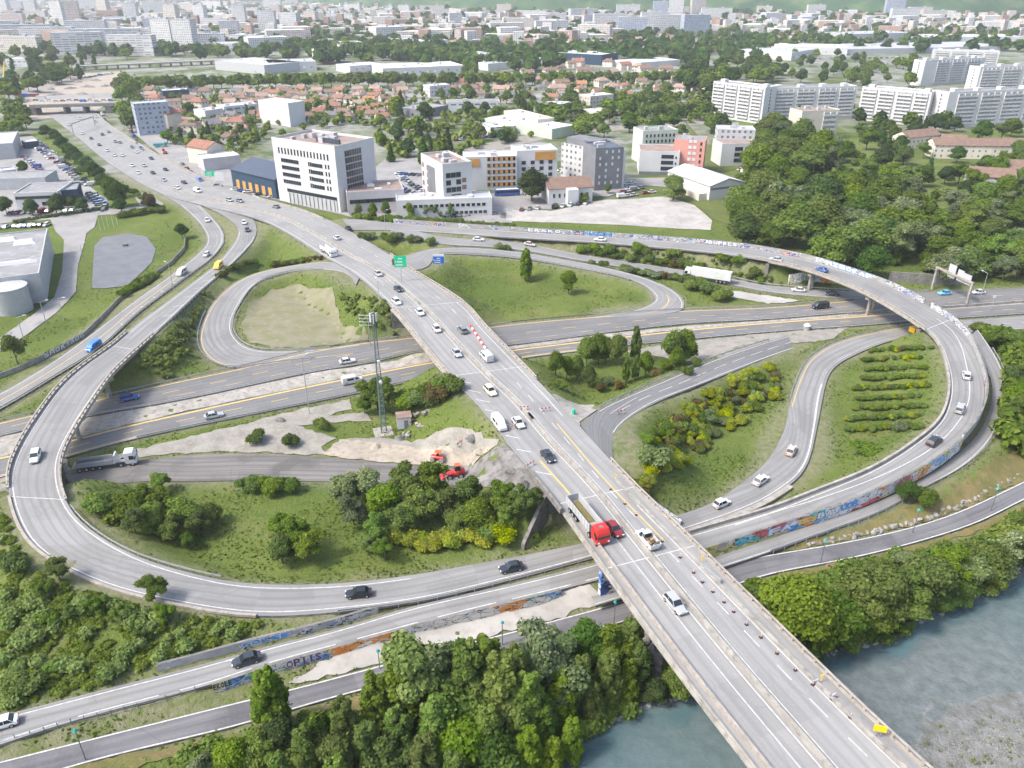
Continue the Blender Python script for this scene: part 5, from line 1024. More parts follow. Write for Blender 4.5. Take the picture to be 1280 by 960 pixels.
def place_house(p, where, rz=None, small=False, group=None):
    k = RND.choice([2, 4, 2]) if small else RND.randrange(5); wm_, rm, cm = HP[k]; tn = RND.choice(['tile_red', 'tile_brown', 'tile_brown', 'tile_pink', 'tile_orange' if RND.random() < .2 else 'tile_brown', 'tile_grey' if RND.random() < .6 else 'tile_red'])
    r = empty('house', p, RND.uniform(-.5, .5) if rz is None else rz, None, 'house', group or ('houses '+where)); link('wall', wm_, r)
    ro = link('roof', rm, r); ro.material_slots[0].link = 'OBJECT'; ro.material_slots[0].material = MT[tn]; link('chimney', cm, ro)
    c = {'tile_red': 'red', 'tile_brown': 'brown', 'tile_pink': 'faded pink', 'tile_orange': 'orange', 'tile_grey': 'grey'}[tn]; ty = 'bungalow' if k in (2, 4) else 'house'
    reg(where, f'{c} roofed {ty}', r, Vector((p.x, p.y, 3)))
def houses(poly, n, where, mind, small=False, rz=None):
    xs = [q[0] for q in poly]; ys = [q[1] for q in poly]; put = []; tr = 0
    while len(put) < n and tr < n*60:
        tr += 1; u, v = RND.uniform(min(xs), max(xs)), RND.uniform(min(ys), max(ys))
        if not inpoly(u, v, poly): continue
        p = P(u, v, 0)
        if any((p-q).length < mind for q in put) or on_road(p.x, p.y, 9) or any((p-q).length < rr for q, rr in BUSY): continue
        put.append(p); place_house(p, where, rz, small)
BUSY = []
for o in list(COL.objects):
    if o.parent is None and o.get('category') in ('building', 'house', 'tank') and o.children:
        wv = [c for c in o.children if c.name.startswith('wall')]
        if wv: d_ = wv[0].dimensions; BUSY.append((o.location.copy(), max(d_.x, d_.y)*.5+6))
houses([(275, 128), (300, 115), (505, 113), (500, 135), (480, 152), (430, 150), (340, 158), (290, 165), (270, 150)], 84, 'in estate behind office block', 13.5, True)
houses([(160, 112), (270, 112), (275, 150), (330, 165), (300, 185), (255, 175), (220, 160)], 14, 'in the gardens left of the estate', 17)
houses([(560, 100), (900, 100), (880, 118), (760, 132), (640, 130), (560, 120)], 46, 'in streets behind the tree row', 19)
houses([(640, 44), (720, 40), (900, 44), (1050, 36), (1060, 55), (900, 58), (640, 62)], 60, 'in the far suburb at right', 26)
houses([(400, 36), (640, 30), (640, 60), (420, 56)], 34, 'in the far suburb at centre', 30)
houses([(640, 82), (760, 80), (850, 92), (640, 96)], 16, 'in front of the blue industrial building', 20)
# the rest of the plain, too many and too small to tell apart
def far_town():
    rs = np.random.RandomState(21); MBS = {k: MB() for k in ('fac_white', 'fac_grey', 'fac_cream', 'tile_pink', 'fac_pink')}
    n = 0
    while n < 2500:
        u = rs.uniform(-60, 1340); v = rs.uniform(3, 62)**1.0; v = 2+60*rs.uniform(0, 1)**1.6
        if u > 560 and v < 15: continue
        if (760 < u < 1300 and v > 44) or (0 < u < 330 and v > 60): continue
        p = P(u, v, 0); big = rs.uniform() < .22; k = rs.choice(['fac_white', 'fac_white', 'fac_cream', 'fac_cream', 'fac_grey', 'fac_pink', 'tile_pink', 'tile_pink'])
        if any(abs(p.x-q.x)+abs(p.y-q.y) < rr for q, rr in BUSY): continue
        MBS[k].box((p.x, p.y, -.5), (rs.uniform(25, 60) if big else rs.uniform(8, 17), rs.uniform(12, 40) if big else rs.uniform(7, 12), (rs.uniform(6, 14) if rs.uniform() < .8 else rs.uniform(14, 24))*(.55 if v < 24 else 1)), rs.uniform(-.6, .6)); n += 1
    for k, mb in MBS.items(): tag(mb.build('distant_town', [k], uvgen=True), None, None, None, 'stuff')
far_town()
# hills behind the plain
def hills():
    m = mat_mottled('forested_hills', (.02, .055, .022), (.05, .1, .03), .01, (.11, .14, .05), .02, f3=.6)
    mb = MB(); nx, ny = 140, 16; rs = random.Random(2)
    for j in range(ny):
        for i in range(nx):
            x = -3600+7600*i/(nx-1); t = j/(ny-1); sft = 1/(1+math.exp(-(x+450)/300))
            y0 = 3600-1250*sft; y = y0+t*1500; hgt = (60+420*sft)*(t**.8)*(1+.25*math.sin(x*.006+1)+.12*math.sin(x*.02+j)+.1*math.sin(x*.05+j*2.1))
            mb.v.append((x, y+60*math.sin(x*.004), hgt-3+rs.uniform(-4, 6)*t))
    for j in range(ny-1):
        for i in range(nx-1): a = j*nx+i; mb.f.append((a, a+1, a+nx+1, a+nx)); mb.m.append(0)
    o = mb.build('hills', [m], uvgen=False, smooth=True); tag(o, None, None, None, 'structure')
hills()
# ------------------------------------------------------------------ vegetation
def leaf_arrays(cent, rad, n, size, rs, flat=.0, up=.35, inner=.0, jit=.14):
    """n leaf-clump quads on the surfaces of ellipsoids (cent, rad)"""
    cent = np.array(cent, float); rad = np.array(rad, float); w = (rad[:, 0]*rad[:, 2])**1.0; w /= w.sum()
    k = rs.choice(len(cent), n, p=w); d = rs.normal(size=(n, 3)); d[:, 2] = np.where(d[:, 2] < -.35, -d[:, 2], d[:, 2]); d /= np.linalg.norm(d, axis=1)[:, None]
    r = 1 - jit*np.abs(rs.normal(size=n)) + rs.uniform(-.04, .12, n) + (rs.uniform(0, 1, n) > .88)*rs.uniform(0, .35, n)
    p = cent[k] + d*rad[k]*r[:, None]
    nm = d + rs.normal(size=(n, 3))*.55; nm[:, 2] += up; nm /= np.linalg.norm(nm, axis=1)[:, None]
    a = np.cross(nm, rs.normal(size=(n, 3))); a /= np.linalg.norm(a, axis=1)[:, None]; b = np.cross(nm, a)
    s = size*rs.uniform(.55, 1.35, n)[:, None]
    q = np.stack([p-a*s-b*s*.6, p+a*s*.7-b*s*.8, p+a*s+b*s*.7, p-a*s*.6+b*s], 1)
    tl = rs.uniform(0, 1, len(cent))[k]*.55 + rs.uniform(0, .45, n)
    t2 = (rs.uniform(0, 1, n) > .8)*rs.uniform(.3, 1, n)
    return q, tl, t2
def mesh_quads(name, q, t1, t2, mat, extra=None):
    n = len(q); co = q.reshape(-1, 3).astype(np.float32); f = np.arange(4*n)
    ev, ef = ([], []) if extra is None else extra
    nv = 4*n + len(ev); me = bpy.data.meshes.new(name); me.vertices.add(nv)
    allc = np.concatenate([co, np.array(ev, np.float32).reshape(-1, 3)]) if len(ev) else co
    me.vertices.foreach_set('co', allc.ravel())
    li = np.concatenate([f, (np.array(ef).ravel()+4*n)]) if len(ef) else f
    nt3 = len(ef); me.loops.add(len(li)); me.loops.foreach_set('vertex_index', li.astype(np.int32))
    me.polygons.add(n+nt3); me.polygons.foreach_set('loop_start', np.concatenate([np.arange(0, 4*n, 4), 4*n+3*np.arange(nt3)]).astype(np.int32)); me.update(calc_edges=True)
    ca = me.color_attributes.new('tint', 'FLOAT_COLOR', 'POINT'); c = np.zeros((nv, 4), np.float32); c[:, 3] = 1
    c[:4*n, 0] = np.repeat(t1, 4); c[:4*n, 1] = np.repeat(t2, 4); c[4*n:, 0] = .3
    ca.data.foreach_set('color', c.ravel()); me.materials.append(MT[mat]); return me
def ico_lobes(cent, rad, k=.8):
    bm = bmesh.new(); bmesh.ops.create_icosphere(bm, subdivisions=1, radius=1); V = [v.co.copy() for v in bm.verts]; F = [[v.index for v in f.verts] for f in bm.faces]; bm.free()
    ev, ef = [], []
    for c, r in zip(cent, rad):
        i = len(ev); ev += [(c[0]+v.x*r[0]*k, c[1]+v.y*r[1]*k, c[2]+v.z*r[2]*k) for v in V]; ef += [[i+j for j in f] for f in F]
    return ev, ef
def tree_proto(kind, seed, mat, n, size, h=10.0):
    rs = np.random.RandomState(seed); C, Rr = [], []
    if kind == 'round':
        m = 11
        for k in range(m):
            a = 2.4*k+rs.uniform(-.4, .4); r = h*.21*math.sqrt(k/m)*1.3; z = h*(.3+.52*rs.uniform(0, 1)*(1-.45*k/m)); rr = h*rs.uniform(.14, .22)
            C.append((math.cos(a)*r, math.sin(a)*r, z)); Rr.append((rr, rr, rr*.85))
        C.append((0, 0, h*.56)); Rr.append((h*.27, h*.27, h*.34)); th, tr = h*.5, .028*h
    elif kind == 'loose':
        for k in range(14):
            a = 2.4*k+rs.uniform(-.5, .5); r = h*.3*math.sqrt(k/14); z = h*(.32+.6*rs.uniform(0, 1)*(1-.35*k/14)); rr = h*rs.uniform(.09, .17)
            C.append((math.cos(a)*r, math.sin(a)*r, z)); Rr.append((rr, rr, rr*.9))
        C.append((0, 0, h*.55)); Rr.append((h*.16, h*.16, h*.3)); th, tr = h*.7, .022*h
    elif kind == 'tall':
        for k in range(26):
            z = h*(.16+.78*k/25); r = h*.24*(1-.75*abs(k/25-.3)); a = 2.4*k+rs.uniform(-.5, .5); rr = h*(.085*(1-.4*k/25))*rs.uniform(.75, 1.35)
            C.append((math.cos(a)*r*.6, math.sin(a)*r*.6, z)); Rr.append((rr, rr, rr*1.7))
        th, tr = h*.6, .02*h
    elif kind == 'poplar':
        for k in range(9):
            z = h*(.16+.76*k/8); rr = h*.11*(1-.55*abs(k/8-.35)**1.2)*rs.uniform(.85, 1.15); C.append((rs.uniform(-.03, .03)*h, rs.uniform(-.03, .03)*h, z)); Rr.append((rr, rr, h*.12))
        th, tr = h*.5, .018*h
    elif kind == 'conifer':
        for k in range(9):
            z = h*(.13+.8*k/8); rr = h*.21*(1-.88*k/8)+.02*h; C.append((rs.uniform(-.02, .02)*h, rs.uniform(-.02, .02)*h, z)); Rr.append((rr, rr, h*.085))
        th, tr = h*.8, .018*h
    elif kind == 'shrub':
        for k in range(9):
            a = rs.uniform(0, 6.3); r = h*.5*math.sqrt(rs.uniform(0, 1)); rr = h*rs.uniform(.26, .42); C.append((math.cos(a)*r, math.sin(a)*r, h*rs.uniform(.3, .6))); Rr.append((rr, rr, rr*.85))
        th, tr = 0, 0
    q, a, b = leaf_arrays(C, Rr, n, size, rs, jit=.22 if kind != 'loose' else .32)
    q[..., 2] = np.maximum(q[..., 2], .02*h)
    me = mesh_quads('crown', q, a, b, mat, ico_lobes(C, Rr, .74 if kind != 'loose' else .55))
    tm = None
    if th:
        mb = MB(); mb.tube((0, 0, -.6), (0, 0, th), tr, tr*.45, 7)
        for k in range(5):
            c = C[rs.randint(len(C))]; mb.tube((0, 0, h*(.2+.05*k)), (c[0]*.9, c[1]*.9, c[2]), tr*.5, tr*.15, 5)
        ob = mb.build('trunk', 'bark', uvgen=False); tm = ob.data; bpy.data.objects.remove(ob)
    return (me, tm, h)
PROTO = {}
def pr(key, kind, mat, n, size, k=2):
    PROTO[key] = [tree_proto(kind, hash_(key)+31*i, mat, n, size) for i in range(k)]
def hash_(s): return sum(ord(c)*(i+1) for i, c in enumerate(s)) % 9999
pr('broad', 'round', 'leaf', 9000, .21, 3); pr('broad_dark', 'round', 'leaf_dark', 9000, .21, 2); pr('pale', 'loose', 'leaf_pale', 8000, .18, 3); pr('lime', 'loose', 'leaf_lime', 8000, .19, 3)
pr('loose', 'loose', 'leaf', 8000, .19, 3); pr('tall', 'tall', 'leaf', 8500, .18, 3); pr('tall_lime', 'tall', 'leaf_lime', 8000, .18, 2); pr('poplar', 'poplar', 'leaf_dark', 2200, .3, 1); pr('conifer', 'conifer', 'leaf_dark', 2400, .3, 1)
pr('far', 'round', 'leaf', 900, .62, 2); pr('far_dark', 'round', 'leaf_dark', 900, .62, 2); pr('far_lime', 'round', 'leaf_lime', 900, .6, 1); pr('far_poplar', 'poplar', 'leaf_dark', 700, .5, 1); pr('far_conifer', 'conifer', 'leaf_dark', 700, .55, 1)
pr('shrub', 'shrub', 'leaf', 3000, .48, 2); pr('shrub_lime', 'shrub', 'leaf_lime', 3000, .48, 1); pr('shrub_yellow', 'shrub', 'leaf_yellow', 2600, .48, 2); pr('shrub_brown', 'shrub', 'leaf_brown', 2400, .5, 1); pr('shrub_pale', 'shrub', 'leaf_pale', 2600, .48, 1)
pr('big', 'round', 'leaf', 17000, .14, 1)
pr('grove', 'tall', 'leaf', 7000, .2, 2)
DESC = {'big': ('broadleaf_tree', 'very large green tree'), 'grove': ('grove_tree', 'dense upright tree'), 'broad': ('broadleaf_tree', 'broad rounded green tree'), 'broad_dark': ('dark_broadleaf_tree', 'dark green rounded tree'), 'pale': ('pale_blossom_tree', 'pale blossoming tree'), 'lime': ('lime_green_tree', 'yellow green loose tree'),
        'loose': ('loose_crowned_tree', 'open crowned green tree'), 'tall': ('tall_narrow_tree', 'tall narrow green tree'), 'tall_lime': ('tall_lime_tree', 'tall yellow green tree'), 'poplar': ('poplar_tree', 'slim dark poplar'), 'conifer': ('conifer_tree', 'dark pointed conifer'),
        'far': ('plane_tree', 'mid green tree'), 'far_dark': ('dark_garden_tree', 'dark green tree'), 'far_lime': ('pale_garden_tree', 'light green tree'), 'far_poplar': ('poplar_tree', 'slim dark poplar'), 'far_conifer': ('conifer_tree', 'dark pointed conifer'),
        'shrub': ('shrub', 'rounded green shrub'), 'shrub_lime': ('lime_shrub', 'light green shrub'), 'shrub_yellow': ('yellow_shrub', 'yellow flowering shrub'), 'shrub_brown': ('brown_shrub', 'red brown shrub'), 'shrub_pale': ('pale_shrub', 'pale grey green shrub')}
TCOUNT = {}
def plant(key, p, h, where, group=None, wide=1.0, label=None):
    L = PROTO[key]; k = TCOUNT.get(key, 0); TCOUNT[key] = k+1; me, tm, h0 = L[k % len(L)]; nm, ds = DESC[key]; s = h/h0
    rz = RND.uniform(0, 6.28); sc = (s*wide*RND.uniform(.9, 1.1), s*wide*RND.uniform(.9, 1.1), s)
    if tm is None:
        o = link(nm, me, None, p); r = o
    else:
        r = bpy.data.objects.new(nm, None); COL.objects.link(r); r.location = p
        link('trunk', tm, r); link('crown', me, r)
    r.rotation_euler = (0, 0, rz); r.scale = sc
    r['category'] = 'shrub' if tm is None else 'tree'; r['group'] = group or (('shrubs ' if tm is None else 'trees ')+where)
    if label: r['label'] = label
    else: reg(where, ds, r, Vector((p.x, p.y, p.z+h*.5)))
    return r
def T(u, v, h, key, where, wide=1.0, label=None):     # (u, v): centre of the crown in the photograph
    return plant(key, at(u, v, h*.55), h, where, None, wide, label)
def scatter(poly, n, keys, hr, where, mind=.42, wide=1.0, avoid=True):
    xs = [q[0] for q in poly]; ys = [q[1] for q in poly]; put = []; tries = 0
    while len(put) < n and tries < n*40:
        tries += 1; u = RND.uniform(min(xs), max(xs)); v = RND.uniform(min(ys), max(ys))
        if not inpoly(u, v, poly): continue
        h = RND.uniform(*hr); p = at(u, v, h*.5)
        if any((p-q).xy.length < mind*(h+g)/2 for q, g in put): continue
        if avoid and (on_road(p.x, p.y, h*.16*wide) or any((p-q).xy.length < rr*.8 for q, rr in BUSY)): continue
        put.append((p, h)); plant(RND.choice(keys), p, h, where, None, wide)
    return put
# -- riverside, left of the bridge
wl = 'in the riverside wood at left'
T(335, 872, 11, 'tall', wl, 1.1, 'lone green tree leaning over the river path at lower left')
for u, v, h, k in ((430, 905, 9, 'broad_dark'), (470, 880, 11, 'tall'), (500, 868, 12, 'tall'), (515, 845, 14, 'loose'), (548, 835, 13, 'pale'), (560, 880, 12, 'loose'), (585, 850, 14, 'tall'), (610, 835, 13, 'tall'), (625, 870, 13, 'broad'), (640, 850, 13, 'tall'),
                   (660, 880, 12, 'broad'), (672, 815, 12, 'pale'), (690, 840, 12, 'pale'), (650, 905, 11, 'tall_lime'), (680, 905, 9, 'tall_lime'), (715, 925, 8, 'tall_lime'), (735, 800, 8, 'broad_dark'), (765, 810, 9, 'loose'), (790, 800, 8, 'broad'), (760, 845, 9, 'broad'),
                   (800, 830, 7, 'broad_dark'), (725, 850, 9, 'broad'), (700, 870, 9, 'broad_dark'), (740, 875, 7, 'broad'), (785, 850, 7, 'broad'), (545, 910, 12, 'tall_lime'), (575, 930, 11, 'broad'), (610, 920, 11, 'tall_lime'), (620, 945, 10, 'broad_dark'), (500, 920, 10, 'broad'),
                   (460, 935, 9, 'broad'), (420, 945, 8, 'loose'), (380, 935, 7, 'broad_dark'), (350, 915, 6, 'broad_dark'), (325, 940, 6, 'loose'), (290, 945, 6, 'broad'), (400, 915, 7, 'broad'), (530, 955, 10, 'broad'), (250, 958, 5, 'pale'), (820, 862, 5, 'broad_dark'), (850, 850, 6, 'broad'),
                   (490, 960, 10, 'loose'), (660, 940, 9, 'broad_dark'), (570, 970, 9, 'broad'), (420, 975, 8, 'broad'), (350, 970, 7, 'broad_dark'), (690, 945, 7, 'broad')):
    if k in ('broad', 'broad_dark') and (u*7+v) % 3 < 2: k = 'tall' if k == 'broad' else 'grove'; h *= 1.1
    T(u, v, h, k, wl, 1.05)
wr = 'on river bank right of bridge'
for u, v, h, k in ((1000, 762, 15, 'big'), (960, 760, 9, 'loose'), (1040, 770, 11, 'broad'), (980, 800, 9, 'broad'), (1075, 745, 11, 'loose'), (1090, 770, 8, 'broad'), (1110, 735, 10, 'broad'), (1135, 745, 9, 'loose'), (1160, 722, 10, 'broad'), (1185, 710, 9, 'loose'), (1140, 708, 7, 'pale'),
                   (1210, 715, 8, 'pale'), (1235, 700, 9, 'broad'), (1255, 690, 9, 'pale'), (1275, 675, 9, 'loose'), (1205, 738, 6, 'broad'), (1240, 720, 6, 'broad'), (1180, 745, 6, 'broad_dark'), (1060, 795, 6, 'broad'), (1000, 815, 7, 'broad_dark'), (940, 738, 5, 'loose'), (1100, 715, 6, 'lime'), (1300, 670, 8, 'broad'), (1270, 655, 6, 'loose')):
    T(u, v, h, k, wr, 1.15)
T(1137, 613, 5.5, 'broad_dark', wr, .9, 'small dark tree beside the blue painted piece of the ramp wall'); T(1158, 620, 3.4, 'shrub', wr, 1, 'round bush right of the small dark tree by the ramp wall')
# -- inside the left loop
wi = 'inside the left ramp bend'
for u, v, h, k in ((150, 632, 5, 'shrub'), (125, 628, 4, 'shrub_lime'), (180, 620, 7, 'lime'), (205, 625, 8, 'loose'), (230, 640, 8, 'lime'), (190, 645, 6.5, 'broad'), (165, 650, 5.5, 'lime'), (215, 660, 6, 'broad'), (245, 655, 6, 'loose'), (200, 600, 5, 'lime'), (262, 640, 5, 'broad'), (235, 675, 4, 'lime'),
                   (310, 605, 3.4, 'shrub_lime'), (335, 606, 3.8, 'shrub_lime'), (360, 605, 3.2, 'shrub_lime'), (365, 668, 7.5, 'lime'), (385, 680, 7, 'broad'), (350, 685, 6, 'broad'), (430, 612, 8, 'pale'), (455, 605, 8.5, 'pale'), (440, 635, 7, 'pale'), (480, 625, 8, 'broad'), (468, 660, 7, 'lime'),
                   (505, 605, 9.5, 'broad_dark'), (540, 600, 9, 'loose'), (525, 628, 8.5, 'loose'), (500, 650, 7, 'lime'), (560, 628, 7.5, 'broad_dark'), (585, 618, 8, 'broad'), (600, 640, 7.5, 'broad'), (630, 618, 7, 'broad_dark'), (652, 622, 5.5, 'loose'), (635, 645, 5, 'broad_dark'), (668, 622, 4.5, 'broad_dark'),
                   (575, 650, 6, 'loose'), (615, 660, 3.5, 'shrub_lime'), (480, 685, 5, 'lime'), (460, 680, 4.5, 'loose'), (345, 655, 5, 'lime')):
    T(u, v, h, {'broad_dark': 'loose', 'broad': 'loose' if u % 2 else 'broad'}.get(k, k), wi, 1.08 if h > 4 else 1)
for k in range(18):
    T(505+7.6*k+RND.uniform(-2, 2), 676-.8*k+RND.uniform(-7, 8) if k < 14 else 660+RND.uniform(-8, 10), RND.uniform(2.3, 3.4), 'shrub_yellow', 'in the yellow row inside left ramp')
# -- hillside left
wh = 'on the steep slope left of the ramp bend'
for u, v, h, k in ((70, 710, 6, 'lime'), (55, 735, 5, 'lime'), (120, 755, 5, 'lime'), (150, 765, 4.5, 'lime'), (190, 735, 6.5, 'lime'), (205, 765, 5.5, 'lime'), (175, 790, 3.5, 'lime'), (60, 770, 3, 'shrub_lime'),
                   (70, 830, 2.5, 'shrub_lime'), (20, 700, 4, 'shrub_lime'), (30, 850, 4, 'shrub_lime'), (85, 765, 4, 'lime')):
    T(u, v, h*.8, k, wh, 1.1)
# -- grove between motorway and works ramp
wg = 'in the grove beside closed ramp'
for u, v, h in ((695, 452, 6.5), (709, 457, 6), (722, 457, 6.5), (734, 436, 8), (749, 433, 8), (737, 468, 5.5), (772, 434, 8.5), (758, 436, 7), (795, 428, 9), (783, 462, 6), (795, 458, 6), (808, 452, 6.5), (843, 432, 10), (858, 430, 9), (846, 448, 6)):
    T(u, v, h*1.15, ('broad' if int(u) % 3 else 'grove') if u < 830 else 'broad', wg, .72)
for u, v, k in ((760, 475, 'shrub_pale'), (752, 483, 'shrub_brown'), (820, 465, 'shrub_brown'), (832, 455, 'shrub'), (700, 480, 'shrub'), (775, 480, 'shrub_brown'), (870, 452, 'shrub'), (860, 462, 'shrub')):
    T(u, v, 2.4, k, wg)
T(657, 330, 11, 'tall', '', 1.0, 'taller of the two trees in the meadow of the right teardrop ramp')
T(711, 350, 8.5, 'broad', '', .9, 'smaller of the two trees in the meadow of the right teardrop ramp')
T(665, 228, 16, 'broad_dark', '', 1.1, 'large dark tree left of the brown roofed white hall'); T(843, 232, 12, 'broad', '', 1.1, 'large round tree in front of the white gabled hall')
T(731, 247, 5, 'broad', '', 1, 'small tree in front of the white dormer of the brown roofed hall'); T(760, 235, 5, 'broad', '', 1, 'small tree at the corner of the white gravel lot')
T(226, 287, 6.5, 'broad_dark', '', 1.1, 'round dark tree alone beside the left exit ramp'); T(186, 250, 9, 'shrub_brown', '', .45, 'brown tinged tree above the hedge by the access road')
T(15, 432, 10, 'loose', '', .8, 'slender tree beside the access road at the left edge'); T(470, 487, 10, 'lime', '', 1.1, 'thin leaved tree beside the lattice mast')
T(455, 505, 5, 'lime', '', 1, 'low part grown tree left of the lattice mast')
T(817, 568, 4.6, 'shrub_pale', '', .9, 'large grey green bush on the gorse slope right of the avenue'); T(402, 529, 3, 'shrub', '', .9, 'round bush on grass strip above the gravel track'); T(363, 551, 3, 'shrub', '', .9, 'round bush below the gravel track')
T(320, 545, 3, 'shrub', '', 1, 'left bush of the pair on the grass strip by the milled road'); T(495, 328, 3, 'shrub_brown', '', .8, 'brown bush beside the green direction sign')
# -- gorse slopes right
wsl = 'on the slope left of right loop'
for _ in range(230):
    a = RND.uniform(0, 1); u = 790+a*175+RND.uniform(-12, 12); v = 585-a*120+RND.uniform(-28, 30)
    if on_road(*at(u, v).xy, 1.5) or math.hypot(u-817, v-568) < 16: continue
    T(u, v, RND.uniform(1.4, 2.4), RND.choice(['shrub_yellow']*4+['shrub', 'shrub_lime', 'shrub_lime', 'shrub_brown', 'shrub_pale']), wsl)
wrr = 'in planted rows inside right loop'
for r in range(9):
    v = 437+r*11.5+r*r*.1; u0, u1 = 1085-3*r+RND.uniform(-6, 6), 1165-r*2+RND.uniform(-6, 5)
    u = u0
    while u < u1:
        if RND.random() > .12: T(u, v-(u-u0)*.04+RND.uniform(-1, 1), RND.uniform(1.0, 1.5), RND.choice(['shrub_yellow', 'shrub_lime', 'shrub_lime', 'shrub_lime', 'shrub', 'shrub_brown' if r == 0 else 'shrub_lime']), wrr)
        u += RND.uniform(4.3, 5.8)
T(1082, 561, 2.6, 'shrub_lime', '', 1.5, 'wide light green bush below the planted rows in the right loop'); T(1128, 532, 2.4, 'shrub_pale', '', 1, 'pale bush at the lower end of the planted rows')
# hedge lines of the interchange
def hedge(u0, v0, u1, v1, n, hr, keys, where, jit=2.5, curve=0):
    for k in range(n):
        t = k/(n-1); u = u0+(u1-u0)*t; v = v0+(v1-v0)*t+curve*math.sin(math.pi*t)+RND.uniform(-jit, jit)
        h = RND.uniform(*hr); q = at(u, v, h*.5)
        if not on_road(q.x, q.y, .3): plant(RND.choice(keys), q, h, where)
hedge(445, 292, 580, 300, 17, (2.4, 3.6), ['shrub_pale', 'shrub', 'shrub', 'shrub_lime'], 'in the hedge left of graffiti ramp', 4)
hedge(585, 300, 700, 325, 13, (1.8, 2.6), ['shrub', 'shrub_pale'], 'in the hedge above the right teardrop ramp', 1)
hedge(700, 322, 880, 352, 24, (1.8, 3), ['shrub', 'shrub', 'shrub_brown', 'shrub_pale'], 'in the hedge left of white lorry', 1.5)
hedge(860, 350, 905, 368, 9, (3, 4.2), ['shrub_lime'], 'in the clump before the white lorry', 4)
hedge(720, 308, 980, 335, 46, (2.2, 4), ['shrub', 'shrub', 'shrub', 'shrub_brown', 'shrub_lime', 'shrub_lime'], 'on the bank below the graffiti ramp', 6, 3)
hedge(340, 330, 400, 322, 9, (1.4, 2.2), ['shrub', 'shrub_brown'], 'on the bank above the left loop', 1)
hedge(500, 505, 575, 472, 16, (3, 4.6), ['shrub', 'shrub_lime', 'shrub_brown', 'shrub'], 'beside the avenue bridge above the gravel track', 7)
hedge(155, 365, 190, 345, 8, (2.5, 3.5), ['shrub'], 'along the site wall by the basin', 1); hedge(128, 402, 150, 378, 4, (2, 2.8), ['shrub'], 'further down the site wall by the basin', 1)
hedge(150, 268, 200, 260, 12, (2.6, 3.2), ['shrub'], 'in the clipped hedge at the lot gate', .6); hedge(20, 276, 140, 258, 24, (1.4, 1.8), ['shrub'], 'in the hedge by the low office', .6)
hedge(445, 270, 640, 283, 30, (2.2, 4), ['shrub', 'shrub_lime', 'shrub'], 'on the bank below the low white building', 2)
hedge(265, 345, 318, 325, 12, (1.6, 2.6), ['shrub', 'shrub_brown'], 'on the bank above the outer left loop', 2)
for u, v, h in ((448, 262, 6), (466, 262, 7.5), (482, 260, 8), (512, 262, 7.5), (500, 266, 4), (532, 262, 6.5), (543, 262, 6.5), (563, 262, 7), (550, 268, 4)): T(u, v, h, 'broad' if u < 520 else 'pale', 'in front of the low white building', .7)
# -- left car park and avenue side trees
wa = 'between left car park and avenue'
for u, v, h in ((56, 163, 9), (68, 168, 9), (76, 178, 10), (85, 186, 9), (92, 192, 10), (98, 198, 9), (108, 205, 11), (116, 212, 10), (137, 232, 11), (147, 240, 12), (128, 225, 8), (150, 255, 7)): T(u, v, h, 'broad_dark', wa, 1.1)
for u, v, h in ((28, 208, 8), (5, 255, 9), (38, 257, 8), (68, 256, 9), (72, 250, 8), (102, 254, 7), (88, 252, 6)): T(u, v, h, 'broad_dark', 'around the low white office at the car park')
hedge(95, 198, 200, 262, 20, (1.8, 3), ['shrub_lime', 'shrub'], 'on the grass verge left of the avenue', 2)
# -- forest north east
wf = 'in the woods beyond gabled hall'
scatter([(925, 180), (960, 150), (1010, 165), (1060, 185), (1110, 200), (1140, 225), (1155, 290), (1150, 335), (1110, 340), (1050, 320), (980, 305), (925, 285), (905, 260), (930, 240)], 72, ['broad', 'broad', 'broad_dark', 'loose', 'pale', 'lime'], (12, 19), wf, .5, 1.2)
wf2 = 'in the woods behind the gantry'
scatter([(1150, 235), (1200, 235), (1290, 225), (1290, 345), (1165, 345), (1155, 300)], 44, ['broad', 'pale', 'lime', 'loose', 'pale'], (7, 13), wf2, .5, 1.3)
scatter([(1215, 410), (1300, 415), (1300, 560), (1265, 540), (1262, 480), (1240, 440)], 26, ['broad', 'lime', 'loose', 'broad'], (4, 7), 'on the slope outside right flyover', .5, 1.3)
scatter([(1000, 150), (1200, 150), (1290, 160), (1290, 240), (1180, 235), (1100, 195), (1030, 165)], 40, ['broad', 'broad_dark', 'conifer', 'lime'], (9, 14), 'among brown roofed blocks at right', .6, 1.1)
T(997, 145, 15, 'conifer', '', 1.1, 'dark cedar beside the small beige block at right')
# -- tree avenues of the town
wt = 'in the tree row behind the estate'
for k in range(64):
    u = 150+k*11.5+RND.uniform(-2, 2); v = 104-6*math.sin((u-150)/740*math.pi)-max(0, (u-600)*.03); T(u, v, RND.uniform(12, 16), RND.choice(['far', 'far', 'far_lime']), wt, 1.1)
for k in range(16): T(150+RND.uniform(-4, 22)+k*.6, 96+k*3.6, RND.uniform(11, 15), 'far', 'on the right side of the far avenue', 1.1)
for k in range(16): T(592-(k % 2)*10, 98-k*3.6, 13, 'far_lime', 'in the tree street between warehouses')
for k in range(12): T(515+k*5, 68-k*2.7, 12, 'far_lime', 'in the far diagonal tree street')
wm = 'in gardens behind salmon block'
scatter([(600, 175), (690, 160), (700, 120), (560, 105), (540, 130)], 34, ['far', 'far_dark', 'far_lime'], (7, 12), 'around the market hall and school', .6)
scatter([(690, 165), (640, 150), (690, 130), (740, 110), (780, 120), (850, 105), (900, 135), (905, 165), (870, 170), (800, 158), (740, 165)], 60, ['far', 'far_lime', 'far', 'far_dark'], (9, 14), wm, .55, 1.15)
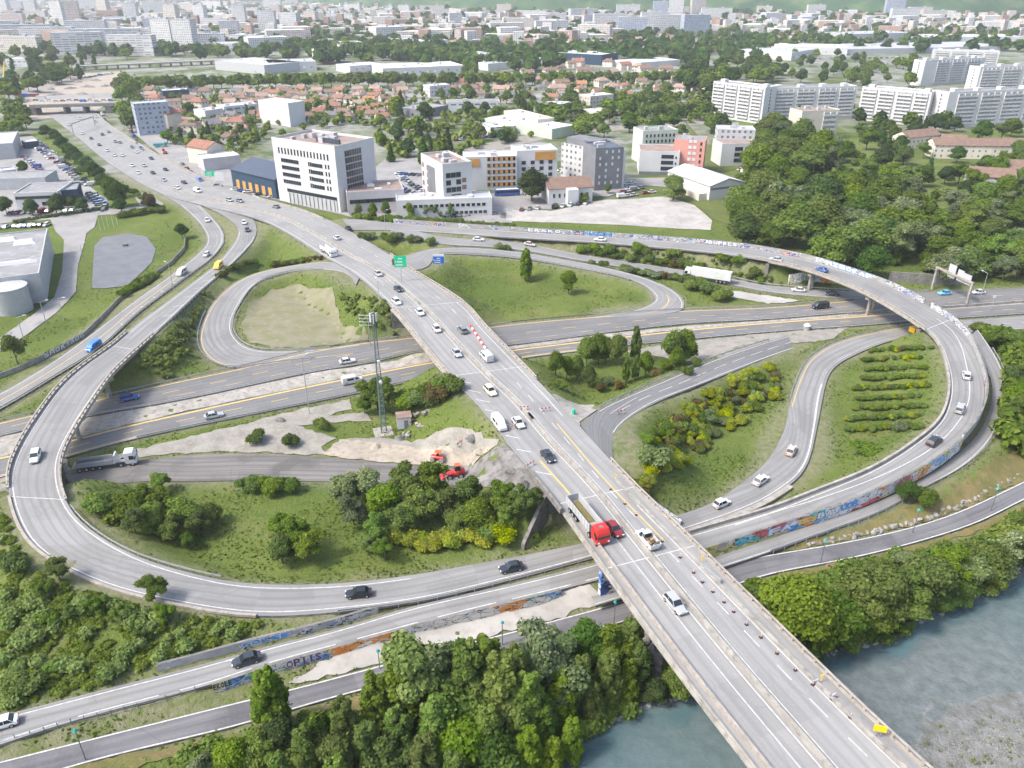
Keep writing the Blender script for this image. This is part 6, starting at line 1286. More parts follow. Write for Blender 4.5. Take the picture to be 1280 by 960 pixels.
scatter([(840, 100), (870, 75), (960, 70), (975, 95), (930, 98), (890, 110)], 44, ['far_dark', 'far'], (12, 17), 'behind the leftmost slab block', .5, 1.2)
for k in range(8): T(852+k*4.4, 92-k*1.2, 17, 'far_poplar', 'in the poplar row behind the gardens')
for k in range(6): T(645+k*4, 122+k*4.2, 11, 'far_poplar', 'in the poplar row beside the long school block')
scatter([(465, 155), (500, 125), (560, 140), (575, 185), (530, 190), (475, 195)], 20, ['far_dark', 'far_conifer', 'far'], (9, 15), 'behind the white office block', .55)
scatter([(170, 120), (320, 115), (470, 120), (470, 160), (330, 170), (240, 190), (200, 150)], 46, ['far_dark', 'far', 'far_conifer', 'far_lime'], (5, 10), 'in the gardens of the housing estate', .8)
scatter([(980, 60), (1150, 70), (1150, 100), (1080, 100), (980, 98), (965, 80)], 46, ['far', 'far_lime', 'far_dark'], (10, 14), 'around the white slab blocks', .6)
scatter([(1040, 95), (1080, 100), (1180, 110), (1200, 140), (1180, 160), (1060, 160)], 22, ['far', 'far_dark', 'far_conifer'], (10, 15), 'between the white slab blocks', .6)
scatter([(0, 60), (110, 62), (130, 80), (100, 92), (20, 110), (0, 120)], 46, ['far_dark', 'far', 'far_poplar'], (11, 17), 'around the far construction site', .5, 1.2)
scatter([(0, 125), (30, 130), (35, 150), (25, 168), (0, 170)], 9, ['far'], (9, 13), 'behind the grey workshop at the left edge', .5, 1.2)
T(208, 170, 9, 'far_lime', '', 1.2, 'bright lime green tree beside the avenue roadworks')
scatter([(130, 68), (460, 60), (470, 50), (420, 40), (330, 50), (160, 55)], 52, ['far_dark', 'far'], (10, 15), 'below the upper left towers', .6, 1.2)
# far woodland masses and ground cover, one object each
def canopy(name, polys, n, hr, size, mat, seed, lobes=1, wide=1.0):
    rs = np.random.RandomState(seed); Q, A, B = [], [], []; EV, EF = [], []
    for poly, cnt in polys:
        xs = [q[0] for q in poly]; ys = [q[1] for q in poly]; c = 0
        while c < cnt:
            u = rs.uniform(min(xs), max(xs)); v = rs.uniform(min(ys), max(ys))
            if not inpoly(u, v, poly): continue
            c += 1; h = rs.uniform(*hr); p = at(u, v, h*.5); r = h*rs.uniform(.4, .6)*wide
            if on_road(p.x, p.y, r*.5): continue
            C = [(p.x+rs.uniform(-.3, .3)*r, p.y+rs.uniform(-.3, .3)*r, p.z+h*.5)]; R_ = [(r, r, h*.5)]
            q, a, b = leaf_arrays(C, R_, n, size, rs); q[..., 2] = np.maximum(q[..., 2], p.z-.1); Q.append(q); A.append(a*.6+rs.uniform(0, .4)); B.append(b)
            if lobes: ev, ef = ico_lobes(C, R_, .8); i = len(EV); EV += ev; EF += [[i+j for j in f] for f in ef]
    me = mesh_quads(name, np.concatenate(Q), np.concatenate(A), np.concatenate(B), mat, (EV, EF)); return tag(link(name, me), None, None, None, 'stuff')
canopy('distant_woodland', [([(0, 20), (640, 5), (1280, 12), (1280, 58), (980, 60), (640, 82), (300, 70), (0, 60)], 520), ([(640, 60), (960, 45), (960, 70), (640, 85)], 90), ([(330, 25), (640, 30), (640, 75), (330, 70)], 110)], 34, (9, 17), 3.4, 'leaf_dark', 8)
canopy('slope_undergrowth', [([(0, 640), (20, 660), (45, 700), (110, 742), (230, 772), (330, 780), (205, 828), (100, 862), (0, 885)], 340)], 110, (.3, .8), .2, 'leaf_slope', 9, 1, 2.6)
canopy('slope_undergrowth', [([(0, 640), (20, 660), (45, 700), (110, 742), (230, 772), (330, 780), (205, 828), (100, 862), (0, 885)], 70)], 150, (1.2, 2.6), .19, 'leaf_slope', 19, 1, 1.2)
canopy('bank_undergrowth', [([(180, 955), (320, 915), (470, 880), (640, 840), (760, 790), (800, 790), (860, 850), (800, 880), (740, 910), (640, 950)], 420), ([(940, 752), (1060, 705), (1180, 680), (1290, 640), (1290, 700), (1200, 745), (1110, 795), (1030, 818), (980, 800)], 330)], 120, (1.2, 2.8), .2, 'leaf', 10, 1, 1.2)
canopy('wood_undergrowth', [([(910, 262), (1000, 300), (1150, 335), (1290, 345), (1290, 235), (1150, 235), (1100, 190), (930, 190)], 420), ([(1215, 412), (1290, 420), (1290, 570), (1255, 540), (1262, 480)], 160)], 70, (2.5, 5), .6, 'leaf', 12)
canopy('bramble_bank', [([(160, 470), (170, 445), (215, 410), (250, 375), (262, 350), (250, 400), (235, 440), (215, 470)], 150), ([(720, 306), (980, 332), (985, 345), (850, 335), (720, 318)], 140), ([(425, 365), (480, 375), (500, 400), (500, 425), (460, 405), (425, 385)], 90)], 60, (.6, 1.5), .28, 'leaf_slope', 13)
canopy('garden_greenery', [([(160, 115), (330, 110), (510, 112), (560, 100), (900, 100), (905, 150), (700, 160), (570, 190), (480, 195), (465, 155), (340, 160), (300, 190), (220, 180)], 900), ([(0, 90), (30, 92), (30, 170), (0, 170)], 30)], 22, (2.0, 5.5), 1.1, 'leaf', 31)
canopy('distant_woodland', [([(0, 14), (640, 6), (1280, 14), (1280, 48), (980, 58), (640, 80), (300, 68), (0, 58)], 1500)], 26, (7, 13), 2.6, 'leaf', 33)
# grass tufts over the interchange lawns
def tufts():
    rs = np.random.RandomState(3); n = 260000
    x = rs.uniform(-150, 190, n); y = rs.uniform(66, 330, n); w_ = np.clip(90/y, .25, 1); keep = rs.uniform(0, 1, n) < w_; x, y = x[keep], y[keep]
    patchy = (np.sin(x*.21+np.sin(y*.17)*2)+np.sin(y*.27+np.cos(x*.13)*2)); keep = rs.uniform(-1.6, 1.2, len(x)) < patchy; x, y = x[keep], y[keep]
    ok = np.ones(len(x), bool)
    for a in RS.values():
        for q in a: ok &= (np.hypot(x-q[0], y-q[1]) > q[3]+.5)
    for o in [o for o in COL.objects if o.type == 'MESH' and o.name.split('.')[0] in PATCHN]:
        bb = [v.co for v in o.data.vertices]; xs = [c.x for c in bb]; ys = [c.y for c in bb]
        m = np.where((x > min(xs)) & (x < max(xs)) & (y > min(ys)) & (y < max(ys)) & ok)[0]; pl = PATCHP[o.name]
        for i in m:
            if inpoly(x[i], y[i], pl): ok[i] = False
    x, y = x[ok], y[ok]; z = np.array([Hz(a, b) for a, b in zip(x, y)]); ok = z > -3.6; x, y, z = x[ok], y[ok], z[ok]; n = len(x)
    p = np.stack([x, y, z+.12], 1); nm = rs.normal(size=(n, 3))*.5; nm[:, 2] += 1; nm /= np.linalg.norm(nm, axis=1)[:, None]
    a = np.cross(nm, rs.normal(size=(n, 3))); a /= np.linalg.norm(a, axis=1)[:, None]; b = np.cross(nm, a); s = rs.uniform(.1, .3, n)[:, None]
    q = np.stack([p-a*s-b*s*.5, p+a*s*.6-b*s*.7, p+a*s+b*s*.6, p-a*s*.5+b*s], 1)
    me = mesh_quads('meadow_grass', q, rs.uniform(0, 1, n), (rs.uniform(0, 1, n) > .7)*1., 'leaf_grass'); tag(link('meadow_grass', me), None, None, None, 'stuff')
    print('tufts', n)
tufts()
# ------------------------------------------------------------------ vehicles
PAINT = {'white': (.52, .52, .515), 'silver': (.32, .33, .34), 'grey': (.16, .165, .17), 'dark': (.025, .03, .038), 'black': (.012, .013, .015), 'blue': (.03, .09, .3), 'bright blue': (.02, .16, .6), 'red': (.45, .02, .02), 'dark red': (.2, .02, .02), 'cream': (.62, .6, .42), 'teal': (.02, .28, .3), 'beige': (.42, .36, .3), 'yellow': (.7, .42, .03), 'light blue': (.12, .4, .62), 'brown': (.12, .07, .05)}
CP_ = {}
def paint(c):
    if c not in CP_:
        m, t, b = M('paint_'+c.replace(' ', '_')); b.inputs['Base Color'].default_value = rgb(PAINT[c]); b.inputs['Roughness'].default_value = .28; b.inputs['Coat Weight'].default_value = .4; b.inputs['Coat Roughness'].default_value = .08; CP_[c] = m
    return CP_[c]
MT['paint'] = paint('white')
def loft(mb, secs, mat=0, cap=True):
    """secs: list of (x, [(y,z)...]) closed sections along x"""
    i0 = len(mb.v); n = len(secs[0][1])
    for x, s in secs: mb.v += [(x, y, z) for y, z in s]
    for a in range(len(secs)-1):
        for k in range(n):
            p, q = i0+a*n+k, i0+a*n+(k+1) % n; mb.f.append((p, q, q+n, p+n)); mb.m.append(mat)
    if cap: mb.f.append(tuple(i0+k for k in reversed(range(n)))); mb.f.append(tuple(i0+(len(secs)-1)*n+k for k in range(n))); mb.m += [mat, mat]
def sec(w, z0, z1, wt=None, r=.12):
    wt = wt or w; return [(-w+r, z0), (w-r, z0), (w, z0+r), (w, (z0+z1)/2), (wt, z1-r), (wt-r, z1), (-wt+r, z1), (-wt, z1-r), (-w, (z0+z1)/2), (-w, z0+r)]
def wheel_mesh(R_=.32, W_=.22):
    mb = MB(); mb.tube((0, -W_/2, 0), (0, W_/2, 0), R_, R_, 18, 0); mb.tube((0, -W_/2-.01, 0), (0, W_/2+.01, 0), R_*.6, R_*.6, 14, 1); o = mb.build('wheel', ['black', 'steel'], uvgen=False); me = o.data; bpy.data.objects.remove(o); return me
WH = wheel_mesh(); WHT = wheel_mesh(.5, .32)
def car_proto(kind):
    r = empty(kind, (0, 0, 0)); L, hw = {'car': (4.3, .88), 'estate_car': (4.6, .9), 'van': (5.2, .98), 'pickup_van': (5.2, .98), 'small_car': (3.8, .83)}[kind]; mb = MB(); a = L/2
    if kind in ('van',):
        loft(mb, [(-a, sec(hw*.96, .35, 1.9, hw*.86)), (-a+.1, sec(hw, .28, 2.1, hw*.88)), (a-1.75, sec(hw, .28, 2.12, hw*.88)), (a-1.2, sec(hw, .28, 1.85, hw*.86)), (a-.75, sec(hw, .28, 1.25, hw*.9)), (a-.1, sec(hw*.95, .3, 1.05, hw*.88)), (a, sec(hw*.85, .38, .95, hw*.8))])
    else:
        hb_ = .92 if kind != 'small_car' else .95
        loft(mb, [(-a, sec(hw*.85, .42, hb_-.08, hw*.78)), (-a+.12, sec(hw*.96, .28, hb_, hw*.86)), (-a*.45, sec(hw, .22, hb_+.03, hw*.9)), (a*.3, sec(hw, .22, hb_+.02, hw*.9)), (a-.55, sec(hw*.96, .25, .82, hw*.86)), (a-.1, sec(hw*.88, .3, .72, hw*.76)), (a, sec(hw*.76, .38, .62, hw*.68))])
    b = mb.build('body', 'paint', r, uvgen=False, smooth=False); mb = MB()
    if kind == 'van':
        q = win = None
        mb.quad((a-1.72, -hw*.8, 2.02), (a-1.72, hw*.8, 2.02), (a-.82, hw*.84, 1.32), (a-.82, -hw*.84, 1.32)); mb.v = [(x, y, z+.03) if True else 0 for x, y, z in mb.v]
        for s_ in (-1, 1): mb.poly([(a-1.9, s_*(hw*.95), 1.75), (a-1.9, s_*(hw+.01), 1.2), (a-.95, s_*(hw*.99+.01), 1.2), (a-1.3, s_*(hw*.93), 1.7)][::s_])
        for s_ in (-1, 1): mb.poly([(-a+1.2, s_*(hw*.95), 1.75), (-a+1.2, s_*(hw+.01), 1.2), (a-2.3, s_*(hw+.01), 1.2), (a-2.3, s_*(hw*.95), 1.75)][::s_])
        mb.build('windows', 'glass', r, uvgen=False)
    else:
        rr = {'car': (-a*.78, -a*.5, a*.12, a*.42, 1.42), 'estate_car': (-a*.9, -a*.72, a*.12, a*.42, 1.47), 'small_car': (-a*.88, -a*.66, a*.15, a*.48, 1.48), 'pickup_van': (-.2, -.1, a*.3, a*.55, 1.9)}[kind]
        x0, x1, x2, x3, zt = rr; zb = .9; w0, w1 = hw*.9, hw*.72
        v = [(x0, -w0, zb), (x3, -w0, zb), (x3, w0, zb), (x0, w0, zb), (x1, -w1, zt), (x2, -w1, zt), (x2, w1, zt), (x1, w1, zt)]
        mb.v = v; mb.f = [(0, 1, 5, 4), (1, 2, 6, 5), (2, 3, 7, 6), (3, 0, 4, 7), (4, 5, 6, 7)]; mb.m = [0]*5; mb.build('windows', 'glass', r, uvgen=False)
        mb = MB(); mb.box(((x1+x2)/2, 0, zt-.02), (x2-x1+.1, w1*2+.06, .06)); 
        for s_ in (-1, 1):
            for (xa, xb) in ((x0, x1), (x3, x2)): mb.tube((xa, s_*w0, zb), (xb, s_*w1, zt), .045, .04, 4)
            mb.tube(((x1+x2)/2-.1, s_*(w0+.005), zb), ((x1+x2)/2-.1, s_*(w1+.01), zt), .04, .04, 4)
        mb.build('roof_panel', 'paint', r, uvgen=False)
    if kind == 'pickup_van':
        mb = MB(); mb.box((-a+1.35, 0, .85), (2.9, 2.0, .08)); 
        for x, y, p, q in ((-a+1.35, 1.0, 2.9, .06), (-a+1.35, -1.0, 2.9, .06), (-a-.1, 0, .06, 2), (-a+2.8, 0, .06, 2)): mb.box((x, y, .9), (p, q, .5))
        mb.build('load_bed', 'paint', r, uvgen=False)
        mb = MB(); rs = random.Random(4)
        for _ in range(26): mb.box((-a+rs.uniform(.2, 2.5), rs.uniform(-.8, .8), .95), (rs.uniform(.3, .7), rs.uniform(.2, .5), rs.uniform(.1, .45)), rs.uniform(0, 3), rs.randrange(2))
        mb.build('load', ['timber', 'bark'], r, uvgen=False)
    for s_ in (-1, 1):
        for x in (-a*.62, a*.64):
            o = link('wheel', WH, r, (x, s_*(hw-.08), .32))
        mb = MB(); mb.box((a-.06, s_*hw*.62, .6), (.14, .32, .14)); mb.build('headlight', 'chrome', r, uvgen=False)
        mb = MB(); mb.box((-a+.03, s_*hw*.68, .72), (.1, .26, .16)); mb.build('taillight', 'red_lamp', r, uvgen=False)
        mb = MB(); mb.box((a*.38 if kind != 'van' else a-1.1, s_*(hw+.1), 1.0), (.12, .2, .13)); mb.build('wing_mirror', 'paint', r, uvgen=False)
    return r
VP = {}
def set_kids(r):
    for c in r.children:
        kid(r, c)
for k in ('car', 'estate_car', 'van', 'pickup_van', 'small_car'):
    r = car_proto(k); set_kids(r); VP[k] = r
USEDP = set()
def recolour(r, mat):
    for c in r.children_recursive:
        if c.type == 'MESH':
            for sl_ in c.material_slots:
                if sl_.material and sl_.material.name.startswith('paint_'): sl_.link = 'OBJECT'; sl_.material = mat
def nearest_road(u, v, only=None):
    best = (1e9,)
    for n, S in RD.items():
        if only and n != only: continue
        for i, (L, R_, b, c) in enumerate(S):
            m = (L+R_)/2; pu, pv = proj(m); d = math.hypot(pu-u, (pv-v)*1.3)
            if d < best[0]: best = (d, n, i)
    return best[1], best[2]
def car(u, v, kind, col, label, rd=None, rev=False, dz=.6, group='vehicles driving on the interchange', rz=None):
    n, i = nearest_road(u, v, rd); S = RD[n]; i = min(max(i, 1), len(S)-2)
    m = (S[i][0]+S[i][1])/2; z = m.z+LAY[n]
    p = P(u, v, z+dz); 
    # local height along the road
    j = min(range(len(S)), key=lambda k: ((S[k][0]+S[k][1])/2-p).xy.length); j = min(max(j, 1), len(S)-2); z = ((S[j][0]+S[j][1])/2).z+LAY[n]; p = P(u, v, z+dz); p.z = z+.02
    t = (S[j+1][0]+S[j+1][1])/2-(S[j-1][0]+S[j-1][1])/2; a = math.atan2(t.y, t.x)+(math.pi if rev else 0)
    slope = math.atan2(t.z, t.xy.length)*(-1 if not rev else 1)
    if rz is not None: a = rz; slope = 0
    if kind in USEDP: r = copy_thing(VP[kind], p, a)
    else: r = VP[kind]; USEDP.add(kind); r.location = p; r.rotation_euler = (0, 0, a)
    r.rotation_euler = (0, slope, a)
    recolour(r, paint(col)); cat = 'car' if 'car' in kind else 'van' if kind == 'van' else 'pickup'
    tag(r, label, cat, group); return r
A_, W_, E_ = 'avenue', 'west_flyover', 'east_flyover'
CARS = [
 (473, 342, 'car', 'silver', 'silver grey car nearest the ramp mouth of the left loop on the avenue', A_, 0), (498, 361, 'car', 'dark', 'dark car beside the median below the green sign', A_, 0), (496, 377, 'estate_car', 'white', 'white estate car beside the start of the avenue parapet', A_, 0),
 (525, 390, 'car', 'white', 'white car third from the parapet start, above the motorway', A_, 0), (546, 411, 'small_car', 'white', 'small white car in the middle of the avenue bridge', A_, 0), (571, 441, 'car', 'silver', 'silver car on the avenue bridge left of the white van', A_, 0),
 (578, 412, 'estate_car', 'grey', 'dark grey estate beside the red and white barrier row', A_, 1), (608, 446, 'van', 'white', 'white van below the red and white barrier row', A_, 1), (613, 488, 'estate_car', 'cream', 'cream estate car on the avenue above the hatched closed lane', A_, 0),
 (624, 530, 'van', 'white', 'white works van parked on the hatched closed lane', A_, 0), (648, 528, 'car', 'white', 'white car passing the parked works van', A_, 0), (685, 570, 'car', 'dark', 'dark car beside the median above the red lorry', A_, 0),
 (768, 661, 'car', 'dark red', 'red car overtaking beside the red tipper lorry cab', A_, 0), (809, 674, 'pickup_van', 'white', 'white flatbed pickup with timber load on the river bridge', A_, 1), (844, 754, 'estate_car', 'silver', 'silver car alone on the river bridge', A_, 0),
 (421, 297, 'car', 'white', 'white car beside the median right of the white tow truck', A_, 1), (435, 285, 'car', 'dark', 'dark car where the graffiti ramp splits off', A_, 1), (345, 258, 'car', 'grey', 'dark grey car below the glazed base of the office block', A_, 1),
 (44, 570, 'estate_car', 'white', 'white car on the bend of the left flyover', W_, 0), (448, 741, 'car', 'black', 'black car on the lower left ramp bend', W_, 1), (639, 709, 'car', 'dark', 'dark car about to pass under the avenue bridge', W_, 1),
 (117, 434, 'van', 'bright blue', 'bright blue van on the left exit ramp', 'west_exit_ramp', 0), (227, 341, 'van', 'white', 'white van on the left exit ramp', 'west_exit_ramp', 0), (258, 318, 'small_car', 'white', 'white car on the bend of the left exit ramp', 'west_exit_ramp', 0), (259, 275, 'car', 'white', 'white car at the top of the left exit ramp', 'west_exit_ramp', 0),
 (273, 333, 'van', 'yellow', 'yellow van on the upper left flyover ramp', W_, 0), (305, 278, 'car', 'white', 'white car at the top of the left flyover ramp', W_, 0), (309, 287, 'car', 'dark', 'dark car just below the white one on the left flyover ramp', W_, 0),
 (161, 497, 'estate_car', 'blue', 'blue car on the motorway right of the left flyover', 'motorway_north', 0), (267, 519, 'car', 'silver', 'silver grey car on the southern motorway carriageway', 'motorway_south', 0), (434, 451, 'car', 'white', 'white car on the motorway above the lattice mast foot', 'motorway_north', 0),
 (440, 476, 'van', 'white', 'white van half hidden behind the thin leaved tree', 'motorway_south', 0), (308, 824, 'car', 'dark', 'dark hatchback on the lower ramp behind the lone leaning tree', E_, 0), (1, 904, 'car', 'white', 'white car cut by the left edge on the lowest ramp', E_, 0),
 (902, 629, 'small_car', 'white', 'white car nearest the bridge on the right loop ramp', W_, 0), (951, 600, 'car', 'white', 'white car second from the bridge on the right loop ramp', W_, 0), (989, 563, 'car', 'beige', 'pale beige car at the narrow part of the right loop ramp', W_, 0),
 (1168, 551, 'estate_car', 'dark', 'dark blue car on the lower bend of the right flyover', E_, 1), (1200, 510, 'estate_car', 'silver', 'silver car on the middle bend of the right flyover', E_, 1), (1208, 469, 'small_car', 'white', 'white car highest on the bend of the right flyover', E_, 1),
 (1027, 337, 'car', 'blue', 'dark blue car on the upper straight of the right flyover', E_, 1), (970, 324, 'car', 'silver', 'silver car beside the graffiti wall left of the dark blue one', E_, 1), (750, 299, 'car', 'white', 'white car on the graffiti ramp below the gravel lot', E_, 1),
 (1025, 383, 'van', 'dark', 'black van on the motorway left of the flyover shade', 'motorway_north', 1), (998, 362, 'car', 'white', 'white car on the slip road before the painted retaining wall', 'lorry_slip', 1), (1040, 367, 'car', 'dark', 'dark car in the shade under the right flyover', 'lorry_slip', 1),
 (1181, 366, 'car', 'light blue', 'light blue car beneath the sign gantry', 'motorway_north', 1), (1223, 365, 'car', 'white', 'white car right of the gantry on the motorway', 'motorway_north', 1), (1278, 424, 'car', 'light blue', 'light blue car at the right edge behind the slope bushes', 'motorway_slip', 1),
 (598, 299, 'car', 'white', 'white car on the slip road under the hedge', 'lorry_slip', 0), (662, 305, 'car', 'orange' if 'orange' in PAINT else 'beige', 'beige car on the slip road near the teardrop', 'lorry_slip', 0),
]
for u, v, k, c, lb, rd, rev in CARS: car(u, v, k, c, lb, rd, bool(rev))
# one-piece cars for the far avenue and the car parks
def small_car_mesh():
    mb = MB(); loft(mb, [(-2.1, sec(.78, .35, .85, .72)), (-1.9, sec(.87, .25, .95, .8)), (1.3, sec(.87, .25, .88, .8)), (2.1, sec(.78, .3, .65, .7))], 0)
    i = len(mb.v); mb.v += [(-1.8, -.76, .9), (1.0, -.76, .9), (1.0, .76, .9), (-1.8, .76, .9), (-1.3, -.62, 1.42), (.35, -.62, 1.42), (.35, .62, 1.42), (-1.3, .62, 1.42)]
    for f, m in (((0, 1, 5, 4), 1), ((1, 2, 6, 5), 1), ((2, 3, 7, 6), 1), ((3, 0, 4, 7), 1), ((4, 5, 6, 7), 0)): mb.f.append(tuple(i+j for j in f)); mb.m.append(m)
    for x in (-1.3, 1.35):
        for s_ in (-1, 1): mb.tube((x, s_*.7, .32), (x, s_*.9, .32), .32, .32, 12, 2)
    o = mb.build('parked_car', ['paint', 'glass', 'black'], uvgen=False); me = o.data; bpy.data.objects.remove(o); return me
def small_van_mesh():
    mb = MB(); loft(mb, [(-2.5, sec(.95, .35, 2.1, .85)), (1.0, sec(.97, .3, 2.1, .87)), (1.7, sec(.97, .3, 1.3, .9)), (2.5, sec(.9, .35, .95, .82))], 0); mb.quad((1.05, -.8, 2.08), (1.05, .8, 2.08), (1.72, .82, 1.36), (1.72, -.82, 1.36), 1)
    for x in (-1.6, 1.65):
        for s_ in (-1, 1): mb.tube((x, s_*.78, .34), (x, s_*1.0, .34), .34, .34, 12, 2)
    o = mb.build('van', ['paint', 'glass', 'black'], uvgen=False); me = o.data; bpy.data.objects.remove(o); return me
SCM, SVM = small_car_mesh(), small_van_mesh()
CW = ['white', 'white', 'white', 'silver', 'silver', 'grey', 'dark', 'black', 'blue', 'dark red', 'beige']
def small(p, a, where, group, name='parked_car', col=None, van=None):
    van = RND.random() < .14 if van is None else van; c = col or RND.choice(CW); o = link('parked_van' if van and name == 'parked_car' else 'moving_van' if van else name, SVM if van else SCM, None, p); o.rotation_euler = (0, 0, a)
    o.material_slots[0].link = 'OBJECT'; o.material_slots[0].material = paint(c); o['category'] = 'van' if van else 'car'; o['group'] = group; reg(where, f'{c} {"van" if van else "car"}', o, p); return o
for u, v, c in ((120, 146, 0), (109, 137, 1), (86, 156, 2), (103, 167, 0), (114, 173, 6), (124, 181, 6), (134, 188, 0), (143, 194, 0), (150, 178, 5), (153, 194, 0), (165, 207, 0), (173, 216, 0), (171, 190, 0), (189, 198, 6), (191, 216, 6), (207, 212, 6), (222, 235, 0), (128, 168, 6), (136, 165, 5), (144, 177, 5), (100, 148, 0), (119, 152, 3), (205, 225, 3), (180, 207, 3), (230, 228, 6), (128, 143, 0), (131, 149, 6), (247, 239, 0), (165, 184, 5), (287, 250, 3), (300, 251, 5)):
    n, i = nearest_road(u, v, 'avenue'); S = RD[n]; i = min(max(i, 1), len(S)-2); t = (S[i+1][0]+S[i+1][1])-(S[i-1][0]+S[i-1][1]); p = P(u, v, S[i][0].z+.6); p.z = S[i][0].z+LAY['avenue']+.02
    small(p, math.atan2(t.y, t.x), 'on the avenue beyond the office block', 'cars on the far avenue', 'moving_car', CW[c], van=(c == 0 and u in (128, 247)))
def lot_row(u0, v0, u1, v1, n, where, a, skip=.12, jit=.15):
    for k in range(n):
        if RND.random() < skip: continue
        t = k/max(1, n-1); p = at(u0+(u1-u0)*t, v0+(v1-v0)*t, .5); p.z += .1; small(p, a+RND.uniform(-.06, .06)+(math.pi if RND.random() < .5 else 0), where, 'cars parked '+where)
wp = 'in the left car park'
for q in ((42, 180, 64, 198, 8, .3), (46, 176, 66, 192, 6, .3), (40, 204, 70, 227, 11, .5), (72, 203, 108, 233, 11, .5), (77, 200, 112, 231, 10, .5), (118, 243, 133, 258, 6, .4), (112, 242, 124, 256, 6, .4), (30, 196, 38, 202, 3, .3)): lot_row(*q[:5], wp, q[5])
lot_row(15, 266, 130, 262, 16, 'in front of the low white office', 1.5, .35); lot_row(2, 284, 58, 281, 10, 'behind the grey industrial shed', 1.5, .25)
lot_row(550, 270, 618, 266, 12, 'in front of the low white building', 1.4, .05)
for q in ((500, 222, 512, 228, 4, .9), (512, 229, 540, 245, 8, .9), (500, 235, 525, 246, 6, .9), (498, 217, 525, 219, 6, .3)): lot_row(*q[:5], 'beside the slim white flats', q[5])
lot_row(652, 262, 672, 260, 3, 'under the large dark tree by the gravel lot', 1.4, 0); lot_row(694, 259, 732, 254, 5, 'in front of the brown roofed white hall', 1.2, .1)
for q in ((760, 228, 782, 230, 5, .5), (770, 247, 815, 240, 7, .3), (778, 240, 800, 235, 5, .3), (865, 228, 868, 243, 4, .2), (925, 212, 950, 222, 5, .5), (762, 232, 790, 229, 5, .4)): lot_row(*q[:5], 'around the streets by the gabled hall', q[5])
lot_row(700, 213, 716, 220, 4, 'below the pale grey flats', .6, 0); lot_row(100, 98, 140, 92, 12, 'by the far construction site', .4, .2)
lot_row(570, 175, 640, 168, 12, 'behind the ochre flats', .6, .2); lot_row(585, 160, 600, 168, 5, 'behind the market hall', .6, .2); lot_row(140, 128, 178, 188, 22, 'in the roadworks beside the avenue', 2.2, .2)
lot_row(270, 232, 340, 246, 10, 'beside the dark blue hall', .3, .3); lot_row(228, 205, 250, 226, 5, 'beside the dark blue hall', 2.2, .3); lot_row(960, 228, 990, 232, 5, 'at the edge of the woods', .3, .2)
lot_row(990, 74, 1150, 72, 24, 'in the far car park behind the slabs', .2, .1); lot_row(1090, 80, 1190, 78, 12, 'in the far car park behind the slabs', .2, .2)
# lorries
def wheels(r, xs, y, z=.5, me=None):
    for x in xs:
        for s_ in (-1, 1): link('wheel', me or WHT, r, (x, s_*y, z))
def cab(r, x, col, h=3.2, L=2.2, w=1.22):
    mb = MB(); loft(mb, [(x-L/2, sec(w, .9, h-.1, w*.95)), (x-L/2+.15, sec(w, .6, h, w*.94)), (x+L/2-.45, sec(w, .55, h, w*.93)), (x+L/2-.15, sec(w, .5, h-.7, w*.95)), (x+L/2, sec(w*.97, .5, 1.5, w*.95))]); mb.build('cab', col, r, uvgen=False)
    mb = MB(); mb.quad((x+L/2+.02, -w*.88, 1.65), (x+L/2+.02, w*.88, 1.65), (x+L/2-.2, w*.86, h-.75), (x+L/2-.2, -w*.86, h-.75))
    for s_ in (-1, 1): mb.poly([(x+L/2-1.3, s_*(w+.02), 1.6), (x+L/2-.3, s_*(w+.02), 1.6), (x+L/2-.4, s_*(w+.0), h-.8), (x+L/2-1.3, s_*(w+.0), h-.8)][::-s_])
    mb.build('windscreen', 'glass', r, uvgen=False)
    for s_ in (-1, 1):
        mb = MB(); mb.box((x+L/2+.03, s_*w*.75, .8), (.1, .35, .25)); mb.build('headlight', 'chrome', r, uvgen=False)
        mb = MB(); mb.box((x+L/2-.1, s_*(w+.25), 1.7), (.15, .25, .8)); mb.build('wing_mirror', 'black', r, uvgen=False)
def lorry(name, u, v, rd, rev, label, rz=None, dz=1.0, zoff=None):
    n, i = nearest_road(u, v, rd); S = RD[n]; z = ((S[i][0]+S[i][1])/2).z+LAY[n]; p = P(u, v, z+dz); j = min(range(1, len(S)-1), key=lambda k: ((S[k][0]+S[k][1])/2-p).xy.length)
    z = ((S[j][0]+S[j][1])/2).z+LAY[n]; p = P(u, v, z+dz); p.z = z+.02; t = (S[j+1][0]+S[j+1][1])-(S[j-1][0]+S[j-1][1]); a = math.atan2(t.y, t.x)+(math.pi if rev else 0)
    return empty(name, p, a if rz is None else rz, label, 'lorry')
r = lorry('tipper_lorry', 735, 651, A_, False, 'red tipper lorry with grey open trailer on the river bridge', dz=1.3)
cab(r, 4.6, 'red', 3.3); wheels(r, (5.0, 2.6), 1.05); wheels(r, (-2.2, -3.5, -4.8), 1.05); mb = MB(); mb.box((0, 0, .75), (10.5, .9, .25)); mb.build('chassis', 'wall_grey', r, uvgen=False)
mb = MB(); mb.box((-1.7, 0, 1.2), (8.8, 2.4, .12)); mb.box((-1.7, 1.2, 1.3), (8.8, .08, 1.5)); mb.box((-1.7, -1.2, 1.3), (8.8, .08, 1.5)); mb.box((-6.1, 0, 1.3), (.08, 2.4, 1.5)); mb.box((2.7, 0, 1.3), (.08, 2.4, 1.7))
for k in range(8): mb.box((-5.6+k*1.1, 1.27, 1.25), (.1, .08, 1.5)); mb.box((-5.6+k*1.1, -1.27, 1.25), (.1, .08, 1.5))
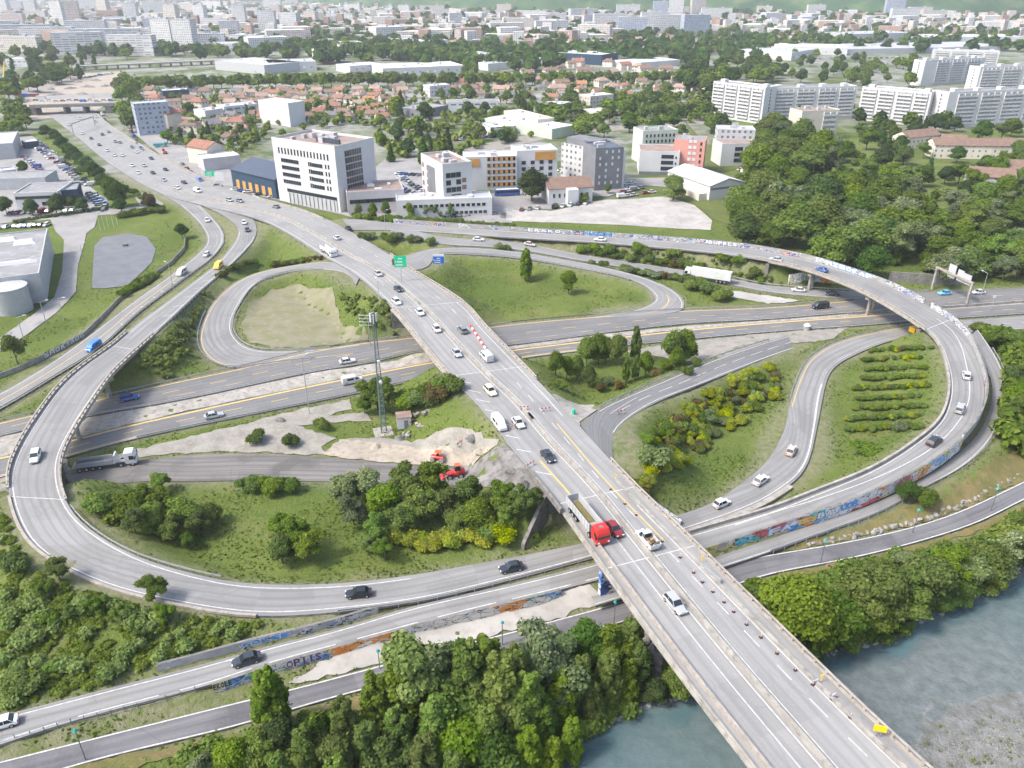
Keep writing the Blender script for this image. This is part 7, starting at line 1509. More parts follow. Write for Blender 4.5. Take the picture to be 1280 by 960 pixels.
mb.build('tipper_body', 'wall_metal', r, uvgen=False); mb = MB(); mb.box((-2.0, 0, 1.32), (7.6, 2.2, .4), taper=(.9, .7)); mb.build('load', 'dry_grass', r, uvgen=False); mb = MB(); mb.box((3.1, 0, 2.9), (.7, 2.2, .12)); mb.build('rolled_cover', 'beige', r, uvgen=False)
mb = MB(); mb.box((4.6, 0, 3.28), (.6, .6, .08)); mb.build('roof_hatch', 'wall_grey', r, uvgen=False)
r = lorry('articulated_lorry', 884, 343, 'lorry_slip', True, 'white articulated lorry with long box trailer on the slip road', dz=2.0)
cab(r, 6.6, 'white', 3.4); wheels(r, (7.0, 3.9), 1.05); wheels(r, (-3.6, -4.9, -6.2), 1.05); mb = MB(); mb.box((-1.4, 0, 1.15), (13.4, 2.5, 2.75)); mb.build('trailer', 'white_roof', r, uvgen=False); mb = MB(); mb.box((-.5, 0, .8), (13.5, .9, .3)); mb.build('chassis', 'wall_grey', r, uvgen=False)
mb = MB()
for s_ in (-1, 1): mb.box((-4.5, s_*1.262, 1.9), (2.4, .015, .5))
mb.build('trailer_emblem', 'wall_green', r, uvgen=False)
r = lorry('flatbed_lorry', 133, 577, 'milled_road', False, 'white four axle lorry with lowered body on the milled road', dz=1.2)
cab(r, 4.9, 'white', 3.3); wheels(r, (5.2, 2.9, -1.2, -2.5, -3.8, -5.1), 1.05); mb = MB(); mb.box((-.6, 0, .8), (11.5, .9, .25)); mb.build('chassis', 'white_roof', r, uvgen=False); mb = MB(); mb.box((-2.2, 0, 1.05), (8.2, 2.4, .3)); mb.box((-2.2, 1.15, 1.35), (7.6, .1, .8), taper=(.85, 1)); mb.box((-2.2, -1.15, 1.35), (7.6, .1, .8), taper=(.85, 1)); mb.box((1.9, 0, 1.3), (.8, 2.2, 1.6), taper=(.4, .9)); mb.build('load_body', 'wall_metal', r, uvgen=False)
mb = MB(); mb.box((-2.2, 0, 1.36), (7.2, 2.0, .3)); mb.build('load', 'road_dark', r, uvgen=False)
r = lorry('tow_truck', 413, 315, A_, False, 'white lorry towing an open trailer at the mouth of the left loop', dz=1.2); cab(r, 2.4, 'white', 2.9); wheels(r, (2.8, .2), 1.0, .45); mb = MB(); mb.box((-.5, 0, 1.0), (3.6, 2.2, 1.0)); mb.build('flatbed', 'white_roof', r, uvgen=False); mb = MB(); mb.box((-5.4, 0, .7), (4.4, 2.1, .15)); mb.box((-5.4, 1, .8), (4.4, .08, 1.2)); mb.box((-5.4, -1, .8), (4.4, .08, 1.2)); mb.tube((-3.2, 0, .7), (-2.2, 0, .7), .06); mb.build('trailer', 'white_roof', r, uvgen=False); wheels(r, (-5.0, -5.9), 1.0, .4)
r = lorry('yellow_lorry', 1150, 413, W_, False, 'yellow works lorry emerging from under the right flyover', dz=1.1); r['category'] = 'lorry'; cab(r, 1.6, 'yellow', 2.7, 1.9); wheels(r, (1.8, -1.6), 1.0, .45); mb = MB(); mb.box((-1.2, 0, .9), (3.8, 2.2, 1.5)); mb.build('works_body', 'yellow', r, uvgen=False)
r = lorry('coach', 640, 243, E_, False, 'dark blue coach parked left of the large dark tree', rz=.2, dz=0); r.location = at(634, 245); r['category'] = 'coach'
mb = MB(); loft(mb, [(-6, sec(1.22, .5, 3.1, 1.15)), (-5.8, sec(1.25, .35, 3.3, 1.18)), (5.6, sec(1.25, .35, 3.3, 1.18)), (6, sec(1.2, .45, 2.6, 1.15))]); mb.build('body', paint('blue'), r, uvgen=False); mb = MB(); mb.box((0, -1.24, 1.8), (10.6, .06, 1.0)); mb.box((0, 1.24, 1.8), (10.6, .06, 1.0)); mb.build('windows', 'glass', r, uvgen=False); wheels(r, (-3.6, 3.9), 1.08); mb = MB(); mb.box((0, 0, 3.28), (10.5, 2.1, .1)); mb.build('roof_panel', 'white_roof', r, uvgen=False)
# site plant
p = at(569, 592, .8); r = empty('wheel_loader', p, math.pi*1.08, 'red tractor loader with large wheels on the broken asphalt', 'tractor'); wheels(r, (-1.0, 1.3), .95, .65)
for c in r.children: c.scale = (1.3, 1.2, 1.3)
mb = MB(); loft(mb, [(-2.0, sec(.6, .8, 1.7, .5)), (-.6, sec(.75, .7, 1.8, .7)), (.2, sec(.6, .7, 1.5, .5)), (1.6, sec(.5, .7, 1.4, .42))]); mb.build('body', 'red', r, uvgen=False); mb = MB(); mb.box((-.5, 0, 1.75), (1.3, 1.3, 1.1), taper=(.8, .85)); mb.build('cab', 'glass', r, uvgen=False); mb = MB(); mb.box((-.5, 0, 2.85), (1.2, 1.25, .1)); mb.build('cab_roof', 'orange', r, uvgen=False)
mb = MB(); mb.tube((.8, .5, 1.2), (2.6, .5, .5), .1); mb.tube((.8, -.5, 1.2), (2.6, -.5, .5), .1); mb.build('lift_arm', 'red', r, uvgen=False); mb = MB(); mb.prism([(2.5, .1), (3.3, .1), (2.6, .9)], -1.1, 1.1); mb.build('bucket', 'red', r, uvgen=False)
p = at(547, 573, .6); r = empty('road_roller', p, -.3, 'small red road roller on the beige yard', 'roller'); mb = MB(); mb.tube((-1.0, -.65, .5), (-1.0, .65, .5), .5, .5, 20); mb.build('drum', 'steel', r, uvgen=False); mb = MB(); mb.tube((1.0, -.65, .5), (1.0, .65, .5), .5, .5, 20); mb.build('drum', 'steel', r, uvgen=False)
mb = MB(); loft(mb, [(-1.4, sec(.55, .9, 1.25, .5)), (-.2, sec(.6, .7, 1.3, .55)), (1.4, sec(.55, .85, 1.3, .5))]); mb.build('body', 'red', r, uvgen=False); mb = MB(); mb.box((.1, 0, 1.3), (.5, .5, .4)); mb.build('seat', 'black', r, uvgen=False); mb = MB()
for x in (-.3, .6):
    for y in (-.5, .5): mb.tube((x, y, 1.2), (x, y, 2.3), .04)
mb.box((.15, 0, 2.3), (1.2, 1.2, .08)); mb.build('canopy', 'orange', r, uvgen=False)
p = at(200, 182, 1); r = empty('tipping_skip_lorry', p, .4, 'teal tipper truck beside the lime green tree at the roadworks', 'lorry'); cab(r, 3.2, paint('teal'), 2.9, 2.0); wheels(r, (3.3, -.6, -2.0), 1.05); mb = MB(); mb.box((-.8, 0, 1), (5.6, 2.3, 1.4), taper=(1.05, 1.05)); mb.build('tipper_body', paint('teal'), r, uvgen=False)
p = at(206, 190, 1.2); r = empty('excavator', p, 2.2, 'small excavator with dark cab in the roadworks', 'excavator'); mb = MB(); mb.box((0, .8, 0), (2.6, .5, .7)); mb.box((0, -.8, 0), (2.6, .5, .7)); mb.build('tracks', 'black', r, uvgen=False); mb = MB(); mb.box((0, 0, .8), (2.4, 1.9, 1.0)); mb.build('body', 'orange', r, uvgen=False); mb = MB(); mb.box((.4, .5, 1.8), (1.1, .9, 1.1)); mb.build('cab', 'glass', r, uvgen=False); mb = MB(); mb.tube((1, -.3, 1.6), (2.8, -.3, 3.4), .18); mb.tube((2.8, -.3, 3.4), (4.0, -.3, 1.4), .14); mb.build('boom', 'orange', r, uvgen=False); mb = MB(); mb.box((4.1, -.3, .7), (.7, .8, .7)); mb.build('bucket', 'black', r, uvgen=False)
# mobile crane
p = at(6, 120, 0); r = empty('mobile_crane', p, .4, 'yellow telescopic crane raised over the far construction site', 'crane'); mb = MB(); mb.box((0, 0, .8), (11, 2.8, 1.2)); mb.build('carrier', 'yellow', r, uvgen=False); wheels(r, (-4.2, -2.6, 2.4, 4.2), 1.2, .65); mb = MB(); mb.box((-2, 0, 2), (3.5, 2.6, 1.8)); mb.build('crane_cab', 'white', r, uvgen=False); mb = MB(); mb.tube((-1.5, 0, 3), (3.2, 2.5, 17), .75, .6, 6); mb.build('boom', 'white', r, uvgen=False); mb = MB(); mb.tube((3.2, 2.5, 17), (6.0, 4.2, 27), .5, .35, 6); mb.build('boom_tip', 'yellow', r, uvgen=False)
for i, (u, v, lb) in enumerate(((470, 560, 'low beige soil heap at the left end of the beige yard'), (600, 566, 'low soil heap at the right end of the beige yard'), (640, 590, 'grey spoil heap on the broken asphalt'), (655, 606, 'grey spoil heap nearest the trees on the broken asphalt'), (500, 549, 'gravel heap below the equipment cabin'), (590, 548, 'gravel heap beside the avenue embankment'), (350, 526, 'small gravel heap on the track near the motorway'))):
    bm = bmesh.new(); bmesh.ops.create_grid(bm, x_segments=14, y_segments=14, size=1); rs = random.Random(40+i); a_, b_ = rs.uniform(1.1, 1.9), rs.uniform(.8, 1.3)
    for q in bm.verts: d_ = min(1, math.hypot(q.co.x, q.co.y)); q.co.z = (1-d_)**.8*.9+rs.uniform(-.06, .06)*(d_ < .95)-.1; q.co.x *= a_; q.co.y *= b_
    me = bpy.data.meshes.new('spoil_heap'); bm.to_mesh(me); bm.free(); me.materials.append(MT['dirt' if 'soil' in lb else 'rubble']); o = link('spoil_heap', me, None, at(u, v)+Vector((0, 0, .22))); o.rotation_euler = (0, 0, rs.uniform(0, 3)); tag(o, lb, 'spoil heap')
for i, (u, v) in enumerate(((40, 108), (52, 104), (64, 112), (75, 106), (88, 111), (98, 103), (110, 109), (84, 98), (60, 97), (120, 101), (132, 108), (45, 116), (103, 118), (70, 119))):
    me = bpy.data.meshes['spoil_heap'] if i else None; me = bpy.data.meshes[[m.name for m in bpy.data.meshes if m.name.startswith('spoil_heap')][i % 7]]
    o = link('spoil_heap', me, None, at(u, v)+Vector((0, 0, .1))); o.scale = (5, 4.5, 2.4); o.rotation_euler = (0, 0, i); o['category'] = 'spoil heap'; o['group'] = 'spoil heaps of the far construction site'; reg('on the far construction site', 'pale spoil heap', o, o.location)
for u, v, c in ((22, 120, 'red'), (33, 121, 'bright blue'), (43, 121, 'dark red'), (28, 128, 'white'), (52, 124, 'white'), (14, 123, 'white')):
    r = empty('site_cabin', at(u, v), .1, None, 'site cabin', 'site cabins of the far construction site'); mb = MB(); mb.box((0, 0, 0), (7, 2.6, 2.7)); mb.build('wall', paint(c), r, uvgen=False); mb = MB(); mb.box((0, 0, 2.7), (7.2, 2.8, .15)); mb.build('roof', 'silver_roof', r, uvgen=False); reg('on the far construction site', f'{c} site cabin', r, r.location)
# ------------------------------------------------------------------ street furniture
# lattice mast
p = at(479, 540); z0 = p.z; top = 27.0
mh = None
for hh in np.arange(10, 50, .25):
    if proj((p.x, p.y, z0+hh))[1] <= 392: mh = float(hh); break
mh = mh or 27.0; r = empty('lattice_mast', p, .3, 'tall slim lattice mast with antenna panels beside the works yard', 'mast'); mb = MB()
for k in range(3):
    a = k*2.094; c0 = (math.cos(a), math.sin(a)); mb.tube((c0[0]*.8, c0[1]*.8, -.3), (c0[0]*.32, c0[1]*.32, mh), .12, .08, 6)
nz = int(mh/1.3)
for i in range(nz):
    for k in range(3):
        a0, a1 = k*2.094, (k+1)*2.094; r0, r1 = .8-.48*i/nz, .8-.48*(i+1)/nz; mb.tube((math.cos(a0)*r0, math.sin(a0)*r0, mh*i/nz), (math.cos(a1)*r1, math.sin(a1)*r1, mh*(i+1)/nz), .045, .045, 4); mb.tube((math.cos(a0)*r1, math.sin(a0)*r1, mh*(i+1)/nz), (math.cos(a1)*r1, math.sin(a1)*r1, mh*(i+1)/nz), .04, .04, 4)
mb.build('lattice', 'pole', r, uvgen=False)
for k in range(4):
    mb = MB(); mb.tube((-.3, 0, mh-.6-k*.75), (-2.9, -.3, mh-.1-k*.75), .07, .07, 6); mb.tube((-2.9, -.3, mh-.1-k*.75), (-3.0, -.3, mh-.1-k*.75), .16, .16, 6); mb.build('antenna_arm', 'white', r, uvgen=False)
for k in range(3):
    a = k*2.094+.4; mb = MB(); mb.box((math.cos(a)*.75, math.sin(a)*.75, mh-2.2), (.35, .2, 2.0), a); mb.build('antenna_panel', 'white', r, uvgen=False)
for hh in (mh*.62, mh*.45): mb = MB(); mb.tube((.3, -.7, hh), (.3, -1.1, hh), .38, .38, 16); mb.build('dish', 'white', r, uvgen=False)
mb = MB(); mb.box((0, 0, -.2), (4.2, 4.2, .35)); mb.build('footing', 'concrete', r, uvgen=False)
p = at(505, 527, 1); r = empty('equipment_cabin', p, .2, 'small white equipment cabin at the foot of the lattice mast', 'cabin'); mb = MB(); mb.box((0, 0, -.2), (3.2, 2.6, 2.9)); mb.build('wall', 'wall_white', r); mb = MB(); mb.box((0, 0, 2.7), (3.5, 2.9, .2)); mb.build('roof', 'tile_pink', r); mb = MB(); mb.box((.4, -1.33, 0), (.9, .06, 2.0)); mb.build('door', 'wall_grey', r)
for k, (u, v) in enumerate(((520, 520), (524, 533), (533, 517), (508, 545))):
    mb = MB(); rs = random.Random(k); 
    for _ in range(5): mb.box((rs.uniform(-.8, .8), rs.uniform(-.6, .6), rs.uniform(-.1, .3)), (rs.uniform(.6, 1.3), rs.uniform(.4, .8), rs.uniform(.3, .6)), rs.uniform(0, 3))
    o = mb.build('rubble_pile', 'concrete', None, at(u, v)); tag(o, None, 'rubble', 'rubble piles by the equipment cabin'); reg('beside the equipment cabin', 'heap of broken concrete', o, o.location)
def lamp(u, v, h, where, arm=1.5, ang=0.0, mat='steel', dsc='tall grey street lamp'):
    p = at(u, v); 
    if on_road(p.x, p.y, -.5): 
        n, i = nearest_road(u, v); z = RD[n][i][0].z; p = P(u, v, z)
    r = empty('street_lamp', p, ang, None, 'street lamp'); mb = MB(); mb.tube((0, 0, -.5), (0, 0, h), .13, .07, 8); mb.build('pole', mat, r, uvgen=False); mb = MB(); mb.tube((0, 0, h-.1), (arm, 0, h+.25), .05, .04, 6); mb.build('arm', mat, r, uvgen=False); mb = MB(); mb.box((arm+.35, 0, h+.2), (.8, .3, .14)); mb.build('lantern', 'white', r, uvgen=False); reg(where, dsc, r, p); return r
for u, v, h, a, wh3 in ((387, 518, 10, .5, 'on the grass above the gravel track'), (475, 388, 9, 2, 'beside the avenue above the seeded oval'), (217, 362, 9, 2.5, 'between the two left ramps'), (463, 432, 9, 1, 'behind the lattice mast'), (382, 482, 8, 1, 'in the motorway reserve left of the mast'), (58, 405, 7, .5, 'along the access road at left'), (80, 400, 7, 0, 'along the access road at left'),
                        (30, 425, 7, .5, 'along the access road at left'), (104, 322, 5, 1, 'along the access road at left'), (253, 233, 9, 2, 'beside the far avenue'), (160, 170, 9, 2, 'beside the far avenue'), (119, 130, 9, 1, 'beside the far avenue'), (482, 290, 8, 1, 'in the hedge left of the green sign'), (1225, 375, 9, 2, 'on the motorway right of the gantry')):
    lamp(u, v, h, wh3, 1.5, a)
for u, v, h, wh3 in ((108, 952, 6, 'on the river path at lower left'), (628, 808, 5, 'on the river path behind the riverside wood'), (767, 782, 5, 'on the river path under the bridge edge'), (1140, 668, 5.5, 'on the river path right of the bridge'), (1238, 640, 5.5, 'on the river path right of the bridge'), (1025, 706, 5.5, 'on the river path right of the bridge'), (475, 838, 4, 'on the pale verge by the painted wall')):
    p = at(u, v); r = empty('path_lamp', p, 0, None, 'street lamp'); mb = MB(); mb.tube((0, 0, -.4), (0, 0, h), .08, .06, 8); mb.build('pole', 'pole', r, uvgen=False); mb = MB(); mb.tube((0, 0, h), (0, 0, h+.35), .32, .12, 12); mb.build('lantern', MT.setdefault('teal', simple('teal_enamel', (.02, .25, .24), .4)), r, uvgen=False); reg(wh3, 'slim teal path lamp', r, p)
# direction signs
def dirsign(u, v, ub, vb, w_, h_, mat, label, two=None):
    p = at(ub, vb); 
    n, i = nearest_road(ub, vb); 
    if on_road(p.x, p.y, 0): p = P(ub, vb, RD[n][i][0].z)
    hp = 4.0
    for hh in np.arange(2, 14, .1):
        if proj((p.x, p.y, p.z+hh))[1] <= v: hp = float(hh); break
    r = empty('direction_sign', p, 0, label, 'road sign'); mb = MB(); mb.tube((0, .1, -.4), (0, .1, hp), .1); mb.build('post', 'steel', r, uvgen=False); mb = MB(); mb.box((0, -.05, hp-h_/2), (w_, .12, h_)); mb.build('panel', mat, r, uvgen=False)
    mb = MB()
    for k in range(3): mb.box((-w_*.1+.2*k, -.125, hp-h_*.36+k*h_*.28), (w_*.55-.4*k, .02, h_*.09))
    mb.box((-w_*.4, -.125, hp-h_*.1), (.25, .02, .5)); mb.build('panel_legend', 'white', r, uvgen=False); return r, hp
dirsign(501, 327, 502, 352, 3.8, 3.6, 'green_sign', 'green direction sign on the median of the avenue')
r, hp = dirsign(546, 325, 549, 345, 3.6, 2.4, 'blue_sign', 'blue and white direction sign at the mouth of the teardrop ramp'); mb = MB(); mb.box((0, -.05, hp+1.25), (3.6, .12, .7)); mb.build('white_panel', 'white', r, uvgen=False)
dirsign(263, 217, 265, 232, 5, 2.6, 'green_sign', 'green direction sign beside the far roadworks'); dirsign(274, 221, 276, 233, 4.4, 4, 'white', 'white panel right of the green sign at the roadworks')
dirsign(1283-60, 371, 1238, 388, .8, .8, 'white', 'small sign between carriageways right of the gantry')
# gantry
pa, pb = P(1165, 361, 0), P(1208, 382, 0); r = empty('sign_gantry', (pa+pb)/2, math.atan2((pb-pa).y, (pb-pa).x), 'steel gantry with the backs of three road signs over the motorway', 'sign gantry'); Lg = (pb-pa).length; hg = 7.2
for s_ in (-1, 1): mb = MB(); mb.box((s_*Lg/2, 0, -.3), (.7, .6, hg+.3)); mb.build('leg', 'concrete', r, uvgen=False)
mb = MB(); mb.box((0, 0, hg-.1), (Lg+.8, .6, .6)); mb.build('beam', 'beige', r, uvgen=False)
for x, w_, h_ in ((-Lg*.12, Lg*.2, 4.2), (Lg*.12, Lg*.16, 3.6), (Lg*.3, Lg*.22, 3.2)):
    mb = MB(); mb.box((x, .45, hg-1.2), (w_, .15, h_)); mb.build('sign_panel', 'wall_metal', r, uvgen=False); mb = MB()
    for k in range(5): mb.box((x-w_*.4+k*w_*.2, .34, hg-1.1), (.12, .08, h_-.2))
    mb.build('panel_ribs', 'white', r, uvgen=False)
pa, pb = P(92, 168, 0), P(119, 158, 0); r = empty('sign_gantry', (pa+pb)/2, math.atan2((pb-pa).y, (pb-pa).x), 'thin gantry across the far left of the avenue', 'sign gantry'); Lg = (pb-pa).length
for s_ in (-1, 1): mb = MB(); mb.box((s_*Lg/2, 0, 0), (.5, .5, 6.5)); mb.build('leg', 'steel', r, uvgen=False)
mb = MB(); mb.box((0, 0, 6.2), (Lg+.6, .5, .7)); mb.build('beam', 'steel', r, uvgen=False)
# far cross bridge
a, b = P(40, 131, 6.5), P(150, 128, 6.5); o = (a+b)/2; o.z = 0; r = empty('cross_bridge', o, math.atan2((b-a).y, (b-a).x), 'low pale bridge crossing the avenue at the far construction site', 'bridge'); W_b = (b-a).length
mb = MB(); mb.box((0, 0, 5.0), (W_b, 14, 1.5)); mb.build('deck', 'concrete', r, uvgen=False); mb = MB(); mb.box((0, -7.2, 6.5), (W_b, .3, 1.0)); mb.build('parapet', 'beige', r, uvgen=False)
for x in (-.48, -.12, .1, .38): mb = MB(); mb.box((W_b*x, 0, -.5), (1.5 if abs(x) < .2 else W_b*.08, 13, 5.6)); mb.build('pier', 'concrete_dark', r, uvgen=False)
for k in range(12):
    p = P(45+k*8.5, 126.5+RND.uniform(-1, 1), 6.6); p.z = 6.55; small(p, .1, 'on the far cross bridge', 'cars on the far cross bridge', 'moving_car')
a, b = P(98, 82, 5), P(330, 72, 5); o = (a+b)/2; o.z = 0; r = empty('railway_viaduct', o, math.atan2((b-a).y, (b-a).x), 'long low viaduct crossing the view below the far white towers', 'viaduct'); W_b = (b-a).length; mb = MB(); mb.box((0, 0, 3.6), (W_b, 10, 1.4)); mb.build('deck', 'concrete', r, uvgen=False)
for k in range(18): mb = MB(); mb.box((-W_b/2+W_b*(k+.5)/18, 0, -.5), (1.5, 8, 4.1)); mb.build('pier', 'concrete_dark', r, uvgen=False)
# traffic cones (tall bollards with a dark foot)
mb = MB(); mb.box((0, 0, 0), (.45, .45, .08)); o1 = mb.build('foot', 'black', uvgen=False); mb = MB(); mb.tube((0, 0, .08), (0, 0, .3), .07, .065, 10, 0); mb.tube((0, 0, .3), (0, 0, .48), .065, .06, 10, 1); mb.tube((0, 0, .48), (0, 0, .66), .06, .055, 10, 0); mb.tube((0, 0, .66), (0, 0, .8), .055, .05, 10, 1); o2 = mb.build('marker_tube', ['orange', 'white'], uvgen=False)
first = True; CN = None
for k, (u, v) in enumerate(((763, 612), (781, 630), (795, 644), (828, 677), (850, 697), (867, 716), (878, 728), (891, 740), (905, 753), (917, 765), (933, 781), (951, 797), (971, 817), (994, 838), (1016, 856), (1040, 874), (1063, 897))):
    p = P(u, v, 8.1); p.z = 8.1
    if CN is None: CN = empty('traffic_marker', p, 0, None, 'traffic cone', 'traffic markers along the closed lane of the river bridge'); o1.parent = CN; o2.parent = CN; kid(CN, o1); kid(CN, o2); r = CN
    else: r = copy_thing(CN, p, RND.uniform(0, 1))
    r['label'] = f'red and white marker tube on the river bridge, {ordinal(k+1)} from the far end'
for k in range(10):
    u, v = 589+k*1.9, 409+k*2.9; p = P(u, v, 8.1); mb = MB(); mb.box((0, 0, 0), (1.1, .34, .25)); mb.box((0, 0, .25), (1.1, .16, .3)); o = mb.build('lane_barrier', 'red' if k % 2 == 0 else 'white', None, p, uvgen=False); o.rotation_euler = (0, 0, -1.05); tag(o, f'{"red" if k % 2 == 0 else "white"} plastic barrier block, {ordinal(k+1)} from the far end of its row', 'barrier', 'red and white barrier blocks on the avenue')
for i, (u, v, lb) in enumerate(((655, 512, 'small red and white works barrier beside the yellow lane line'), (682, 514, 'red and white works barrier left of the closed ramp mouth'), (776, 517, 'red and white barrier closing the ramp to the grove'), (640, 536, 'red and white barrier behind the parked works van'), (663, 583, 'orange works barrier at the corner of the broken asphalt'), (575, 556, 'red and white barrier on the grey gravel of the yard'), (515, 529, 'red warning board beside the equipment cabin'), (814, 374, 'no entry board at the exit of teardrop ramp'), (603, 347, 'works board'))[:8]):
    n, j = nearest_road(u, v); p = P(u, v, RD[n][j][0].z+.1) if 'cabin' not in lb and 'yard' not in lb else at(u, v)
    r = empty('works_barrier', p, .2*i, lb, 'barrier'); mb = MB()
    for k in range(5): mb.box((-.8+.4*k, 0, .65), (.4, .06, .3), mat=k % 2)
    mb.build('board', ['red', 'white'], r, uvgen=False); mb = MB(); mb.box((-.8, 0, 0), (.08, .4, .8)); mb.box((.8, 0, 0), (.08, .4, .8)); mb.build('stand', 'steel', r, uvgen=False)
p = P(1093, 909, 9.2); p = P(1097, 922, 8.0); r = empty('works_sign', p, -.3, 'blank yellow works sign on the right edge of the river bridge', 'road sign'); mb = MB(); mb.tube((-.25, .1, 0), (-.25, .1, 1.2), .05); mb.tube((.25, .1, 0), (.25, .1, 1.2), .05); mb.build('legs', 'steel', r, uvgen=False); mb = MB(); mb.box((0, 0, 1.1), (1.5, .08, 1.0)); mb.build('panel', 'yellow', r, uvgen=False)
for u, v, lb in ((769, 597, 'small yellow lamp sign at the barrier end near the gorse slope'), (877, 700, 'small yellow lamp on the barrier near the painted wall'), (1026, 849, 'small yellow lamp on the barrier above the river bend')):
    mb = MB(); mb.box((0, 0, 0), (.08, .08, 1.0)); mb.box((0, 0, .95), (.34, .1, .34)); o = mb.build('warning_lamp', 'yellow', None, P(u, v+3, 8.2), uvgen=False); tag(o, lb, 'warning lamp')
o = MB(); o.box((0, 0, 0), (4.6, .55, .35)); o.box((0, 0, .35), (4.6, .25, .5)); o = o.build('steel_barrier_section', 'steel', None, P(888, 719, 8.1), uvgen=False); o.rotation_euler = (0, 0, -1.06); tag(o, 'loose steel barrier section beside the walkway of the river bridge', 'barrier')
for u, v, lb in ((1018, 854, 'folded barrow like frame by the low barrier of the bridge'), (1040, 872, 'pale tripod frame by the low barrier of the bridge')):
    mb = MB(); mb.tube((-.4, 0, 0), (.4, 0, .9), .05); mb.tube((.4, 0, 0), (-.4, 0, .9), .05); mb.box((0, 0, .4), (.9, .3, .2)); o = mb.build('folding_trestle', 'steel', None, P(u, v, 8.1), uvgen=False); tag(o, lb, 'trestle')
mb = MB(); mb.tube((0, 0, 0), (0, 0, 1.1), .45, .35, 16); mb.tube((0, 0, 1.1), (0, 0, 1.3), .36, .1, 16); o = mb.build('litter_bin', MT.setdefault('emerald', simple('emerald_plastic', (.01, .35, .22), .4)), None, at(717, 518)+Vector((0, 0, .1))); tag(o, 'emerald green bin on the paved corner by the ramp', 'bin')
p = at(1008, 413); r = empty('site_tank', p, .2, 'small white topped tank at the construction strip beside the motorway', 'tank'); mb = MB(); mb.tube((0, 0, 0), (0, 0, 1.6), 1.0, 1.0, 16); mb.build('drum', 'concrete', r, uvgen=False); mb = MB(); mb.tube((0, 0, 1.6), (0, 0, 2.3), 1.05, .2, 16); mb.build('cap', 'white', r, uvgen=False)
# wing walls and painted pier faces
def wedge(name, lb, pts, th, mat):
    o = Vector(pts[0]); o.z = 0; a, b = Vector(pts[0]), Vector(pts[-1]); t = (b-a); n = Vector((-t.y, t.x, 0)).normalized()*th/2; mb = MB(); P_ = [Vector(q)-o for q in pts]; low = [Vector((q.x, q.y, -1.5)) for q in P_]
    for i in range(len(P_)-1):
        mb.quad(low[i]-n, low[i+1]-n, P_[i+1]-n, P_[i]-n); mb.quad(low[i+1]+n, low[i]+n, P_[i]+n, P_[i+1]+n); mb.quad(P_[i]-n, P_[i+1]-n, P_[i+1]+n, P_[i]+n)
    mb.quad(low[0]+n, low[0]-n, P_[0]-n, P_[0]+n); mb.quad(low[-1]-n, low[-1]+n, P_[-1]+n, P_[-1]-n); ob = mb.build(name, mat, None, o); return tag(ob, lb, 'wall')
tt = (RD['avenue'][-1][0]-_q[0]).normalized()*.9; A0 = _q[0]+tt
wedge('wing_wall', 'triangular concrete wing wall left of the red tipper lorry', [A0+Vector((0, 0, -.2)), Vector((A0.x+(WL.x-A0.x)*.3, A0.y+(WL.y-A0.y)*.3, 5.6)), Vector((WL.x+tt.x, WL.y+tt.y, 1.6))], .7, 'concrete_dark')
A0 = _q2[1]+tt
wedge('wing_wall', 'sprayed concrete wing wall below the gorse slope right of the bridge', [A0+Vector((0, 0, -1.2)), Vector((A0.x+(WR.x-A0.x)*.3, A0.y+(WR.y-A0.y)*.3, 5.0)), Vector((WR.x+tt.x, WR.y+tt.y, 1.4))], .7, GM)
q = min(RD['avenue'], key=lambda s_: abs(s_[3]-14.93)); mid = (q[0]+q[1])/2; d_ = (q[1]-q[0]).normalized(); ang = math.atan2(d_.y, d_.x); Wq = (q[1]-q[0]).length
mb = MB(); mb.box((0, 0, -1.2), (Wq*.9, .9, 7.2)); o = mb.build('painted_pier_wall', graffiti_mat('graffiti_pier', 6, (.4, .42, .45), [(.05, .2, .6), (.03, .12, .5), (.55, .56, .6), (.1, .35, .65), (.45, .3, .1), (.6, .6, .62)], .9, .4), None, Vector((mid.x, mid.y, 0))); o.rotation_euler = (0, 0, ang); tag(o, 'blue graffiti covered pier wall under the river bridge', 'wall')
# rocks on the banks and beside the path
RK = []
for k in range(3):
    bm = bmesh.new(); bmesh.ops.create_icosphere(bm, subdivisions=2, radius=.5); rs = random.Random(k)
    for v_ in bm.verts: v_.co *= 1+rs.uniform(-.22, .22); v_.co.z *= .75
    me = bpy.data.meshes.new('boulder'); bm.to_mesh(me); bm.free(); me.materials.append(MT['rock']); RK.append(me)
def rocks(pts, n, where, group, s=(.6, 1.5), jit=4):
    for k in range(n):
        t = k/(n-1)*(len(pts)-1); i = min(int(t), len(pts)-2); u = pts[i][0]+(pts[i+1][0]-pts[i][0])*(t-i)+RND.uniform(-jit, jit); v = pts[i][1]+(pts[i+1][1]-pts[i][1])*(t-i)+RND.uniform(-jit, jit)*.5; p = at(u, v); p.z = max(p.z, -4.1)+.1
        o = link('boulder', RND.choice(RK), None, p); q = RND.uniform(*s); o.scale = (q*RND.uniform(.8, 1.3), q, q*RND.uniform(.7, 1)); o.rotation_euler = (RND.uniform(0, 3), 0, RND.uniform(0, 6)); o['category'] = 'boulder'; o['group'] = group; reg(where, 'pale boulder', o, p)
rocks([(800, 786), (808, 800), (818, 820), (822, 845), (835, 862)], 34, 'in the rock line below the bridge edge', 'boulders of the bank under the bridge', (.8, 1.9), 7)
rocks([(1010, 683), (1060, 672), (1110, 661), (1160, 648), (1210, 628), (1280, 592)], 80, 'along the upper edge of the river path', 'boulders edging the river path', (.5, 1.2), 4)
rocks([(700, 925), (752, 908), (800, 888), (845, 876)], 24, 'at the water edge below the riverside wood', 'boulders at the water edge', (.4, 1.1), 4)
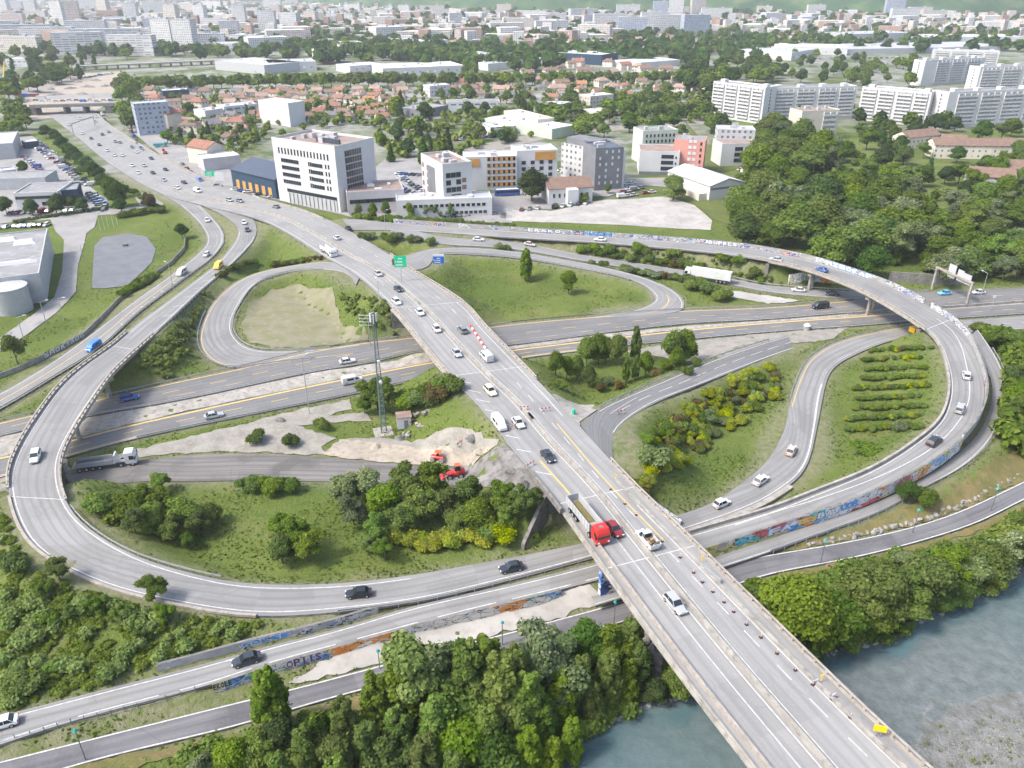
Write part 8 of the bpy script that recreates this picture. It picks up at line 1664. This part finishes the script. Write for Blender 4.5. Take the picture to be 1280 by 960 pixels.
rocks([(1030, 822), (1108, 804), (1180, 765), (1250, 730)], 20, 'at the water edge right of the bridge', 'boulders right of the bridge', (.5, 1.2), 4)
def pebbles():
    rs = np.random.RandomState(14); mb = MB(); me = bpy.data.meshes.new('pebbles'); V, F = [], []; c = 0
    while c < 4200:
        u, v = rs.uniform(1120, 1300), rs.uniform(880, 975); p = P(u, v, -4)
        if (v-905) < (1290-u)*.28-8+rs.normal()*9: continue
        z = Hz(p.x, p.y); s_ = rs.uniform(.04, .17); i = len(V); a = rs.uniform(0, 6.3); c += 1; zz = max(z, -4.02)
        for k in range(4): V.append((p.x+math.cos(a+k*1.57)*s_*rs.uniform(.7, 1.3), p.y+math.sin(a+k*1.57)*s_, zz-.03))
        V.append((p.x, p.y, zz+s_*.55)); F += [(i, i+1, i+4), (i+1, i+2, i+4), (i+2, i+3, i+4), (i+3, i, i+4)]
    me.from_pydata(V, [], F); me.materials.append(MT['rock']); tag(link('pebbles', me), None, None, None, 'stuff')
pebbles()
canopy('bar_plants', [([(1140, 925), (1180, 900), (1240, 890), (1290, 900), (1290, 958), (1160, 958)], 42)], 40, (.2, .45), .08, 'leaf_pale', 15, 0)
# wire fence and flag poles
pts = [at(u, v) for u, v in ((0, 930), (40, 922), (90, 906), (140, 895), (190, 882), (245, 866))]; o = centre(pts); r = empty('wire_fence', o, 0, 'low wire fence with dark posts beside the lowest ramp at left', 'fence'); q = rel(dense(pts, 2), o); mb = MB()
for p in q: mb.box((p.x, p.y, p.z-.3), (.09, .09, 1.6))
mb.build('fence_posts', 'wall_grey', r, uvgen=False); mb = MB()
for h_ in (.4, .8, 1.2): strip_solid(mb, q, .02, h_, h_+.03)
mb.build('wires', 'steel', r, uvgen=False)
for k, (u, v) in enumerate(((126, 289), (131, 287), (136, 285), (142, 283), (147, 281))):
    p = at(u, v); r = empty('flagpole', p, 0, f'bare white flagpole at the basin entrance, {ordinal(k+1)} from left', 'flagpole', 'flagpoles at the basin entrance'); mb = MB(); mb.tube((0, 0, -.2), (0, 0, 7.5), .07, .04, 6); mb.build('pole', 'white', r, uvgen=False); mb = MB(); mb.tube((0, 0, 7.5), (0, 0, 7.65), .1, .02, 8); mb.build('finial', 'steel', r, uvgen=False)
p = at(157, 308); mb = MB(); mb.box((0, 0, 0), (1.6, 1.2, .9)); mb.box((0, 0, .9), (1.8, 1.4, .12)); o = mb.build('inlet_box', 'concrete_dark', None, p); tag(o, 'small dark inlet box in the middle of the basin', 'inlet box')
# water tower and far chimneys
p = P(1048, 50, 0); r = empty('water_tower', p, 0, 'slim white water tower before the far shopping centre', 'water tower'); mb = MB(); mb.tube((0, 0, 0), (0, 0, 22), 2, 1.5, 12); mb.build('shaft', 'wall_white', r, uvgen=False); mb = MB(); mb.tube((0, 0, 22), (0, 0, 26), 2, 5, 16); mb.tube((0, 0, 26), (0, 0, 28), 5, 3, 16); mb.build('tank', 'wall_white', r, uvgen=False)
# ------------------------------------------------------------------ haze
def haze():
    m = bpy.data.materials.new('haze'); m.use_nodes = True; t = m.node_tree; t.nodes.clear(); o = t.nodes.new('ShaderNodeOutputMaterial'); v = t.nodes.new('ShaderNodeVolumePrincipled')
    v.inputs['Color'].default_value = (.93, .96, 1, 1); v.inputs['Density'].default_value = HAZE; v.inputs['Anisotropy'].default_value = .2; t.links.new(v.outputs[0], o.inputs['Volume'])
    mb = MB(); mb.box((0, 2900, -8.5), (17000, 16500, 460+8.5)); tag(mb.build('haze', [m], uvgen=False), None, None, None, 'stuff')
HAZE = 0.00012
if HAZE: haze()
finish_labels()
for n_ in list(VP):
    if n_ not in USEDP: 
        for c in list(VP[n_].children): bpy.data.objects.remove(c)
        bpy.data.objects.remove(VP[n_])
